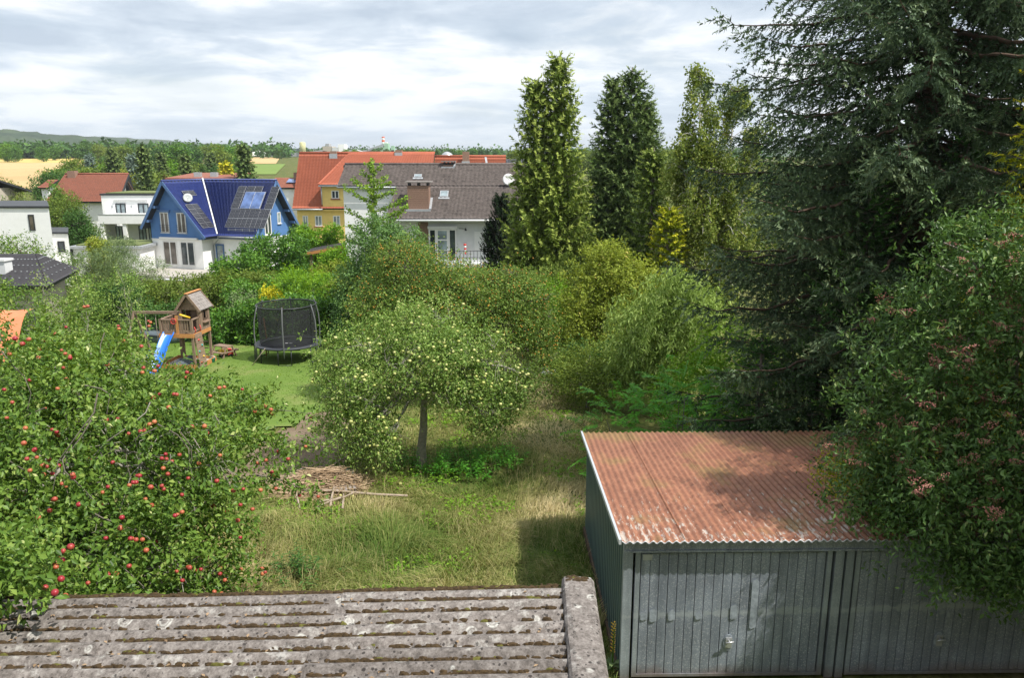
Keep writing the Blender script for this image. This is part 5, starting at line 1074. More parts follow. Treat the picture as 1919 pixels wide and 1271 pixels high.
# ---------------------------------------------------------------- play tower
def play_tower():
    g = onground(366, 684); T = thing('play_tower', 'wooden play tower with shingled roof, balcony, blue slide and climbing wall', 'play tower', (0, 0, 0), R(-5))
    W, D, B, c0 = 1.32, .82, .66, .55; dz = 1.48; hc = 1.02; cw0 = W-c0; cm = (W+c0)/2
    T.location = (-14.35, 32.0, gz(32)); w = M['wood']
    P = lambda *a: MB().box(*a)
    for x, y, h in ((c0, 0, dz+hc), (W, 0, dz+hc), (c0, D, dz+hc), (W, D, dz+hc), (0, -B, dz+.62), (W, -B, dz+.62), (0, D, dz+.62)):
        P(x-.045, x+.045, y-.045, y+.045, 0, h).build('post', w, T)
    for k in range(9): y = -B+k*(B+D)/9; P(-.06, W+.06, y, y+(B+D)/9-.015, dz-.03, dz).build('deck_board', w, T)
    P(-.08, W+.08, -B-.075, -B-.048, dz-.14, dz+.02).build('deck_beam', M['wood_orange'], T); P(W+.048, W+.08, -B, D, dz-.14, dz+.02).build('deck_beam', M['wood_orange'], T); P(-.08, -.048, -B, D, dz-.14, dz+.02).build('deck_beam', w, T)
    # cabin: side walls of upright boards, back wall, gables, roof of shingle courses
    def boards(n, fn, name='board', m_=w):
        for k in range(n): fn(k).build(name, m_, T)
    nb = 8; bw = D/nb
    def side(x, hole):
        for k in range(nb):
            y0 = k*bw; y1 = y0+bw-.008
            if hole and .26 < y0+bw/2 < .56:
                P(x-.012, x+.012, y0, y1, dz, dz+.48).build('board', w, T); P(x-.012, x+.012, y0, y1, dz+.8, dz+hc).build('board', w, T)
            else: P(x-.012, x+.012, y0, y1, dz, dz+hc).build('board', w, T)
    side(W+.055, True); side(c0-.055, True)
    f = MB(); f.box(W+.068, W+.085, .2, .62, dz+.44, dz+.49); f.box(W+.068, W+.085, .2, .62, dz+.79, dz+.84); f.box(W+.068, W+.085, .2, .25, dz+.49, dz+.79); f.box(W+.068, W+.085, .57, .62, dz+.49, dz+.79); f.build('window_frame', M['wood_dark'], T)
    P(W+.07, W+.18, .14, .68, dz+.32, dz+.36).build('window_shelf', w, T)
    for k in range(7): x = c0+k*cw0/7; P(x, x+cw0/7-.008, D+.05, D+.074, dz, dz+hc).build('board', M['wood_dark'], T)
    P(W-.36, W-.05, .05, .08, dz, dz+hc-.1).build('door', M['wood_dark'], T)
    rh = dz+hc-.02; top = dz+hc+.52
    for y in (-.03, D+.06): 
        n = 6
        for k in range(n):
            z0 = rh+k*(top-.1-rh)/n; z1 = rh+(k+1)*(top-.1-rh)/n-.008; hw = (cw0/2+.02)*(1-(k+.5)/n*.98)
            P(cm-hw, cm+hw, y-.012, y+.012, z0, z1).build('gable_board', w, T)
        for s in (-1, 1): MB().bar((cm+s*(cw0/2+.16), y-.14 if y < 0 else y+.13, rh-.16), (cm, y-.14 if y < 0 else y+.13, top+.03), .03, .1).build('bargeboard', w, T)
    P(c0, W, -.05, -.02, rh-.1, rh-.005).build('header', w, T)
    n = 6
    for s in (-1, 1):
        for k in range(n):
            a, b_ = k/n, (k+1)/n+.03; q0 = Vector((cm+s*(cw0/2+.16)*(1-a), 0, rh-.14+(top-rh+.14)*a)); q1 = Vector((cm+s*(cw0/2+.16)*(1-b_), 0, rh-.14+(top-rh+.14)*b_+.0))
            for j in range(7):
                y0 = -.17+j*.172; dj = random.uniform(-.008, .008)
                MB().prism([(q0.x, y0, q0.z+.03+dj), (q0.x, y0+.164, q0.z+.03+dj), (q1.x, y0+.164, q1.z+.012), (q1.x, y0, q1.z+.012)], (0, 0, .018)).build('shingle', M['wood_grey'], T)
    MB().bar((cm, -.2, top+.06), (cm, D+.24, top+.06), .14, .03).build('ridge_board', M['wood_orange'], T)
    # balcony railing
    for (a, b_, n, z) in (((0, -B), (W, -B), 12, 0), ((0, -B), (0, D), 12, 0), ((W, -B), (W, 0), 6, 0)):
        MB().bar((a[0], a[1], dz+.6), (b_[0], b_[1], dz+.6), .09, .04).build('rail', w, T); MB().bar((a[0], a[1], dz+.1), (b_[0], b_[1], dz+.1), .04, .06).build('rail', w, T)
        for k in range(n):
            if a == (W, -B) and k < 4: continue
            t = (k+.5)/n; x = a[0]+(b_[0]-a[0])*t; y = a[1]+(b_[1]-a[1])*t
            if a == (0, -B) and b_ == (W, -B) and k == 6: P(x-.05, x+.06, y-.05, y-.02, dz-.15, dz+.78).build('baluster', M['wood_orange'], T)
            elif not (b_ == (W, -B) and k < 1): P(x-.032, x+.032, y-.012, y+.012, dz+.06, dz+.58).build('baluster', w, T)
    MB().tube([(.6+.11*math.cos(t), -B-.07, dz+.55+.11*math.sin(t)) for t in np.linspace(0, 2*math.pi, 17)], .018, 5, cap=False).bar((.49, -B-.07, dz+.55), (.71, -B-.07, dz+.55), .02, .02).build('steering_wheel', M['red_plastic'], T)
    MB().tube([(.8, -B+.1, dz+.8), (1.1, -B+.35, dz+.62)], .045, 7).build('telescope', M['yellow_plastic'], T)
    for y in (-B+.08, -.12): MB().tube([(W+.07, y, dz+.02), (W+.12, y, dz+.16), (W+.07, y, dz+.3)], .018, 5).build('hand_grip', M['red_plastic'], T)
    # slide: a wavy chute with raised sides, leaving the left half of the balcony
    vs = []; n = 14; xs = [(-.0, .13), (.035, .14), (.05, .0), (.43, .0), (.445, .14), (.48, .13)]
    for k in range(n+1):
        t = k/n; y = -B-.08-1.35*t; z = dz-.02-(dz-.2)*(t**.9)+.07*math.sin(t*math.pi*2.0)
        for x, h in xs: vs.append((.12+x-.1*t, y, z+h))
    m_ = len(xs); sl = MB().add(vs, [(k*m_+j, (k+1)*m_+j, (k+1)*m_+j+1, k*m_+j+1) for k in range(n) for j in range(m_-1)], True); sl.add([(v[0], v[1], v[2]-.03) for v in vs], [(k*m_+j, k*m_+j+1, (k+1)*m_+j+1, (k+1)*m_+j) for k in range(n) for j in range(m_-1)], True)
    sl.build('slide', M['blue_plastic'], T)
    # climbing wall on the right side, with holds
    cw = []; n = 7
    top_ = Vector((W+.06, 0, dz)); bot = Vector((W+.2, 0, .02))
    for k in range(n):
        a = bot.lerp(top_, k/n); b_ = bot.lerp(top_, (k+1)/n-.01)
        MB().prism([(a.x, -B+.02, a.z), (a.x, -B+.6, a.z), (b_.x, -B+.6, b_.z), (b_.x, -B+.02, b_.z)], (.03, 0, .012)).build('climbing_board', M['wood'], T)
    for t, y, c in ((.15, -.5, 'red_plastic'), (.3, -.25, 'yellow_plastic'), (.48, -.52, 'turq'), (.62, -.22, 'turq'), (.8, -.42, 'red_plastic')):
        q = bot.lerp(top_, t); MB().lathe([(.055, 0), (.05, .03), (.02, .05)], 7, (q.x+.03, y, q.z)).build('climbing_hold', M[c], T)
    # swing beam with an A frame
    za = dz+.72
    MB().bar((c0, .3, za), (-1.75, .35, za-.04), .09, .11).build('swing_beam', w, T)
    for dx, dy in ((-.3, -.7), (.25, .75)): MB().bar((-1.7, .35, za), (-1.7+dx, .35+dy, 0), .08, .08).build('swing_leg', w, T)
    for x in (-.75, -1.2): MB().tube([(x, .33, za), (x, .34, .5)], .012, 4).build('swing_rope', M['stick'], T)
    P(-1.25, -.7, .25, .43, .46, .5).build('swing_seat', M['blue_plastic'], T)
    # sandpit under the deck
    for a in ((-.15, W+.15, -B-.1, -B-.06, 0, .2), (-.15, W+.15, D, D+.04, 0, .2), (-.19, -.152, -B-.1, D+.04, 0, .2), (W+.152, W+.19, -.4, D+.04, 0, .2)): P(*a).build('sandpit_board', M['wood_orange'], T)
    P(-.15, W+.15, -B-.05, D-.003, -.05, .08).build('sand', M['terrace'], T)
    # a ladder seen through the open side
    for k in range(4): MB().bar((.7, D+.1, .25+k*.28), (1.15, D+.1, .25+k*.28), .06, .04).build('ladder_rung', w, T)
    q = lambda x, y, z=0: T.matrix_basis @ Vector((x, y, z))
    TM = Matrix.Translation(T.location) @ Matrix.Rotation(R(-5), 4, 'Z')
    # crumpled tarpaulin in the sandpit
    r = np.random.default_rng(2); n = 16; V = []; X, Y = np.meshgrid(np.linspace(0, 1, n), np.linspace(0, 1, n))
    H = .32*np.sin(X*math.pi)*np.sin(Y*math.pi)*(1+.5*np.sin(X*9+Y*3)*.6)+.05*r.random(X.shape); pts = np.stack([X*1.0+.3+.02*r.random(X.shape), Y*.7-.62, H+.12], -1).reshape(-1, 3)
    i = np.arange(n*n).reshape(n, n); o = link('tarpaulin', npmesh('tarpaulin', pts, np.stack([i[:-1, :-1], i[:-1, 1:], i[1:, 1:], i[1:, :-1]], -1).reshape(-1, 4), M['tarp']))
    o.matrix_basis = TM; tag(o, 'crumpled slate grey tarpaulin in the sandpit under the tower', 'tarpaulin')
    # picnic bench, toys
    bt = thing('picnic_bench', 'small wooden picnic bench beside the climbing wall', 'bench', onground(404, 674), R(-25))
    for k in range(4): MB().box(-.4, .4, .3+k*.1, .392+k*.1, .5, .53).build('table_board', w, bt)
    for y in (-.02, .82): 
        for k in range(2): MB().box(-.4, .4, y+k*.1, y+.09+k*.1, .28, .305).build('seat_board', w, bt)
    for x in (-.33, .33): 
        MB().bar((x, .32, .5), (x, .1, 0), .05, .05).build('leg', w, bt); MB().bar((x, .68, .5), (x, .9, 0), .05, .05).build('leg', w, bt); MB().bar((x+.03, -.02, .27), (x+.03, 1.02, .27), .04, .05).build('cross_beam', w, bt)
    tk = thing('toy_truck', 'yellow and orange toy truck on the grass by the bench', 'toy truck', onground(424, 669), R(20))
    MB().box(-.3, .05, -.13, .13, .14, .34).build('tipper', M['yellow_plastic'], tk); MB().prism([(.08, -.12, .1), (.32, -.12, .1), (.32, -.12, .2), (.22, -.12, .36), (.08, -.12, .36)], (0, .24, 0)).build('cab', M['red_plastic'], tk); MB().box(-.3, .3, -.1, .1, .07, .135).build('chassis', M['dark_trim'], tk)
    for x in (-.2, .2):
        for y in (-.15, .11): MB(Matrix.Translation((x, y, .08)) @ Matrix.Rotation(R(-90), 4, 'X')).lathe([(.08, 0), (.08, .05)], 10).build('wheel', M['dark_trim'], tk)
    bk = thing('toy_bucket', 'light blue toy bucket lying by the picnic bench', 'bucket', onground(399, 680)); MB().lathe([(.09, 0), (.12, .2), (.13, .21), (.11, .19), (.08, .02)], 10).build('pail', M['turq'], bk); MB().tube([(.12*math.cos(t), 0, .2+.1*math.sin(t)) for t in np.linspace(0, math.pi, 7)], .01, 4).build('handle', M['white_plastic'], bk)
    tc_ = thing('toy_tractor', 'blue plastic ride-on toy behind the apple branches', 'ride-on toy', onground(285, 690), R(40))
    MB().box(-.3, .25, -.12, .12, .16, .32).prism([(-.3, -.12, .32), (-.05, -.12, .32), (-.12, -.12, .56), (-.3, -.12, .56)], (0, .24, 0)).build('body', M['blue_plastic'], tc_)
    for x, rr in ((-.2, .17), (.2, .1)):
        for y in (-.2, .14): MB(Matrix.Translation((x, y, rr)) @ Matrix.Rotation(R(-90), 4, 'X')).lathe([(rr, 0), (rr, .06)], 12).build('wheel', M['dark_trim'], tc_)
    MB().tube([(.1, 0, .32), (.0, 0, .52)], .02, 5).build('steering_column', M['white_plastic'], tc_)
play_tower()
def pool():
    p = onground(255, 626); p = Vector((-17.2, 38.5, gz(38.5))); T = thing('paddling_pool', 'low round pool under a dark grey cover behind the swing', 'pool', p)
    MB().lathe([(1.45, 0), (1.5, .3), (1.5, .52), (1.4, .55), (.02, .5)], 28).build('cover', M['tarp'], T); MB().lathe([(1.5, .42), (1.54, .45), (1.5, .48)], 28, cap=False).build('rim', M['black_steel'], T)
    p = Vector((-20.95, 30.2, gz(30.2))); T = thing('garden_tent', 'orange cloth shelter at the left edge behind the apple tree', 'tent', p, R(8)); T.scale = (1, 1, 1.5)
    a = [(-1.6, -1.2), (1.55, -1.2), (1.55, 1.0), (-1.6, 1.0)]
    V = []; n = 10
    for j in range(n+1):
        for i in range(n+1): s, t = i/n, j/n; V.append((-1.6+3.15*s, -1.2+2.2*t, .25+1.35*math.sin(min(1, t*1.25)*math.pi/2)-.06*math.sin(s*math.pi)*math.sin(t*math.pi)+.02*math.sin(s*14)))
    link('canopy', npmesh('canopy', np.array(V), np.array([(j*(n+1)+i, j*(n+1)+i+1, (j+1)*(n+1)+i+1, (j+1)*(n+1)+i) for j in range(n) for i in range(n)]), M['orange_cloth'], smooth=True), T)
    for x, y in a: MB().tube([(x, y, 0), (x, y, .25 if y < 0 else 1.58)], .025, 5).build('pole', M['black_steel'], T)
pool()
# ---------------------------------------------------------------- brush pile, poles, bag
def brush_pile():
    p = onground(600, 915); T = thing('brush_pile', 'heap of dry brown stalks lying on the rough grass', 'brush pile', p)
    r = np.random.default_rng(9); n = 1500
    t = r.random(n); cx = (t-.5)*1.7; cy = r.normal(0, .30, n)*(1-.4*np.abs(cx)); h = np.clip(.52*np.exp(-((cx-.15)/.55)**2)*np.exp(-(cy/.38)**2), .01, 1)
    c = np.stack([cx, cy, h*r.uniform(.4, 1.05, n)], -1); a = r.normal(.1, .42, n); d = np.stack([np.cos(a), np.sin(a)*.8, r.normal(0, .10, n)-.25*cx*0], -1); d /= np.linalg.norm(d, axis=1)[:, None]
    L = r.uniform(.18, .5, n)[:, None]; w = np.cross(d, [0, 0, 1.])*.007; p0 = c-d*L; p1 = c+d*L; p0[:, 2] = np.maximum(p0[:, 2], .01); p1[:, 2] = np.maximum(p1[:, 2], .01); up = np.array([0, 0, .008])
    V = np.stack([p0-w, p0+w, p0+up, p1-w, p1+w, p1+up], 1).reshape(-1, 3); b = (np.arange(n)*6)[:, None]
    Fc = np.concatenate([b+np.array([[0, 2, 5, 3]]), b+np.array([[2, 1, 4, 5]])]); tag(link('stalk', npmesh('stalk', V, Fc, M['straw'], np.repeat(r.random(n), 6)), T), kind='stuff')
    n = 13; V = []; 
    for j in range(n):
        for i in range(n): x, y = (i/(n-1)-.5)*1.9, (j/(n-1)-.5)*1.1; V.append((x, y, .44*math.exp(-((x-.15)/.55)**2)*math.exp(-(y/.36)**2)-.03+.02*r.random()))
    link('mound', npmesh('mound', np.array(V), np.array([(j*n+i, j*n+i+1, (j+1)*n+i+1, (j+1)*n+i) for j in range(n-1) for i in range(n-1)]), M['straw'], np.full(n*n, .15), smooth=True), T)
    def pole(u0, v0, u1, v1, h0, h1, rad, label, grp='poles round the brush pile'):
        a = onground(u0, v0)+Vector((0, 0, h0)); b_ = onground(u1, v1)+Vector((0, 0, h1)); o = thing('pole', label, 'pole', a, 0, grp)
        e = b_-a; q = [Vector((0, 0, 0)), e*.35+Vector((.0, .015, .012)), e*.7+Vector((.01, -.01, -.008)), e]
        MB().tube(q, [rad, rad*.93, rad*.85, rad*.72], 6).build('shaft', M['stick'], o)
        if e.length > .8:
            for k in (.3, .62): MB().tube([e*k, e*k+Vector((.03, -.05, .05))], [rad*.5, rad*.3], 5).build('knot', M['stick'], o)
    pole(560, 927, 764, 934, .12, .06, .034, 'longest bleached pole lying in front of the brush pile')
    pole(595, 955, 668, 932, .05, .14, .024, 'thin pole rising to the right below the long pole')
    pole(594, 947, 640, 938, .04, .08, .026, 'short pole lying flat below the brush pile')
    pole(549, 918, 562, 955, .24, .03, .026, 'left leg pole sticking out towards the viewer')
    pole(619, 952, 627, 920, .03, .2, .03, 'thick short prop pole under the long pole')
    pole(642, 956, 644, 934, .03, .1, .028, 'right stub of pole beside the thin rising one')
    pole(628, 884, 667, 871, .2, .32, .022, 'pole poking out behind the heap to the right')
    pole(637, 888, 641, 866, .14, .3, .026, 'upright stub behind the heap')
    pole(534, 912, 552, 890, .05, .3, .02, 'short branch standing left of the heap')
    pole(540, 897, 600, 882, .1, .22, .018, 'thin branch along the back of the heap')
    pl = thing('pallet', 'broken slatted pallet with grey boards at the right end of the brush pile', 'pallet', onground(648, 920), R(18))
    for k in range(5): MB(Matrix.Rotation(R(14), 4, 'X')).box(-.26+k*.105, -.19+k*.105, -.2, .2, .14, .165).build('slat', M['wood_grey'], pl)
    for y in (-.16, .14): MB(Matrix.Rotation(R(14), 4, 'X')).box(-.3, .3, y, y+.05, .05, .137).build('runner', M['wood_dark'], pl)
    gp = onground(652, 903); o = thing('plastic_sheet', 'scrap of green plastic sheet behind the pallet', 'plastic sheet', gp); MB().prism([(-.12, 0, .12), (.1, .05, .1), (.13, .2, .22), (-.08, .16, .26)], (.01, -.02, .012)).build('scrap', M['turq'], o)
    p = onground(1028, 706)+Vector((0, 0, .12)); o = thing('plastic_bag', 'white plastic bag lying on the dry grass path', 'bag', p); r = np.random.default_rng(3)
    vs = []; fs = []; n, m_ = 12, 6
    for j in range(m_+1):
        for i in range(n):
            t = 2*math.pi*i/n; ph = j/m_*math.pi*.5; rr = .26*(1+.3*r.normal()*.5); vs.append((rr*math.cos(t)*math.cos(ph)*1.15, rr*math.sin(t)*math.cos(ph)*.8, .02+.2*math.sin(ph)*(1+.25*r.normal())))
    for j in range(m_):
        for i in range(n): fs.append((j*n+i, j*n+(i+1) % n, (j+1)*n+(i+1) % n, (j+1)*n+i))
    MB().add(vs, fs).build('bag_body', M['white_plastic'], o); MB().prism([(.1, -.05, .12), (.3, -.1, .1), (.34, .06, .2), (.16, .08, .22)], (.0, .01, .02)).build('bag_handle', M['white_plastic'], o)
brush_pile()
# ---------------------------------------------------------------- plant kit
def unit(a): return a/np.maximum(np.linalg.norm(a, axis=-1, keepdims=True), 1e-9)
def leafgeo(pos, d, nrm, ln, wd, tint, fold=.25):
    """folded diamond leaves: four points, two faces each"""
    d = unit(d); s = unit(np.cross(d, nrm)); n = np.cross(s, d); ln = ln[:, None]; wd = wd[:, None]
    mid = pos+d*ln*.45
    V = np.stack([pos, mid+s*wd*.5+n*wd*fold, pos+d*ln-n*ln*.06, mid-s*wd*.5+n*wd*fold], 1).reshape(-1, 3)
    b = (np.arange(len(pos))*4)[:, None]
    Fc = np.concatenate([b+np.array([[0, 1, 2]]), b+np.array([[0, 2, 3]])]); return V, Fc, np.repeat(tint, 4)
def ball(r, n): return unit(r.normal(size=(n, 3)))
def tips(r, lobes, n, shell=.45, rough=.22):
    """points in the outer part of a union of ellipsoids, with an uneven outline"""
    lb = np.array([l[:6] for l in lobes], float); wt = (lb[:, 3]*lb[:, 4]*lb[:, 5])**(2/3); k = r.choice(len(lb), n, p=wt/wt.sum())
    d = ball(r, n); f = 1+rough*(np.sin(d[:, 0]*5+k*1.7)*np.sin(d[:, 1]*6+k)+.7*np.sin(d[:, 2]*9+d[:, 0]*7+k*2.1)*.8)
    rad = (1-shell*r.random(n)**1.6)*f; p = lb[k, :3]+d*lb[k, 3:6]*rad[:, None]; return p, d, k
def skeleton(base, top, lobes, r, bend=.15):
    """trunk and one limb into every lobe; returns polylines and limb nodes"""
    base = np.array(base, float); top = np.array(top, float); segs = []; nodes_ = []
    t = np.linspace(0, 1, 5)[:, None]; tr = base+(top-base)*t+r.normal(0, .04, (5, 3))*np.array([1, 1, .2])*np.linalg.norm(top-base)*.3*np.sin(t*math.pi)
    segs.append(('trunk', tr))
    for lb in lobes:
        if len(lb) > 6: continue
        c = np.array(lb[:3], float); s = tr[-1]*.75+tr[-2]*.25 if r.random() < .6 else tr[-1]
        t = np.linspace(0, 1, 6)[:, None]; q = s+(c-s)*t; q[:, 2] += np.sin(t[:, 0]*math.pi)*bend*np.linalg.norm(c-s); q[1:-1] += r.normal(0, .05, (4, 3))*np.linalg.norm(c-s)*.5
        segs.append(('limb', q)); nodes_.append(q[2:])
        for _ in range(3):
            e = c+ball(r, 1)[0]*np.array(lb[3:6])*.75; q2 = c*.4+q[3]*.6; tt = np.linspace(0, 1, 4)[:, None]; q3 = q2+(e-q2)*tt; q3[1:-1] += r.normal(0, .06, (2, 3)); segs.append(('bough', q3)); nodes_.append(q3[1:])
    return segs, np.concatenate(nodes_)
def ribbon(P0, P1, P2, w0, w1):
    """many thin three sided twigs: start, mid, end"""
    n = len(P0); V = []
    for P, Q, w in ((P0, P1, w0), (P1, P2, (w0+w1)/2), (P2, P2+(P2-P1), w1)):
        d = unit(Q-P); a = unit(np.cross(d, np.array([.31, .52, .8]))); b = np.cross(d, a)
        for k in range(3): t = 2*math.pi*k/3; V.append(P+(a*math.cos(t)+b*math.sin(t))*w)
    V = np.stack(V, 1).reshape(-1, 3); o = (np.arange(n)*9)[:, None]; F_ = []
    for j in (0, 3):
        for k in range(3): F_.append(o+np.array([[j+k, j+(k+1) % 3, j+3+(k+1) % 3, j+3+k]]))
    return V, np.concatenate(F_)
def leafy(r, P, out, n, ln, wd, spread=.16, droop=.25, tl=.35, upb=.6, tint_mid=.45, tint_sd=.2):
    """n leaves along a short twig at each tip"""
    m = len(P); ax = unit(out*.7+r.normal(0, .5, (m, 3))+np.array([0, 0, -droop])); s = r.random((m, n))
    pos = P[:, None]+ax[:, None]*((s-.5)*tl)[..., None]+r.normal(0, spread*.35, (m, n, 3))
    d = unit(ax[:, None]*.5+r.normal(0, .75, (m, n, 3))+np.array([0, 0, -droop*.6]))
    nr = unit(np.array([0, 0, upb])+out[:, None]*.35+r.normal(0, .42, (m, n, 3)))
    ct = r.normal(0, tint_sd*.5, m)[:, None]; ti = np.clip(tint_mid+ct+r.normal(0, tint_sd, (m, n)), 0, 1)
    L_ = ln*r.uniform(.65, 1.25, (m, n)); k = m*n
    return pos.reshape(k, 3), d.reshape(k, 3), nr.reshape(k, 3), L_.ravel(), (L_*wd/ln*r.uniform(.85, 1.15, (m, n))).ravel(), ti.ravel()
def local(V, o): return V-np.array(o)
def tree(name, label, cat, base, trunk_top, lobes, ntips, nleaf, ln, wd, leaf, bark='bark', tr=.14, seed=1, group=None, twigs=True, droop=.25, shell=.45, rough=.22, tl=.35, spread=.16, tint=.45, tsd=.2, upb=.6, limbs=True, keep=None, crown_name='crown'):
    r = np.random.default_rng(seed); T = thing(name, label, cat, base, 0, group); o = np.array(base, float)
    P, out, k = tips(r, lobes, ntips, shell, rough)
    if keep is not None: m = keep(P); P, out = P[m], out[m]
    zmin = gz(o[1])+.12; P[:, 2] = np.maximum(P[:, 2], zmin+.1*r.random(len(P)))
    if limbs:
        segs, nd = skeleton(base, trunk_top, lobes, r); b = MB()
        for kind, q in segs:
            n = len(q)
            if kind == 'trunk': rad = tr*np.linspace(1.15, .62, n); rad[0] *= 1.15; ns = 9
            elif kind == 'limb': rad = tr*np.linspace(.55, .2, n); ns = 6
            else: rad = tr*np.linspace(.24, .08, n); ns = 5
            b.tube([tuple(x-o) for x in q], list(rad), ns, cap=False)
        tk = b.build('trunk', M[bark], T)
        if twigs:
            d2 = ((P[:, None]-nd[None])**2).sum(-1); j = d2.argmin(1); m_ = (d2.min(1) < .75**2) & (r.random(len(P)) < .28); Pt = P; P = P[m_]; S = nd[j[m_]]; mid = (S+P)/2+r.normal(0, .05, P.shape)+np.array([0, 0, .08])
            V, Fc = ribbon(S-o, mid-o, P-o, .006+tr*.012, .0025+tr*.004); link('twigs', npmesh('twigs', V, Fc, M[bark]), tk); P = Pt
    A = leafy(r, P, out, nleaf, ln, wd, spread, droop, tl, upb, tint, tsd)
    V, Fc, ti = leafgeo(local(A[0], o), *A[1:]); link(crown_name, npmesh(crown_name, V, Fc, M[leaf], ti), T)
    return T, P, out
def bush(name, label, base, lobes, ntips, nleaf, ln, wd, leaf, seed=1, group=None, cat='bush', **kw):
    kw.setdefault('twigs', False); kw.setdefault('tr', .05); kw.setdefault('crown_name', 'foliage'); b = np.array(base, float); return tree(name, label, cat, tuple(b), tuple(b+np.array([0, 0, .5])), lobes, ntips, nleaf, ln, wd, leaf, seed=seed, group=group, **kw)
def needles(r, P, d, L_, n, nl, nw, tint, spread=.8):
    """sprays: every spray is an axis with n thin needle tufts round it"""
    m = len(P); d = unit(d); t = (np.arange(n)+r.random((m, n)))/n; ph = r.uniform(0, 2*math.pi, (m, n))
    a = unit(np.cross(d, np.array([.21, .37, .9]))); b = np.cross(d, a)
    rad = a[:, None]*np.cos(ph)[..., None]+b[:, None]*np.sin(ph)[..., None]; nd = unit(d[:, None]*(1.1-spread*.5)+rad*spread)
    p0 = P[:, None]+d[:, None]*(t*L_[:, None])[..., None]; w = unit(np.cross(nd, rad+d[:, None]*.3))*nw; ll = (nl*r.uniform(.7, 1.3, (m, n))*(1-.4*t))[..., None]
    V = np.stack([p0-w, p0+w, p0+nd*ll], 2).reshape(-1, 3); Fc = np.arange(m*n*3).reshape(-1, 3); ti = np.clip(tint[:, None]+r.normal(0, .1, (m, n)), 0, 1)
    return V, Fc, np.repeat(ti.ravel(), 3)
def conifer(name, label, base, H, prof, leaf, seed=1, dz=.5, per=7, droop=.25, uptip=.25, side=.18, sl=(.25, .9), spray=.14, nn=10, nl=.05, nw=.012, zcut=(0, 99), lean=(0, 0), ang=.9, hang=.0, bark='bark', tr=.2, group=None, cat='tree', keep=None, tint=.42, face=.55, irreg=.22, tops=None):
    """conifer: whorls of branches with side branchlets carrying needle sprays. prof(t) gives the radius at height share t"""
    r = np.random.default_rng(seed); T = thing(name, label, cat, base, 0, group); o = np.array(base, float); trunk = MB()
    PP, DD, LL, TT = [], [], [], []; bw = MB(); nb_ = 0
    stems = tops or [(0, 0, H, 1.0)]
    for (sx, sy, h_, f_) in stems:
        ax = lambda z: np.array([sx*min(1, z/(.35*h_))+lean[0]*z/h_, sy*min(1, z/(.35*h_))+lean[1]*z/h_, z])
        zt = min(h_, zcut[1]+1)
        trunk.tube([tuple(ax(z)) for z in np.linspace(-.1, zt, 7)], [tr*(1-.93*z/h_)*f_+.012 for z in np.linspace(0, zt, 7)], 8)
        z = max(zcut[0], .04*h_)
        while z < min(h_-.15, zcut[1]):
            t = z/h_; Rr = prof(t)*f_
            for k in range(per):
                a = 2*math.pi*(k+r.random()*.9)/per+z*2.4; back = math.sin(a)
                if back > .35 and r.random() > face: continue
                L_ = Rr*r.uniform(1-irreg, 1+irreg*.6)
                if L_ < .1: continue
                zz = z+r.uniform(-.5, .5)*dz; hd = np.array([math.cos(a), math.sin(a), 0]); n = max(4, int(L_/.35)); s = np.linspace(0, 1, n+1)
                lift = (1-t)*0+.25*(t-.4)
                Bp = ax(zz)+hd*(s*L_)[:, None]; Bp[:, 2] += L_*(lift*s-droop*s**1.5+uptip*s**3.5); Bp[1:] += r.normal(0, .02, (n, 3))*L_*.35
                if keep is not None and not keep(Bp[-1]+o): continue
                bw.tube([tuple(p) for p in Bp], list(np.linspace(.018+.012*L_, .006, n+1)), 4, cap=False)
                m = max(3, int(L_*.86/side)); lat = np.cross(hd, [0, 0, 1.])
                for q in range(m):
                    u = .14+.86*(q+r.random())/m; i = min(int(u*n), n-1); p = Bp[i]+(Bp[i+1]-Bp[i])*(u*n-i); tang = unit(Bp[min(i+1, n)]-Bp[i])
                    for sg in (-1, 1):
                        l2 = (sl[0]+(sl[1]-sl[0])*(1-abs(u-.45)*1.3))*min(1, L_/2.2+.25)*r.uniform(.6, 1.1); l2 = max(.08, min(l2, L_*.5))
                        d2 = unit(tang*math.cos(ang)+sg*lat*math.sin(ang)+np.array([0, 0, -hang-.15+r.normal(0, .12)])); k2 = max(1, int(l2/(spray*.75)))
                        for w in range(k2):
                            f = w/k2; sdir = unit(d2+np.array([0, 0, -.5*f*hang])+r.normal(0, .22, 3)); PP.append(p+d2*l2*f+np.array([0, 0, -hang*l2*f*f])); DD.append(sdir); LL.append(spray*r.uniform(.8, 1.3)); TT.append(tint+.38*(f-.4)+.38*(u-.6)+r.normal(0, .10))  # tint rises towards the tips, painting in their sunlit highlight
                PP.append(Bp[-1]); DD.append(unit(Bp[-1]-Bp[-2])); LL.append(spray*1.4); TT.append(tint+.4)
            z += dz*r.uniform(.8, 1.2)*(1 if t < .75 else .7)
        for q in range(14): PP.append(ax(h_-.05-q*.09)); DD.append(unit(np.array([r.normal()*.6, r.normal()*.6, 1.1-1.3*(hang > .3)]))); LL.append(spray); TT.append(tint+.1)
    tk = trunk.build('trunk', M[bark], T)
    bw.build('branches', M[bark], tk)
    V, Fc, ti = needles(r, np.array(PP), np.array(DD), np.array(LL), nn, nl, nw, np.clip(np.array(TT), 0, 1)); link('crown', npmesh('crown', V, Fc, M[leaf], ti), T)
    return T, len(PP)
def sphere_fruit(name, r_, m_, squash=.88, n=8, rows=5):
    prof = []
    for k in range(rows+1): a = math.pi*k/rows; prof.append((max(.04, math.sin(a))*r_, -math.cos(a)*r_*squash*(1 if 0 < k < rows else .86)))
    return MB().lathe(prof, n).mesh(name, m_)
V3 = lambda p: (p[0], p[1], p[2])
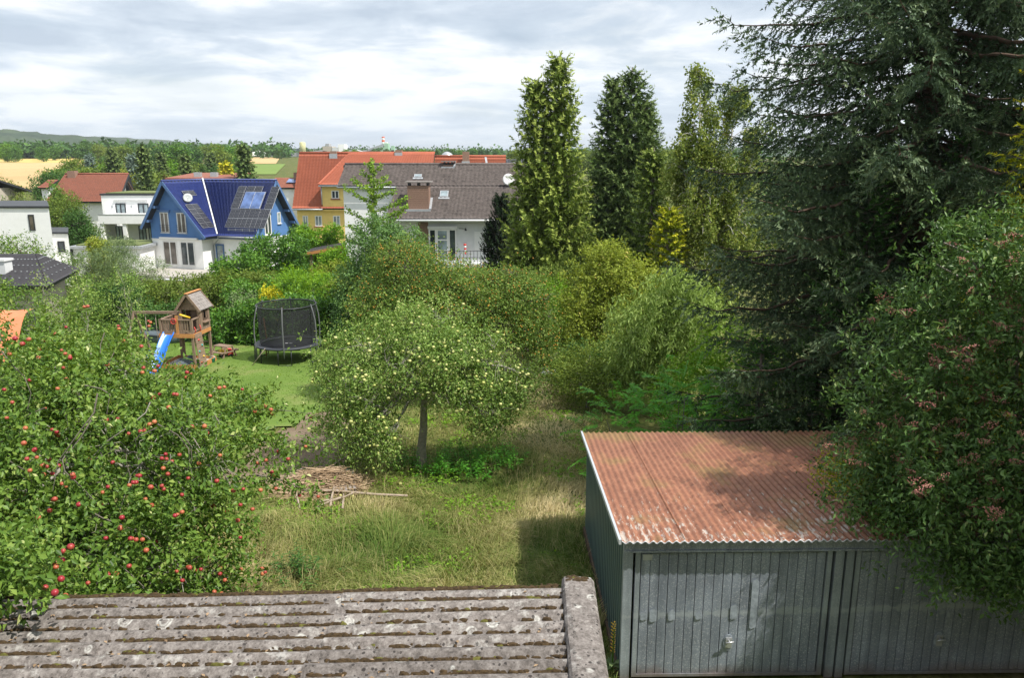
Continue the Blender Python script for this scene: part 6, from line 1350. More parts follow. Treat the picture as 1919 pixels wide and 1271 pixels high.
# ---------------------------------------------------------------- red apple tree in the left foreground
def red_apple():
    base = (-5.9, 11.0, 0.0); lobes = [(-6.2, 10.4, 3.55, 2.0, 1.7, 1.15), (-5.0, 10.8, 3.0, 1.3, 1.4, 1.05), (-7.7, 10.9, 3.3, 1.9, 1.8, 1.4), (-5.2, 9.3, 2.35, 1.55, 1.25, 1.25), (-6.9, 8.9, 2.6, 1.55, 1.15, 1.3), (-4.65, 9.7, 1.75, 1.0, 1.1, 1.3),
             (-5.6, 8.6, 1.55, 1.5, 1.1, 1.25), (-7.3, 12.6, 3.6, 1.7, 1.3, .95), (-5.4, 12.3, 3.1, 1.2, 1.2, .75), (-8.6, 12.8, 3.35, 1.9, 1.6, 1.05), (-4.6, 6.25, 3.85, .55, .5, .3, 0), (-5.0, 5.95, 3.75, .6, .5, .4, 0), (-5.4, 6.6, 3.6, .9, .6, .7, 0), (-5.3, 7.3, 2.9, 1.0, .6, .9, 0), (-4.7, 7.6, 2.2, .8, .5, .8, 0), (-6.9, 7.9, 2.4, 1.1, .8, 1.1), (-4.3, 9.9, .8, .8, .9, .8), (-5.9, 7.95, 1.75, .95, .8, 1.0)]
    kp = lambda P: ~((P[:, 2] < 3.58) & (P[:, 1] < 6.85) & (P[:, 0] > -3.9)) & ~((P[:, 2] < 3.47) & (P[:, 1] < 6.8))
    T, P, out = tree('apple_tree', 'large apple tree full of red apples in the left foreground', 'tree', base, (-5.9, 10.9, 1.5), lobes, 6300, 16, .088, .045, 'leaf_apple', 'bark_light', .15, 11, droop=.25, tl=.40, spread=.15, shell=.42, rough=.32, keep=kp, tint=.42, tsd=.2)
    rel0 = np.array([0, 0, CAMZ])-P; front_ids = np.where(((unit(rel0)*out).sum(1) > .45) & (P[:, 1] > 8.0))[0]
    # long whippy shoots reaching out to the right over the lawn
    r = np.random.default_rng(21); o = np.array(base); b = MB(); sp = []
    ends = [((-4.9, 12.2, 3.3), (-3.5, 12.8, 3.15)), ((-4.8, 12.0, 3.0), (-3.3, 12.9, 2.45)), ((-4.3, 11.3, 3.3), (-3.55, 11.9, 2.7)), ((-4.0, 11.2, 2.7), (-3.05, 11.6, 2.1)), ((-6.7, 12.4, 4.0), (-6.5, 12.9, 4.45)), ((-7.6, 12.2, 4.2), (-7.7, 12.6, 4.85)), ((-5.6, 11.6, 3.8), (-5.3, 12.3, 4.0)), ((-8.4, 12.5, 4.5), (-8.7, 13.0, 5.1)), ((-4.9, 12.3, 3.2), (-4.2, 13.0, 3.5))]
    for s, e in ends:
        s, e = np.array(s), np.array(e); m = (s+e)/2+np.array([0, 0, .18]); t = np.linspace(0, 1, 8)[:, None]; q = (1-t)**2*s+2*t*(1-t)*m+t*t*e; MB().tube([tuple(x-o) for x in q], list(np.linspace(.016, .004, 8)), 5, cap=False).build('bough', M['bark'], T); sp.append(q[1:].repeat(8, 0)+r.normal(0, .09, (56, 3)))
    for k in range(72):      # bare grey shoots over the face of the crown
        c = P[cand[k % len(cand)]]+np.array([0, -.03, 0]) if False else P[r.choice(front_ids)]; d = unit(np.array([r.normal(0, .45), -.35+r.normal(0, .3), -.75+r.normal(0, .35)])); L_ = r.uniform(.4, 1.2); t = np.linspace(-.5, .5, 5)[:, None]; q = c+d*t*L_+np.array([0, -.08, .03]); q[:, 2] -= (t[:, 0]**2)*.3; q[:, 0] += .12*np.sin(t[:, 0]*5+k); MB().tube([tuple(x-o) for x in q], list(np.linspace(.010, .004, 5)), 4, cap=False).build('bough', M['bark_light' if k % 3 == 0 else 'bark'], T)
    sp = np.concatenate(sp); A = leafy(r, sp, unit(r.normal(size=sp.shape)), 7, .085, .042, .12, .3, .3, .6, .5, .2); V, Fc, ti = leafgeo(local(A[0], o), *A[1:]); link('shoot_leaves', npmesh('shoot_leaves', V, Fc, M['leaf_apple'], ti), T)
    # apples, singly and in clusters, on the outside of the crown
    me = sphere_fruit('apple', .0315, M['apple_red']); n = 0; camv = np.array([0, 0, CAMZ]); tov = unit(camv-P); front = (tov*out).sum(1)
    rel = P-camv; dist = np.linalg.norm(rel, axis=1); uu = rel[:, 0]/rel[:, 1]*F/1.02+CU; vv = 300-F*rel[:, 2]/rel[:, 1]*.95; cell = {}
    for j in range(len(P)):      # only tips that face the open side carry fruit in view
        kk = (int(uu[j]//26), int(vv[j]//26))
        if kk not in cell or dist[j] < dist[cell[kk]]: cell[kk] = j
    cand = np.array([j for kk, j in cell.items() if -20 < uu[j] < 1000]); r.shuffle(cand)
    for j in cand[:190]:
        if n >= 285: break
        p = P[j]+out[j]*.13+tov[j]*.13
        for q in range(r.choice([1, 1, 2, 3], p=[.4, .2, .25, .15])):
            x = p+r.normal(0, .055, 3)*np.array([1, 1, .7])-o; inst('apple', me, T, Matrix.Translation(x) @ Matrix.Rotation(r.uniform(0, 6), 4, 'Z') @ Matrix.Rotation(r.normal(0, .4), 4, 'X') @ Matrix.Scale(r.uniform(.8, 1.15), 4)); n += 1
    for q in sp[::24]: inst('apple', me, T, Matrix.Translation(q-o+np.array([0, 0, -.05]))); n += 1
red_apple()
# ---------------------------------------------------------------- yellow apple tree on the meadow
def yellow_apple():
    b = onground(790, 876); base = V3(b); x, y, z = base
    lobes = [(x+.0, y+.4, 2.95, 1.4, 1.3, .7), (x-1.35, y+.2, 2.6, 1.15, 1.2, .75), (x+1.2, y+.2, 2.5, 1.2, 1.2, .7), (x-1.55, y-.5, 1.6, .85, .9, .95), (x+2.15, y+.1, 1.75, .9, 1.0, .75), (x-1.0, y-1.0, 1.2, .6, .55, .8), (x-2.0, y+.3, 1.3, .65, .8, .95), (x-2.45, y+.3, 2.2, .45, .6, .4), (x+2.75, y+.2, 2.0, .4, .5, .4), (x-1.6, y-.9, .55, .6, .5, .6), (x+1.75, y-.4, 1.0, .5, .5, .5), (x+.2, y-.6, 2.35, 1.3, .9, .7), (x+1.2, y-.6, 1.75, .8, .7, .55), (x-.2, y+1.2, 3.1, 1.5, 1.0, .8), (x+2.2, y+.6, 1.15, .55, .6, .6), (x-.75, y-1.15, .75, .45, .4, .45)]
    T, P, out = tree('apple_tree', 'spreading apple tree with pale yellow apples on the meadow', 'tree', base, (x+.12, y+.1, 1.75), lobes, 3500, 13, .085, .042, 'leaf_apple_pale', 'bark_light', .115, 12, droop=.35, tl=.5, spread=.22, shell=.6, rough=.5, tint=.5, tsd=.22)
    r = np.random.default_rng(31); o = np.array(base); me = sphere_fruit('apple', .042, M['apple_yellow'], n=7, rows=4); tov = unit(np.array([0, 0, CAMZ])-P); cand = np.where((tov*out).sum(1) > .15)[0]; r.shuffle(cand)
    for j in cand[:230]:
        p = P[j]+out[j]*.08+tov[j]*.10+r.normal(0, .04, 3)-o; inst('apple', me, T, Matrix.Translation(p) @ Matrix.Scale(r.uniform(.8, 1.2), 4))
    for k in range(14):
        u, v = r.uniform(560, 760), r.uniform(862, 940); q = onground(u, v); a = thing('fallen_apple', 'fallen yellow apple lying in the grass near the brush pile', 'apple', q+Vector((0, 0, .04)), 0, 'fallen apples in the grass'); o_ = link('flesh', me, a); MB().tube([(0, 0, .025), (.005, 0, .055)], .004, 4).build('stalk', M['bark'], a)
yellow_apple()
# ---------------------------------------------------------------- fruit trees behind
def mirabelle():
    y = 26.0; x = (848-CU)/F*26.8; z = gz(y); base = (x, y, z)
    lobes = [(x-1.2, y, 3.85, 1.4, 1.4, .95), (x+1.2, y+.2, 3.15, 1.8, 1.5, .8), (x-1.7, y, 3.2, 1.4, 1.4, 1.0), (x+2.5, y-.1, 2.8, 1.1, 1.3, 1.1), (x-2.6, y+.2, 2.5, .95, 1.1, 1.0), (x+2.9, y-.3, 1.7, .75, 1.0, 1.1), (x, y-1.0, 2.8, 1.8, 1.0, 1.1), (x+1.5, y-.9, 2.3, 1.3, .9, 1.1), (x-1.7, y-.8, 2.0, 1.2, .8, .9), (x+3.1, y-.2, .75, .45, .6, .7), (x+2.0, y+.3, 3.3, .8, .8, .55), (x-1.9, y+.2, 4.3, .8, .8, .55), (x+.2, y, 3.4, 1.4, 1.2, .8)]
    T, P, out = tree('plum_tree', 'arching fruit tree speckled with small orange fruit behind the yellow apple tree', 'tree', base, (x, y, z+1.8), lobes, 4200, 12, .085, .045, 'leaf_plum', 'bark', .14, 13, droop=.5, tl=.5, spread=.24, rough=.26, tint=.45, tsd=.2)
    r = np.random.default_rng(33); o = np.array(base); Q = P[r.integers(0, len(P), 2300)]+r.normal(0, .09, (2300, 3))-o
    oc = np.array([(1, 0, 0), (-1, 0, 0), (0, 1, 0), (0, -1, 0), (0, 0, 1), (0, 0, -1)])*.027; V = (Q[:, None]+oc[None]).reshape(-1, 3); f = np.array([(0, 2, 4), (2, 1, 4), (1, 3, 4), (3, 0, 4), (2, 0, 5), (1, 2, 5), (3, 1, 5), (0, 3, 5)]); tag(link('fruit', npmesh('fruit', V, (np.arange(len(Q))*6)[:, None, None].repeat(8, 1).reshape(-1, 8, 1)+f[None] if False else ((np.arange(len(Q))*6)[:, None, None]+f[None]).reshape(-1, 3), M['plum_orange'], smooth=True), T), kind='stuff')
    y = 36.0; x = (712-CU)/F*36.6; z = gz(y); lobes = [(x, y, 3.4, 1.3, 1.2, 1.5), (x+1.1, y, 3.3, 1.2, 1.1, 1.3), (x-.8, y, 1.9, 1.1, 1.1, 1.3), (x+1.9, y+.2, 2.3, 1.0, 1.0, 1.0), (x-1.2, y, .8, 1.0, 1.0, 1.1), (x+.2, y-.6, 1.8, 1.3, .9, 1.3), (x-1.6, y-.2, -.2, .8, .8, .8), (x+2.2, y+.1, 1.0, 1.2, 1.0, 1.2)]
    tree('pear_tree', 'dense blue green pear tree below the ginkgo', 'tree', (x, y, z), (x, y, z+1.6), lobes, 2600, 12, .12, .075, 'leaf_pear', 'bark', .12, 14, droop=.1, tl=.4, spread=.28, tint=.5, twigs=False)
mirabelle()
def ginkgo():
    y = 45.0; x = (704-CU)/F*45.5; z = gz(y); T = thing('ginkgo_tree', 'tall spiky young ginkgo standing before the white gable', 'tree', (x, y, z)); r = np.random.default_rng(41); b = MB(); H = 9.15
    b.tube([(0, 0, 0), (.05, 0, 3), (.0, 0, 6), (.1, 0, H)], [.16, .12, .07, .012], 8); PP = []; OUT = []; bl = MB()
    br = [(1.9, 5.0, .62, 15), (1.6, 4.6, .5, -165), (2.1, 5.6, .35, -10), (1.7, 5.5, .4, 170), (2.0, 6.2, .30, 5), (1.8, 6.7, .45, 178), (1.3, 7.0, .2, -8), (1.25, 7.3, .5, 172), (.95, 7.7, .5, 20), (1.3, 7.5, .18, -30), (.8, 8.0, .6, 160), (.6, 8.4, .7, 0), (1.2, 6.0, .5, -90), (1.1, 7.0, .6, -100), (1.4, 5.2, .3, -70), (1.2, 6.4, .5, 90), (1.9, 4.2, .2, 178), (2.0, 4.3, .2, -2), (.4, 8.6, .9, 190)]
    for L_, zb, up, a in br:
        a = math.radians(a); d = np.array([math.cos(a), math.sin(a), up]); d /= np.linalg.norm(d); t = np.linspace(0, 1, 6)[:, None]; q = np.array([.05, 0, zb])+d*t*L_; q[:, 2] += .12*t[:, 0]**2*L_; bl.tube([tuple(p) for p in q], list(np.linspace(.035, .01, 6)), 5, cap=False)
        for s in np.arange(.12, 1.02, .075/L_*1.0): PP.append(np.array([.05, 0, zb])+d*s*L_+np.array([0, 0, .12*s*s*L_])); OUT.append(unit(r.normal(size=3)*.8+np.array([0, 0, .6])))
    for s in np.arange(4.0, H, .07): PP.append(np.array([.05, 0, s])+r.normal(0, .04, 3)); OUT.append(unit(r.normal(size=3)))
    tk = b.build('trunk', M['bark_light'], T); bl.build('branches', M['bark_light'], tk); P = np.array(PP); A = leafy(r, P, np.array(OUT), 9, .13, .12, .2, -.1, .22, .5, .5, .2); V, Fc, ti = leafgeo(*A[:1], *A[1:]); link('crown', npmesh('crown', V, Fc, M['ginkgo'], ti), T)
ginkgo()
# ---------------------------------------------------------------- tall conifers
y = 38.; x = (1040-CU)/F*38.4; z = gz(y)
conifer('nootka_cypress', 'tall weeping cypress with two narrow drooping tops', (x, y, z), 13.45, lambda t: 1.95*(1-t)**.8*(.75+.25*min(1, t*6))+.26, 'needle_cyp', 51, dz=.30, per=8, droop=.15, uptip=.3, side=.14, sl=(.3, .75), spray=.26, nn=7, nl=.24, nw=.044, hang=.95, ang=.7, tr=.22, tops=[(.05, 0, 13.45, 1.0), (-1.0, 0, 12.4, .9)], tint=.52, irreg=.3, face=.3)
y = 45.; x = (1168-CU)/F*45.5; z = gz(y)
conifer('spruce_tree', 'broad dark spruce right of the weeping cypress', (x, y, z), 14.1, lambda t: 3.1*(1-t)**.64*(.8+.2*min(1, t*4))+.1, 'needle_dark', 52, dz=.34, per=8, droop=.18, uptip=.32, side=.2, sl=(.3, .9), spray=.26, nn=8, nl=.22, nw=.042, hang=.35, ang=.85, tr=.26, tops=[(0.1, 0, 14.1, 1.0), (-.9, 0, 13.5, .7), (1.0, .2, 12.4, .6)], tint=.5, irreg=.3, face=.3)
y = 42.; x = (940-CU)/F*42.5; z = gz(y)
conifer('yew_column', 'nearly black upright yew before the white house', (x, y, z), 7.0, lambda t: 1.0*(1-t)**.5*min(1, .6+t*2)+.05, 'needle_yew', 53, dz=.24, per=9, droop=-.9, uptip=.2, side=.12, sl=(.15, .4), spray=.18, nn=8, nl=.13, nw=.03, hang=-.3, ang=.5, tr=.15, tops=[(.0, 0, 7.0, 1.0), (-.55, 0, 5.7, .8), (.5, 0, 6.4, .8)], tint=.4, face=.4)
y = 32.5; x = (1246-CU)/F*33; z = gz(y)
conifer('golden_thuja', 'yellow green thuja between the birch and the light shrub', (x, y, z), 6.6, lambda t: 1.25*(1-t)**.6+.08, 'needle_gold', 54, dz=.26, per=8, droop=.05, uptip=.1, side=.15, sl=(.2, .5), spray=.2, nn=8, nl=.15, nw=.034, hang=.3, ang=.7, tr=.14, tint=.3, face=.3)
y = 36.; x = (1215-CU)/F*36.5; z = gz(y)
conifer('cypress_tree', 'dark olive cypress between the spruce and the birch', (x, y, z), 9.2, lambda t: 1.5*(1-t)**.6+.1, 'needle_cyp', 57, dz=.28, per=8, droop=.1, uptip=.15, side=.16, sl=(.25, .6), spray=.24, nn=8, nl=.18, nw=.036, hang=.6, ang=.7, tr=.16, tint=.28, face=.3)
# birch: pendulous thin twigs
def birch():
    y = 33.5; x = (1322-CU)/F*34; z = gz(y); T = thing('birch_tree', 'loose weeping birch standing behind the big blue spruce', 'tree', (x, y, z)); r = np.random.default_rng(55); b = MB(); bl = MB(); PP = []; OUT = []
    for (tx, h_, f) in ((-.75, 12.1, 1.0), (.85, 11.6, 1.0), (1.9, 10.4, .9), (-.2, 9.5, .8), (-1.2, 9.2, .7)):
        q = [(0, 0, -.1), (tx*.25, 0, h_*.3), (tx*.7, .1, h_*.65), (tx, 0, h_)]; b.tube(q, [.15*f, .11*f, .06*f, .01], 7)
        for k in range(40):
            s = r.uniform(.2, 1); p = np.array([tx*s, 0, h_*s]); a = r.uniform(0, 2*math.pi); L_ = (2.1*(1-s)**.55+.3)*r.uniform(.6, 1.15); t = np.linspace(0, 1, 6)[:, None]; d = np.array([math.cos(a), math.sin(a)*.8, 0]); qq = p+d*t*L_; qq[:, 2] += .6*L_*np.sin(t[:, 0]*1.8)-.35*L_*t[:, 0]**2; bl.tube([tuple(v) for v in qq], list(np.linspace(.022, .006, 6)), 4, cap=False)
            for w in range(7):
                e = qq[r.integers(2, 6)]+r.normal(0, .08, 3); hl = r.uniform(.4, 1.5); m = int(hl/.11)
                for i in range(m): PP.append(e+np.array([.1*math.sin(i*.4), 0, -i*.11])+r.normal(0, .025, 3)); OUT.append(unit(r.normal(size=3)+np.array([0, 0, -.6])))
    tk = b.build('trunk', M['bark_birch'], T); bl.build('branches', M['bark_birch'], tk); P = np.array(PP); P[:, 2] = np.maximum(P[:, 2], .2); A = leafy(r, P, np.array(OUT), 4, .125, .085, .22, .7, .16, .3, .45, .22); V, Fc, ti = leafgeo(*A); link('crown', npmesh('crown', V, Fc, M['leaf_birch'], ti), T)
birch()
# the big blue spruce over the garage
def big_spruce():
    x, y = 9.0, 17.6; z = gz(y)
    pr = lambda t: 5.05*(1-t)**.42*(.86+.14*min(1, t*5))
    kp = lambda p: not (p[1] < 15.1 and p[2] < 2.5) and not (p[1] > 21.5) and p[0] < 13.5
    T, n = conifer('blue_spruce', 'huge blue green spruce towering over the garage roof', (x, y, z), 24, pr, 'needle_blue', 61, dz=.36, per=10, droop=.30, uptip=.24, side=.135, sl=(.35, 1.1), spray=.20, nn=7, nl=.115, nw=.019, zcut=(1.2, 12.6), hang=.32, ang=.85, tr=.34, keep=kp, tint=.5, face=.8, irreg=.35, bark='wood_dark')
big_spruce()
# young green firs between spruce and elder
for (u, v, yy, h_, sd, lab, rr) in ((1545, 880, 16.6, 5.2, 71, 'dark green fir bush leaning on the garage behind the elder', 1.5), (1440, 860, 16.4, 3.8, 76, 'low dark fir bush behind the middle of the garage roof', 1.5), (1620, 330, 15.6, 7.7, 72, 'bright green young fir rising behind the elder top', 1.9), (1790, 300, 15.0, 8.1, 73, 'green fir crown right of the young fir behind the elder', 1.7)):
    xx = (u-CU)/F*yy*1.04
    conifer('fir_tree', lab, (xx, yy+.6, gz(yy)), h_, lambda t, rr=rr: rr*(1-t)**.75+.06, 'needle_fir', sd, dz=.32, per=7, droop=.05, uptip=.25, side=.13, sl=(.15, .5), spray=.13, nn=9, nl=.085, nw=.017, hang=.1, ang=.8, tr=.09, tint=.4, face=.3, keep=(lambda p: p[1] > 15.1 or p[2] > 2.7))
conifer('golden_cypress', 'golden green cypress at the right picture edge', (9.3, 12.6, 0), 10.4, lambda t: 2.2*(1-t)**.5+.1, 'needle_gold', 74, dz=.30, per=8, droop=.15, uptip=.15, side=.14, sl=(.2, .6), spray=.17, nn=9, nl=.10, nw=.02, hang=.35, ang=.7, tr=.16, zcut=(3.0, 11), tint=.4, face=.8, keep=lambda p: p[0] < 9.9)
conifer('golden_cypress', 'second golden cypress beyond the right picture edge shading the garage', (10.6, 7.6, 0), 12.4, lambda t: 2.6*(1-t)**.5+.1, 'needle_gold', 75, dz=.42, per=9, droop=.15, uptip=.15, side=.2, sl=(.25, .8), spray=.25, nn=4, nl=.2, nw=.07, hang=.35, ang=.7, tr=.2, zcut=(1.5, 12.2), tint=.4, face=1)
# elder over the right half of the garage
def elder():
    base = (8.1, 10.9, 0); lobes = [(7.4, 10.6, 5.6, 1.5, 1.3, 1.1), (6.2, 10.9, 4.9, 1.1, 1.2, 1.0), (8.4, 10.2, 4.9, 1.4, 1.3, 1.4), (5.7, 10.6, 4.0, 1.05, 1.1, .9), (7.0, 10.0, 4.0, 1.4, 1.1, 1.2), (5.6, 10.2, 3.15, 1.0, 1.0, .75), (6.9, 9.6, 3.0, 1.3, 1.0, 1.1), (8.3, 9.4, 3.4, 1.3, 1.1, 1.2), (6.0, 9.7, 2.75, 1.0, .75, .75), (7.2, 9.3, 2.2, 1.0, .6, .6), (5.5, 10.7, 2.85, .7, .9, .5), (5.15, 10.3, 2.62, .5, .6, .3), (5.5, 9.75, 2.45, .6, .5, .45), (6.2, 9.35, 2.1, .8, .45, .35), (6.3, 10.6, 6.1, .7, .7, .65), (7.9, 11.6, 5.6, 1.2, 1.1, 1.2), (6.35, 9.35, 2.15, .6, .45, .5)]
    kp = lambda P: ~((P[:, 2] < 2.42) & (P[:, 1] > 9.75) & (P[:, 0] < 7.75))
    T, P, out = tree('elder_bush', 'big elder bush with reddish berry umbels overhanging the garage', 'bush', base, (8.0, 10.9, 2.2), lobes, 4700, 15, .092, .035, 'leaf_elder', 'bark_light', .12, 81, droop=.35, tl=.40, spread=.17, shell=.5, rough=.42, keep=kp, tint=.42, tsd=.2, twigs=False)
    r = np.random.default_rng(82); o = np.array(base); tov = unit(np.array([0, 0, CAMZ])-P); cand = np.where(((tov*out).sum(1) > .2) & (P[:, 2] > 2.9))[0]; r.shuffle(cand); mes = []
    for s in range(4):
        b = MB(); n = 26
        for k in range(n):
            rr = .085*math.sqrt(r.random()); a = r.uniform(0, 6.28); hh = .03-rr*.25+r.normal(0, .006); b.add([(rr*math.cos(a)+.009*c, rr*math.sin(a)+.009*d_, hh+.009*e) for c, d_, e in ((1, 0, 0), (-.5, .8, 0), (-.5, -.8, 0), (0, 0, 1))], [(0, 1, 3), (1, 2, 3), (2, 0, 3)])
        for k in range(6): a = k*1.05+.3; b.add([(0, 0, -.07), (.075*math.cos(a), .075*math.sin(a), .018), (.075*math.cos(a+.08), .075*math.sin(a+.08), .012)], [(0, 1, 2), (2, 1, 0)])
        mes.append(b.mesh('berry_umbel', M['berry']))
    for j in cand[:240]: inst('berry_umbel', mes[r.integers(4)], T, Matrix.Translation(P[j]+out[j]*.10+tov[j]*.16+np.array([0, 0, .05])-o) @ Matrix.Rotation(r.uniform(0, 6), 4, 'Z') @ Matrix.Rotation(r.normal(.3, .5), 4, 'X') @ Matrix.Scale(r.uniform(.8, 1.45), 4))
    bush('golden_privet', 'yellow green privet sprig beside the elder over the roof', (7.85, 11.9, 0), [(5.25, 11.3, 2.62, .5, .6, .28), (5.6, 10.4, 2.5, .45, .4, .25), (6.2, 11.5, 2.75, .8, .5, .3)], 420, 12, .06, .03, 'leaf_gold', 83, tint=.35, tl=.3, keep=lambda P: P[:, 2] > 2.36, limbs=True)
elder()

# ---------------------------------------------------------------- shrubs right of the path
def uvb(u, Y): return (u-CU)/F*Y*1.018
x, y = uvb(1135, 31), 31.; z = gz(y)
bush('light_shrub', 'large rounded yellow green shrub with rusty flower heads', (x, y, z), [(x+.2, y, 3.1, 1.3, 1.2, 1.0), (x-.7, y-.2, 2.1, 1.2, 1.1, 1.2), (x+1.0, y, 2.2, 1.2, 1.2, 1.2), (x-1.2, y-.5, 1.0, .9, .9, 1.2), (x+.3, y-.7, 1.0, 1.4, .8, 1.3), (x, y, 3.75, .8, .8, .5), (x+1.5, y, 1.2, 1, 1, 1.1)], 2300, 12, .13, .055, 'leaf_light', 91, tl=.4, spread=.22, tint=.42, rough=.3, droop=.05)
x, y = uvb(1240, 24.5), 24.5; z = gz(y)
bush('willow_shrub', 'silvery green willow with hanging leaves below the birch', (x, y, z), [(x+.3, y, 3.0, 1.0, 1.0, .9), (x-.6, y, 2.3, .95, 1.0, .9), (x+1.1, y+.2, 2.3, 1.0, 1.0, 1.2), (x-.9, y-.3, 1.4, .8, .8, 1.0), (x+.5, y-.6, 1.6, 1.1, .8, 1.2), (x, y-.3, .6, 1.3, .9, .8), (x+.6, y, 3.6, .5, .6, .45)], 1900, 13, .18, .038, 'leaf_willow', 92, tl=.85, spread=.12, rough=.35, droop=1.1, tint=.5, upb=.3, twigs=False)
def sumac():
    r = np.random.default_rng(93); x, y = uvb(1275, 17.8), 17.8; z = gz(y); T = thing('sumac_thicket', 'fresh green thicket of feathery pinnate leaves behind the garage', 'bush', (x, y, z)); st = MB(); P = []; D = []; TI = []
    lob = [(-1.0, .2, 1.5, 1.1, .9, .9), (.2, 0, 1.7, 1.2, .9, 1.0), (1.3, .2, 1.6, 1.1, .9, 1.0), (-.3, -.6, .9, 1.5, .6, .8), (1.2, -.6, .9, 1.2, .6, .8), (-1.5, -.3, .8, .7, .7, .7), (.4, .4, 2.4, .8, .7, .6)]
    q, out, k = tips(r, lob, 420, .6, .25)
    for p, o_ in zip(q, out):
        L_ = r.uniform(.32, .6); a = unit(np.array([o_[0], o_[1], .35])+r.normal(0, .35, 3)); n = 9
        for i in range(n):
            s = (i+1)/n; c = p+a*L_*s+np.array([0, 0, -.22*L_*s*s]); lat = unit(np.cross(a, [0, 0, 1.]))
            for sg in (-1, 1): P.append(c); D.append(unit(lat*sg+a*.45+np.array([0, 0, -.25]))); TI.append(.45+r.normal(0, .15))
    P = np.array(P); P[:, 2] = np.maximum(P[:, 2], .15); n = len(P); L_ = .13*r.uniform(.7, 1.2, n); V, Fc, ti = leafgeo(P, np.array(D), unit(np.array([0, 0, 1.])+r.normal(0, .25, (n, 3))), L_, L_*.36, np.clip(np.array(TI), 0, 1))
    for k in range(16): a = q[k*20]; st.tube([(a[0]*.6, a[1]*.6, -.05), (a[0]*.85, a[1]*.85, a[2]*.5), tuple(a)], [.022, .016, .008], 5)
    st.build('stems', M['bark'], T); link('foliage', npmesh('foliage', V, Fc, M['leaf_sumac'], ti), T)
sumac()
x, y = uvb(1325, 21.), 21.; z = gz(y)
bush('hazel_bush', 'mid green bush between the willow and the blue spruce', (x, y, z), [(x, y, 1.0, 1.2, 1, 1.2), (x+.9, y+.3, 1.8, 1.2, 1, 1.2), (x+1.6, y, 1.0, 1.2, 1, 1.2)], 900, 12, .10, .065, 'leaf_bright', 94, tl=.4, spread=.25, tint=.35)
x, y = uvb(1105, 25.), 25.; z = gz(y)
bush('bramble', 'low brambles at the edge of the dry path', (x, y, z), [(x-.3, y, .2, 1.0, .8, .7), (x+.6, y-.4, .3, .9, .8, .8), (x+.2, y+1.5, .4, 1.2, .8, .8), (x-.6, y+2.0, .1, .9, .8, .6)], 900, 11, .09, .05, 'leaf_olive', 95, tl=.4, spread=.25, tint=.4, limbs=True)
x, y = uvb(1095, 28.), 28.5; z = gz(y)
bush('dark_undergrowth', 'dark green undergrowth below the light shrub', (x, y, z), [(x, y, -.1, 1.3, .8, .8), (x+1.4, y-.8, .1, 1.2, .8, .9)], 600, 11, .1, .06, 'leaf_dark', 96, tl=.4, spread=.25, tint=.4)
x, y = uvb(1015, 33.), 33.; z = gz(y)
bush('bright_bush', 'fresh green bush under the weeping cypress', (x, y, z), [(x, y, .6, 1.0, .9, 1.4), (x+.6, y+.3, 1.3, .8, .8, 1.2)], 700, 11, .1, .06, 'leaf_bright', 97, tl=.4, spread=.25, tint=.4)
x, y = uvb(1040, 35.), 35.5; z = gz(y)
bush('cypress_skirt', 'bushy cypress shrub at the foot of the weeping cypress', (x, y, z), [(x, y, 1.2, 1.5, .9, 1.5), (x+.9, y+.2, 1.9, 1.2, .9, 1.2), (x-1.0, y, .8, 1.0, .9, 1.2)], 1200, 13, .14, .035, 'needle_cyp', 98, tl=.4, spread=.22, droop=.7, tint=.5)
# ---------------------------------------------------------------- hedges and garden shrubs on the left and in the middle
def hedge(name, label, us, Y, vt, leaf, seed, ln=.11, wd=.06, dens=1.0, depth=1.0, bump_=.35, cat='hedge', tint=.42, tilt=0.0, group=None):
    """a row of lobes between two picture columns; the top follows vt"""
    x0, x1 = uvb(us[0], Y), uvb(us[1], Y); r = np.random.default_rng(seed); w = x1-x0; n = max(2, int(w/1.1)); lobes = []
    for k in range(n):
        s = (k+.5)/n; yy = Y+tilt*(s-.5)+r.normal(0, .15); zt = at(0, vt[0]+(vt[1]-vt[0])*s, yy).z+r.normal(0, bump_*.5); zb = gz(yy); h = max(.5, zt-zb)
        for q in range(max(1, round(h/1.3))): hh = h/max(1, round(h/1.3)); lobes.append((x0+w*s+r.normal(0, .1), yy+r.normal(0, .1), zb+hh*(q+.5), w/n*.75, depth, hh*.62))
    return bush(name, label, ((x0+x1)/2, Y, gz(Y)), lobes, int(122*len(lobes)*dens), 11, ln*1.42, wd*1.42, leaf, seed, group=group, cat=cat, tl=.38, spread=.25, tint=tint, rough=.15, droop=.1)
hedge('laurel_hedge', 'glossy green hedge behind the play tower and trampoline', (385, 668), 37.0, (578, 556), 'leaf_hedge', 101, depth=.8, dens=1.2)
hedge('laurel_hedge', 'dark hedge section behind the swing beam', (258, 388), 38.5, (588, 572), 'leaf_dark', 102, depth=.8, tint=.55)
hedge('clipped_hedge', 'long olive green hedge row below the blue house', (262, 520), 44.0, (528, 510), 'leaf_olive', 103, depth=1.2, dens=1.1, tint=.3)
hedge('clipped_hedge', 'second olive hedge right behind the trampoline', (430, 640), 42.0, (532, 520), 'leaf_hedge', 104, depth=1.1, dens=1.1, tint=.5)
hedge('bamboo_clump', 'bright green feathery bamboo above the trampoline', (528, 616), 40.5, (520, 512), 'leaf_bright', 105, ln=.16, wd=.03, depth=.9, tint=.55, cat='bush')
hedge('berry_bush', 'dull green shrub right of the bamboo', (612, 668), 41.0, (528, 520), 'leaf_olive', 106, depth=.9, tint=.6, cat='bush')
hedge('garden_bush', 'wide green bush right of the blue house', (468, 576), 57.0, (446, 436), 'leaf_hedge', 107, ln=.13, wd=.08, depth=1.6, tint=.38, cat='bush', dens=1.4)
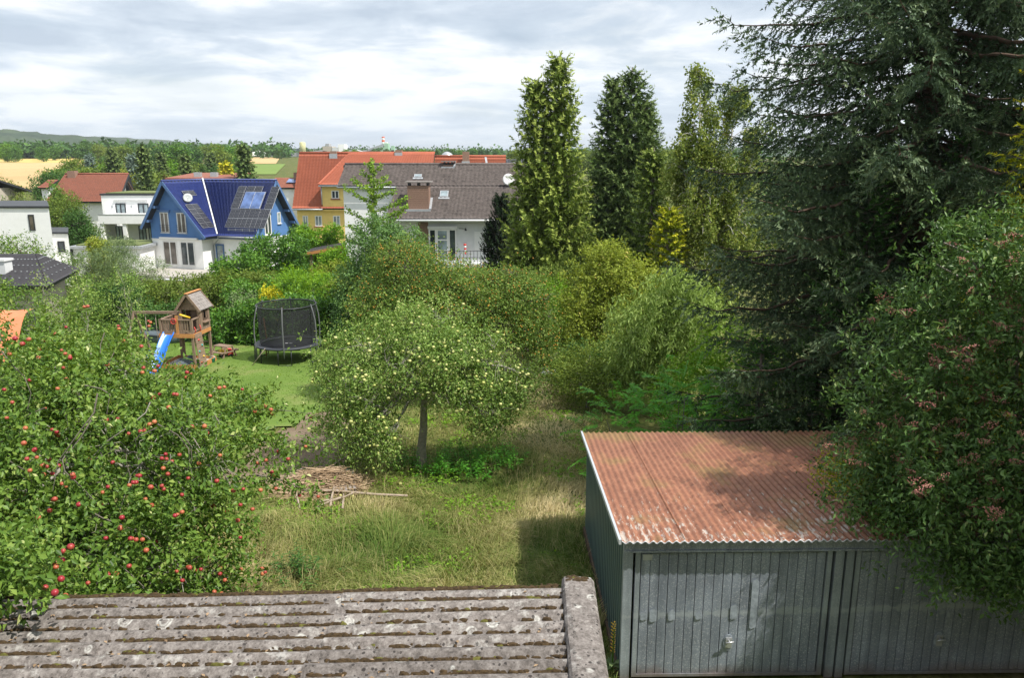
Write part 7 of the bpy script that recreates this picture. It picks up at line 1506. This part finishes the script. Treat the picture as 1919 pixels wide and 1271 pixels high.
hedge('garden_bush', 'bright shrub row below the blue house right corner', (400, 500), 52.0, (492, 478), 'leaf_hedge', 108, ln=.12, wd=.08, depth=1.0, tint=.55, cat='bush')
hedge('garden_bush', 'loose green shrub before the yellow house', (565, 640), 66.0, (432, 428), 'leaf_bright', 109, ln=.14, wd=.08, depth=1.2, tint=.3, cat='bush')
hedge('garden_bush', 'rounded bush between the blue house and the yellow house', (555, 600), 70.0, (424, 432), 'leaf_dark', 110, ln=.14, wd=.08, depth=1.4, tint=.6, cat='bush')
hedge('garden_bush', 'pale green bush in front of the timber shed', (590, 668), 49.0, (500, 492), 'leaf_light', 111, ln=.12, wd=.06, depth=1.0, tint=.2, cat='bush')
hedge('garden_bush', 'leafy shrub beside the white house foot', (615, 660), 52.0, (478, 470), 'leaf_bright', 112, ln=.12, wd=.06, depth=1.0, tint=.35, cat='bush')
hedge('goldenrod', 'patch of yellow goldenrod behind the hedge', (484, 530), 40.0, (549, 547), 'leaf_gold', 113, ln=.08, wd=.05, depth=.4, tint=.95, cat='flowers')
hedge('rose_bush', 'small rose bush left of the goldenrod', (440, 480), 40.0, (560, 556), 'leaf_grey', 114, ln=.09, wd=.05, depth=.6, tint=.5, cat='bush')
hedge('lavender_bush', 'soft grey green shrub before the white garage', (140, 232), 52.0, (478, 462), 'leaf_grey', 115, ln=.13, wd=.025, depth=1.2, tint=.4, cat='bush')
hedge('lavender_bush', 'grey green butterfly bush left of the stone terrace', (246, 308), 55.0, (484, 478), 'leaf_grey', 116, ln=.13, wd=.025, depth=1.2, tint=.5, cat='bush')
hedge('lavender_bush', 'tall grey green shrub between garage and garden wall', (215, 262), 60.0, (452, 448), 'leaf_grey', 117, ln=.13, wd=.025, depth=1.0, tint=.35, cat='bush')
hedge('garden_bush', 'yellow green small bush at the corner of the white garage', (186, 216), 66.0, (452, 452), 'leaf_light', 118, ln=.13, wd=.07, depth=.8, tint=.5, cat='bush')
hedge('fruit_hedge', 'tangled green bushes left of the swing', (118, 268), 42.0, (552, 508), 'leaf_apple_pale', 119, ln=.11, wd=.05, depth=1.3, tint=.4, cat='bush', bump_=.8)
hedge('fruit_hedge', 'dense dark bushes under the dark hipped roof', (-40, 70), 33.0, (532, 548), 'leaf_apple', 120, ln=.10, wd=.05, depth=1.2, tint=.4, cat='bush', bump_=.5)
hedge('fruit_hedge', 'mixed shrubs right of the beige garden house wall', (78, 190), 36.5, (566, 540), 'leaf_plum', 121, ln=.10, wd=.05, depth=1.2, tint=.5, cat='bush', bump_=.6)
hedge('fruit_hedge', 'blackish shrub gap behind the young fruit trees', (190, 256), 40.0, (545, 530), 'leaf_dark', 122, ln=.10, wd=.05, depth=1.0, tint=.2, cat='bush')
hedge('garden_bush', 'low shrubs below the orange shelter', (20, 250), 30.0, (628, 618), 'leaf_plum', 123, ln=.09, wd=.05, depth=1.0, tint=.6, cat='bush', dens=.7)
for k, (u, Y, vt, lab) in enumerate(((158, 27.5, 505, 'thin young fruit tree with a pale stem before the dark roof'), (238, 29, 500, 'young fruit tree with a pale stem left of the swing frame'), (88, 27, 500, 'young fruit tree with sparse leaves beside the hipped roof'))):
    x, y = uvb(u, Y), Y; z = gz(y); zt = at(u, vt, y).z; h = zt-z
    tree('young_fruit_tree', lab, 'tree', (x, y, z), (x+.05, y, z+h*.55), [(x, y, z+h*.85, .35, .35, h*.16), (x-.25, y, z+h*.65, .4, .35, h*.16), (x+.3, y, z+h*.7, .4, .35, h*.15), (x, y, z+h*.5, .45, .4, h*.12)], 120, 9, .085, .04, 'leaf_apple_pale', 'bark_light', .03, 130+k, tl=.35, spread=.16, tint=.6, group='young fruit trees beside the swing')
def big_leafy(label, u, Y, vt, wpx, leaf, seed, n=900, ln=.2, tint=.4, name='broadleaf_tree', group=None, cat='tree'):
    x = uvb(u, Y); z = gz(Y); zt = at(u, vt, Y).z; h = zt-z; w = wpx/F*Y/2; r = np.random.default_rng(seed); lob = []
    for k in range(7):
        a = r.uniform(0, 6.28); lob.append((x+w*.55*math.cos(a), Y+w*.5*math.sin(a), z+h*r.uniform(.3, .72), w*r.uniform(.4, .62), w*r.uniform(.4, .6), h*r.uniform(.18, .28)))
    lob.append((x, Y, z+h*.8, w*.45, w*.45, h*.2)); lob.append((x, Y, z+h*.3, w*.8, w*.7, h*.28))
    return tree(name, label, cat, (x, Y, z), (x, Y, z+h*.4), lob, n, 9, ln, ln*.6, leaf, 'bark', .12+.01*h, seed, group=group, twigs=False, tl=ln*3, spread=ln*2.2, tint=tint, rough=.2, droop=.1)
big_leafy('leafy tree in front of the white house at the left edge', 55, 48, 438, 190, 'leaf_apple', 141, 1500, .13, .45)
big_leafy('olive green trees between the two white houses', 150, 84, 352, 105, 'leaf_olive', 142, 1300, .2, .25)
big_leafy('dark green tree right beside the balcony house', 172, 80, 390, 60, 'leaf_dark', 143, 800, .2, .5)
big_leafy('bushy tree before the red roof', 128, 96, 340, 40, 'leaf_hedge', 144, 600, .22, .45)
big_leafy('round tree left of the red roofed house', 45, 100, 336, 100, 'leaf_olive', 145, 1000, .24, .45)
big_leafy('lower bush belt left of the red house', 5, 90, 344, 110, 'leaf_hedge', 146, 800, .22, .5)
big_leafy('yellow tinged tree behind the blue roof apex', 262, 120, 318, 42, 'leaf_light', 147, 700, .26, .5)
big_leafy('green bush row before the field', 140, 128, 318, 90, 'leaf_dark', 148, 1000, .3, .5)
big_leafy('dark maroon small tree behind the blue roof', 331, 125, 326, 30, 'leaf_maroon', 149, 300, .25, .5)
big_leafy('dark tree mass behind the left side of the blue spruce', 1450, 46, 250, 330, 'leaf_dark', 150, 1300, .2, .45)
big_leafy('dark tree behind the middle of the blue spruce', 1640, 42, 215, 330, 'leaf_dark', 151, 1300, .2, .35)
big_leafy('olive tree behind the right side of the blue spruce', 1830, 40, 235, 300, 'leaf_olive', 152, 1000, .2, .3)
# conifers behind the blue house
for k, (u, Y, vt, wpx, leaf, lab) in enumerate(((299, 118, 272, 36, 'needle_dark', 'tall pointed spruce behind the blue roof apex'), (479, 112, 273, 52, 'needle_dark', 'dark broad spruce left of the orange roof'), (373, 135, 292, 38, 'needle_dark', 'small dark spruce above the blue ridge'), (202, 180, 290, 22, 'needle_bluefar', 'bluish spruce at the end of the field'), (243, 160, 281, 52, 'needle_dark', 'dark pine like tree left of the tall spruce'), (445, 118, 305, 26, 'needle_gold', 'yellow green cypress left of the broad spruce'), (280, 122, 292, 26, 'needle_bluefar', 'grey green spruce at the left of the tall one'), (330, 170, 287, 30, 'needle_dark', 'dark conifer over the pale roof'), (420, 190, 288, 26, 'needle_dark', 'small conifer left of the white hall'))):
    x = uvb(u, Y); z = gz(Y); h = at(u, vt, Y).z-z; w = wpx/F*Y/2
    conifer('spruce_tree', lab, (x, Y, z), h, lambda t, w=w: w*(1-t)**.8+.1, leaf, 160+k, dz=h/26, per=7, droop=.25, uptip=.2, side=.5, sl=(.4, 1.0), spray=.6, nn=7, nl=.5, nw=.13, hang=.3, tr=.2, tint=.45, face=.1)
# woodland belt behind the houses: every tree on its own
def belt():
    r = np.random.default_rng(170); kinds = [('leaf_dark', .45), ('leaf_hedge', .4), ('leaf_olive', .4), ('leaf_dark', .6), ('leaf_bright', .2)]; protos = []
    for k, (lf, ti) in enumerate(kinds):
        for s in range(2):
            q = np.random.default_rng(180+k*2+s); lob = [(q.uniform(-2.2, 2.2), q.uniform(-2, 2), q.uniform(3.0, 7.5), q.uniform(1.6, 2.6), q.uniform(1.6, 2.4), q.uniform(1.3, 2.2)) for _ in range(8)]+[(0, 0, 8.2, 2.0, 2.0, 1.6), (0, 0, 3, 3.4, 3, 2.2)]
            P, out, _ = tips(q, lob, 420, .4, .2); P[:, 2] = np.maximum(P[:, 2], .3); A = leafy(q, P, out, 7, .62, .42, .9, .1, 1.1, .6, ti, .2); V, Fc, tt = leafgeo(*A); cm = npmesh('crown', V, Fc, M[lf], tt)
            b = MB(); b.tube([(0, 0, -.3), (.1, 0, 3), (0, .1, 6)], [.3, .22, .1], 6, cap=False); protos.append((cm, b.mesh('trunk', M['bark']), k))
    names = ['dark round broadleaf tree in the belt behind the houses', 'mid green broadleaf tree in the belt behind the houses', 'olive green broadleaf tree in the belt behind the houses', 'deep green broadleaf tree in the belt behind the houses', 'light green broadleaf tree in the belt behind the houses']
    spots = []
    for k in range(86):
        u = r.uniform(-60, 475); Y = r.uniform(230, 420)
        spots.append((u, Y, r.uniform(.75, 1.15)))
    for k in range(34): spots.append((r.uniform(120, 480), r.uniform(150, 215), r.uniform(.6, .85)))
    for k in range(26): u = r.uniform(640, 945); spots.append((u, r.uniform(430, 600), r.uniform(.8, 1.2)))
    for k in range(14): spots.append((r.uniform(960, 1300), r.uniform(200, 330), r.uniform(.8, 1.2)))
    for k in range(12): spots.append((r.uniform(-40, 480), r.uniform(432, 520), r.uniform(.9, 1.3)))
    for u, Y, s in spots:
        x = uvb(u, Y)
        if -340 < x < -115 and 186 < Y < 398 and u < 185: continue
        if 195 < u < 500 and 196 < Y < 268 and r.random() < .6: continue
        cm, tm, k = protos[r.integers(len(protos))]; hmax = at(u, 268+r.uniform(0, 10) if u < 640 else 279, Y).z-gz(Y); s = min(s, max(.35, hmax/9.8))
        nb_ = [p for lim, p in ((60, 'above the field at the left edge'), (120, 'left above the red roof'), (180, 'right above the red roof'), (240, 'over the balcony house'), (300, 'left of the blue roof apex'), (360, 'over the left end of the blue ridge'), (430, 'over the middle of the blue ridge'), (520, 'left of the orange roof'), (740, 'behind the left orange roof'), (960, 'behind the right orange roof'), (9999, 'between the tall conifers')) if u < lim][0]
        sz = ['low', 'mid sized', 'tall'][min(2, int(s*3.2/1.0)) if s < .9 else 2]; dp = 'in the front row' if Y < 225 else ('in the middle of the belt' if Y < 330 else 'at the back of the belt')
        T = thing('broadleaf_tree', sz+' '+names[k].split(' broadleaf')[0]+' '+nb_.replace(' the', '')+', '+dp.replace('of the belt', '').replace('in the', 'in').strip(), 'tree', (x, Y, gz(Y)), r.uniform(0, 6.28), 'trees in the belt behind the houses'); T.scale = (s*r.uniform(.9, 1.3), s*r.uniform(.9, 1.2), s); link('crown', cm, T); link('trunk', tm, T)
    # far wood on the skyline behind the factory and along the field: reads as one mass
    q = np.random.default_rng(190); P = []; 
    for k in range(900): u = q.uniform(-80, 560); Y = q.uniform(470, 900); P.append((uvb(u, Y), Y, gz(Y)))
    for k in range(420): u = q.uniform(560, 1400); Y = q.uniform(680, 1000); P.append((uvb(u, Y), Y, gz(Y)))
    for k in range(200): u = q.uniform(-60, 330); Y = q.uniform(398, 420)+max(0, (60-u))*.0; P.append((uvb(u, 470)+0, 476+q.uniform(0, 8), gz(470)))
    V = []; Fc = []; TI = []; b = 0
    for (x, y, z) in P:
        h = q.uniform(5, 11); w = h*.55; n = 18; d = ball(q, n); c = np.array([x, y, z+h*.5])+d*np.array([w, w, h*.5])*q.uniform(.6, 1.05, (n, 1)); dd = unit(q.normal(size=(n, 3))); L_ = q.uniform(2.0, 3.6, n); v, f, t = leafgeo(c, dd, unit(d+np.array([0, 0, .7])), L_, L_*.8, np.clip(q.normal(.45, .2)+q.normal(0, .12, n), 0, 1)); V.append(v); Fc.append(f+b); TI.append(t); b += len(v)
    tag(link('far_wood', npmesh('far_wood', np.concatenate(V), np.concatenate(Fc), M['leaf_dark'], np.concatenate(TI))), 'distant woodland along the skyline', kind='stuff')
belt()
# ---------------------------------------------------------------- grass and weeds
def blades(r, P, h, w, bend, tint, dirs=None):
    n = len(P); a = r.uniform(0, 2*math.pi, n) if dirs is None else dirs; d = np.stack([np.cos(a), np.sin(a), np.zeros(n)], 1); f = r.uniform(0, 2*math.pi, n); s = np.stack([np.cos(f), np.sin(f), np.zeros(n)], 1)*w[:, None]
    up = np.array([0, 0, 1.]); h = h[:, None]; b = bend[:, None]; m = P+up*h*.55*(1-.25*b)+d*h*.28*b; t = P+up*h*np.clip(1-.75*b, .08, 1)+d*h*.95*b
    V = np.stack([P-s, P+s, m-s*.75, m+s*.75, t], 1).reshape(-1, 3); o = (np.arange(n)*5)[:, None]
    return V, np.concatenate([o+np.array([[0, 1, 3]]), o+np.array([[0, 3, 2]]), o+np.array([[2, 3, 4]])]), np.repeat(tint, 5)
def fnoise(x, y, s=1.0): return .5+.25*(np.sin(x*1.7*s+1.3*np.sin(y*1.1*s))+np.sin(y*2.1*s+1.7*np.sin(x*.9*s+2)))
def groundz(x, y): return np.interp(y, [a for a, b in TERR], [b for a, b in TERR])+np.clip((60-np.abs(y-20))/30, 0, 1)*(-.04+.03*np.sin(x*1.3+y*.7)+.025*np.sin(x*.5-y*1.9+1))
def meadow():
    r = np.random.default_rng(201); ny = 215000; y = 11.3+(31-11.3)*r.random(ny)**1.45; x = r.uniform(-1, 1, ny); half = .62*y; x = x*half
    ok = (x > -.46*y+.2) & (x < .22*y+1.0) & ~((x > 1.45) & (y > 9.9) & (y < 15)) & ~((y > 17.5) & (y < 25.8) & (x < -3.9-.02*(y-17)) & (x > -7.8+.0*y) & (r.random(ny) > .10)) & ~((y > 22.5) & (x < -5.3)) & ~((y < 10.6) & (x < -3.0)) & ~((x > 3.0) & (y > 15))
    x, y = x[ok], y[ok]; n = len(x); big = fnoise(x, y, .55); sm = fnoise(x+5, y-3, 1.9)
    path = np.exp(-((x-(.7+.03*(y-10)))/.9)**2)*(y > 15)        # dry trodden strip to the right
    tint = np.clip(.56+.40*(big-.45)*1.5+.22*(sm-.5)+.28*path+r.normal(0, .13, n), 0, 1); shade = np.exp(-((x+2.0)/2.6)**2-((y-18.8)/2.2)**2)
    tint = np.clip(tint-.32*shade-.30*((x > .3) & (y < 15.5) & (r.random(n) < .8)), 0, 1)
    h = (.22+.46*np.clip(sm+.15*big, 0, 1)*np.clip(1.25-np.abs(y-12.5)/14, .35, 1))*r.uniform(.6, 1.25, n); h *= np.where(y > 15.5, .55, 1.0); h *= np.where((np.abs(x+.3) < .8) & (np.abs(y-12.6) < .7), .35, 1)
    swirl = 2.4*np.sin(x*1.1+.6*np.sin(y*1.2))+1.7*np.cos(y*.9+.5*x)+r.normal(0, .7, n); bend = np.clip(r.normal(.9, .25, n), .1, 1.2)
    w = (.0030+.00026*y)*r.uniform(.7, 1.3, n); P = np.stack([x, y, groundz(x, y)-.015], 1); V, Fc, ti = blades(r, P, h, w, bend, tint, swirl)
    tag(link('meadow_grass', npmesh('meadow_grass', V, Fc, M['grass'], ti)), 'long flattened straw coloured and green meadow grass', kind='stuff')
    # fine flowering stalks standing above
    n = 9000; y = 8+14*r.random(n)**1.5; x = r.uniform(-.33, .12, n)*y; ok = ~((x > 1.4)); x, y = x[ok], y[ok]; n = len(x); k = fnoise(x, y, .8) > .46; x, y = x[k], y[k]; n = len(x)
    V, Fc, ti = blades(r, np.stack([x, y, groundz(x, y)], 1), r.uniform(.35, .75, n), np.full(n, .0035), np.clip(r.normal(.45, .2, n), 0, 1), np.clip(r.normal(.82, .1, n), 0, 1))
    tag(link('grass_stalks', npmesh('grass_stalks', V, Fc, M['grass'], ti)), 'bleached flowering grass stalks', kind='stuff')
    # mown lawn
    n = 30000; y = r.uniform(21.5, 38.5, n); x = r.uniform(-21, -5.0, n); ok = ((x < -6.3-.0*y) | (y > 24.5+0*(x))) & (x > -.62*y) & ~((y < 25.4) & (x > -7.6)) & ~((y < 27.0) & (x > -6.0)); x, y = x[ok], y[ok]; n = len(x)
    V, Fc, ti = blades(r, np.stack([x, y, groundz(x, y)+.045], 1), r.uniform(.03, .075, n), np.full(n, .008), r.uniform(.2, .8, n), np.clip(.45+.5*(fnoise(x, y, .9)-.5)+r.normal(0, .15, n), 0, 1))
    tag(link('lawn_grass', npmesh('lawn_grass', V, Fc, M['lawn_blade'], ti)), 'short mown lawn blades', kind='stuff')
    # broad leaved weeds creeping in the meadow
    n = 3600; y = 8.5+16*r.random(n)**1.3; x = r.uniform(-.40, .10, n)*y; k = (fnoise(x+9, y+4, 1.1) > .58) & ~((x > 1.3) & (y < 15)) & ~((y < 10.6) & (x < -3)); x, y = x[k], y[k]; n = len(x); m = 7
    pos = (np.stack([x, y, groundz(x, y)+.06+.1*r.random(n)], 1)[:, None]+r.normal(0, .06, (n, m, 3))*np.array([1, 1, .5])).reshape(-1, 3); k = n*m; V, Fc, ti = leafgeo(pos, unit(r.normal(size=(k, 3))*np.array([1, 1, .35])), unit(np.array([0, 0, 1.])+r.normal(0, .3, (k, 3))), .08*r.uniform(.6, 1.3, k), .05*r.uniform(.7, 1.2, k), np.clip(r.normal(.4, .2, k), 0, 1))
    tag(link('ground_weeds', npmesh('ground_weeds', V, Fc, M['leaf_bright'], ti)), 'low broad leaved weeds among the grass', kind='stuff')
    # dead leaves and litter in the shade of the garages gap
    n = 4500; x = r.uniform(.55, 1.5, n); y = r.uniform(8.2, 14.5, n); h = r.uniform(.1, .3, n)
    V, Fc, ti = blades(r, np.stack([x, y, groundz(x, y)], 1), h, np.full(n, .006), r.uniform(.3, .9, n), np.clip(r.normal(.25, .2, n), 0, 1)); tag(link('shade_grass', npmesh('shade_grass', V, Fc, M['grass'], ti)), 'dark green grass along the garage wall', kind='stuff')
meadow()
def weeds():
    r = np.random.default_rng(210)
    def herb(name, label, u, v, h, n, leaf, ln, wd, grp, seed, spread=.3, tint=.4, cat='weeds'):
        q = np.random.default_rng(seed); p = onground(u, v); T = thing(name, label, cat, p, 0, grp); st = MB(); P = []; D = []
        for k in range(n):
            bx, by = q.normal(0, spread, 2); hh = h*q.uniform(.35, 1.1)*max(.4, 1-.7*math.hypot(bx, by)/spread*.5); lx, ly = q.normal(0, .12, 2); st.tube([(bx, by, -.02), (bx+lx, by+ly, hh)], [.006, .003], 4, cap=False)
            for z in np.arange(.12, hh, .07):
                a0 = q.uniform(0, 6.28)
                for j in range(3): a = a0+j*2.1; P.append((bx+lx*z/hh, by+ly*z/hh, z)); D.append((math.cos(a), math.sin(a), .15-.4*q.random()))
        st.build('stems', M['leaf_bright'], T); P = np.array(P); m = len(P); L_ = ln*q.uniform(.6, 1.2, m)*(1.15-.5*P[:, 2]/h); L_ = np.maximum(L_, ln*.3); V, Fc, ti = leafgeo(P, np.array(D), unit(np.array([0, 0, 1.])+q.normal(0, .2, (m, 3))), L_, L_*wd/ln, np.clip(q.normal(tint, .2, m), 0, 1)); link('foliage', npmesh('foliage', V, Fc, M[leaf], ti), T)
    g = 'nettles growing under the yellow apple tree'
    for k, (u, v) in enumerate(((835, 872), (862, 862), (880, 880), (905, 872), (925, 858), (940, 880), (850, 892), (895, 895), (820, 888), (962, 868), (775, 885), (752, 880))): herb('nettle_clump', 'nettle clump '+('left of' if u < 780 else 'just right of' if u < 850 else 'well right of' if u < 910 else 'far right of')+' the yellow apple trunk, '+('at the back' if v < 866 else 'in the middle' if v < 882 else 'nearest the viewer'), u, v, .75, 11, 'leaf_sumac', .13, .05, g, 211+k, .22, .35)
    herb('thistle_clump', 'dark grey green thistle clump left on the meadow', 548, 1085, .9, 30, 'leaf_dark', .15, .035, None, 230, .27, .5)
    herb('thistle_clump', 'small dark thistle tuft in the middle of the meadow', 765, 1028, .4, 6, 'leaf_grey', .09, .025, None, 231, .1, .05)
    p = onground(1147, 1262); T = thing('mullein', 'single yellow mullein spike beside the garage wall', 'flower', p); st = MB().tube([(0, 0, 0), (.01, 0, .72)], [.012, .008], 5).build('stem', M['leaf_bright'], T)
    b = MB()
    for k in range(60): z = .34+.38*k/46; a = k*2.4; b.add([(.012*math.cos(a), .012*math.sin(a), z), (.035*math.cos(a+.4), .035*math.sin(a+.4), z+.012), (.04*math.cos(a), .04*math.sin(a), z+.02), (.035*math.cos(a-.4), .035*math.sin(a-.4), z+.012)], [(0, 1, 2), (0, 2, 3)])
    b.build('flowers', M['yellow_plastic'], T)
    q = np.random.default_rng(240); n = 14; a = q.uniform(0, 6.28, n); V, Fc, ti = leafgeo(np.stack([0*a, 0*a, .03+.15*q.random(n)], 1), np.stack([np.cos(a), np.sin(a), .4+0*a], 1), np.tile(np.array([0, 0, 1.]), (n, 1)), np.full(n, .2), np.full(n, .07), q.uniform(.3, .6, n)); link('leaves', npmesh('leaves', V, Fc, M['leaf_grey'], ti), T)
weeds()
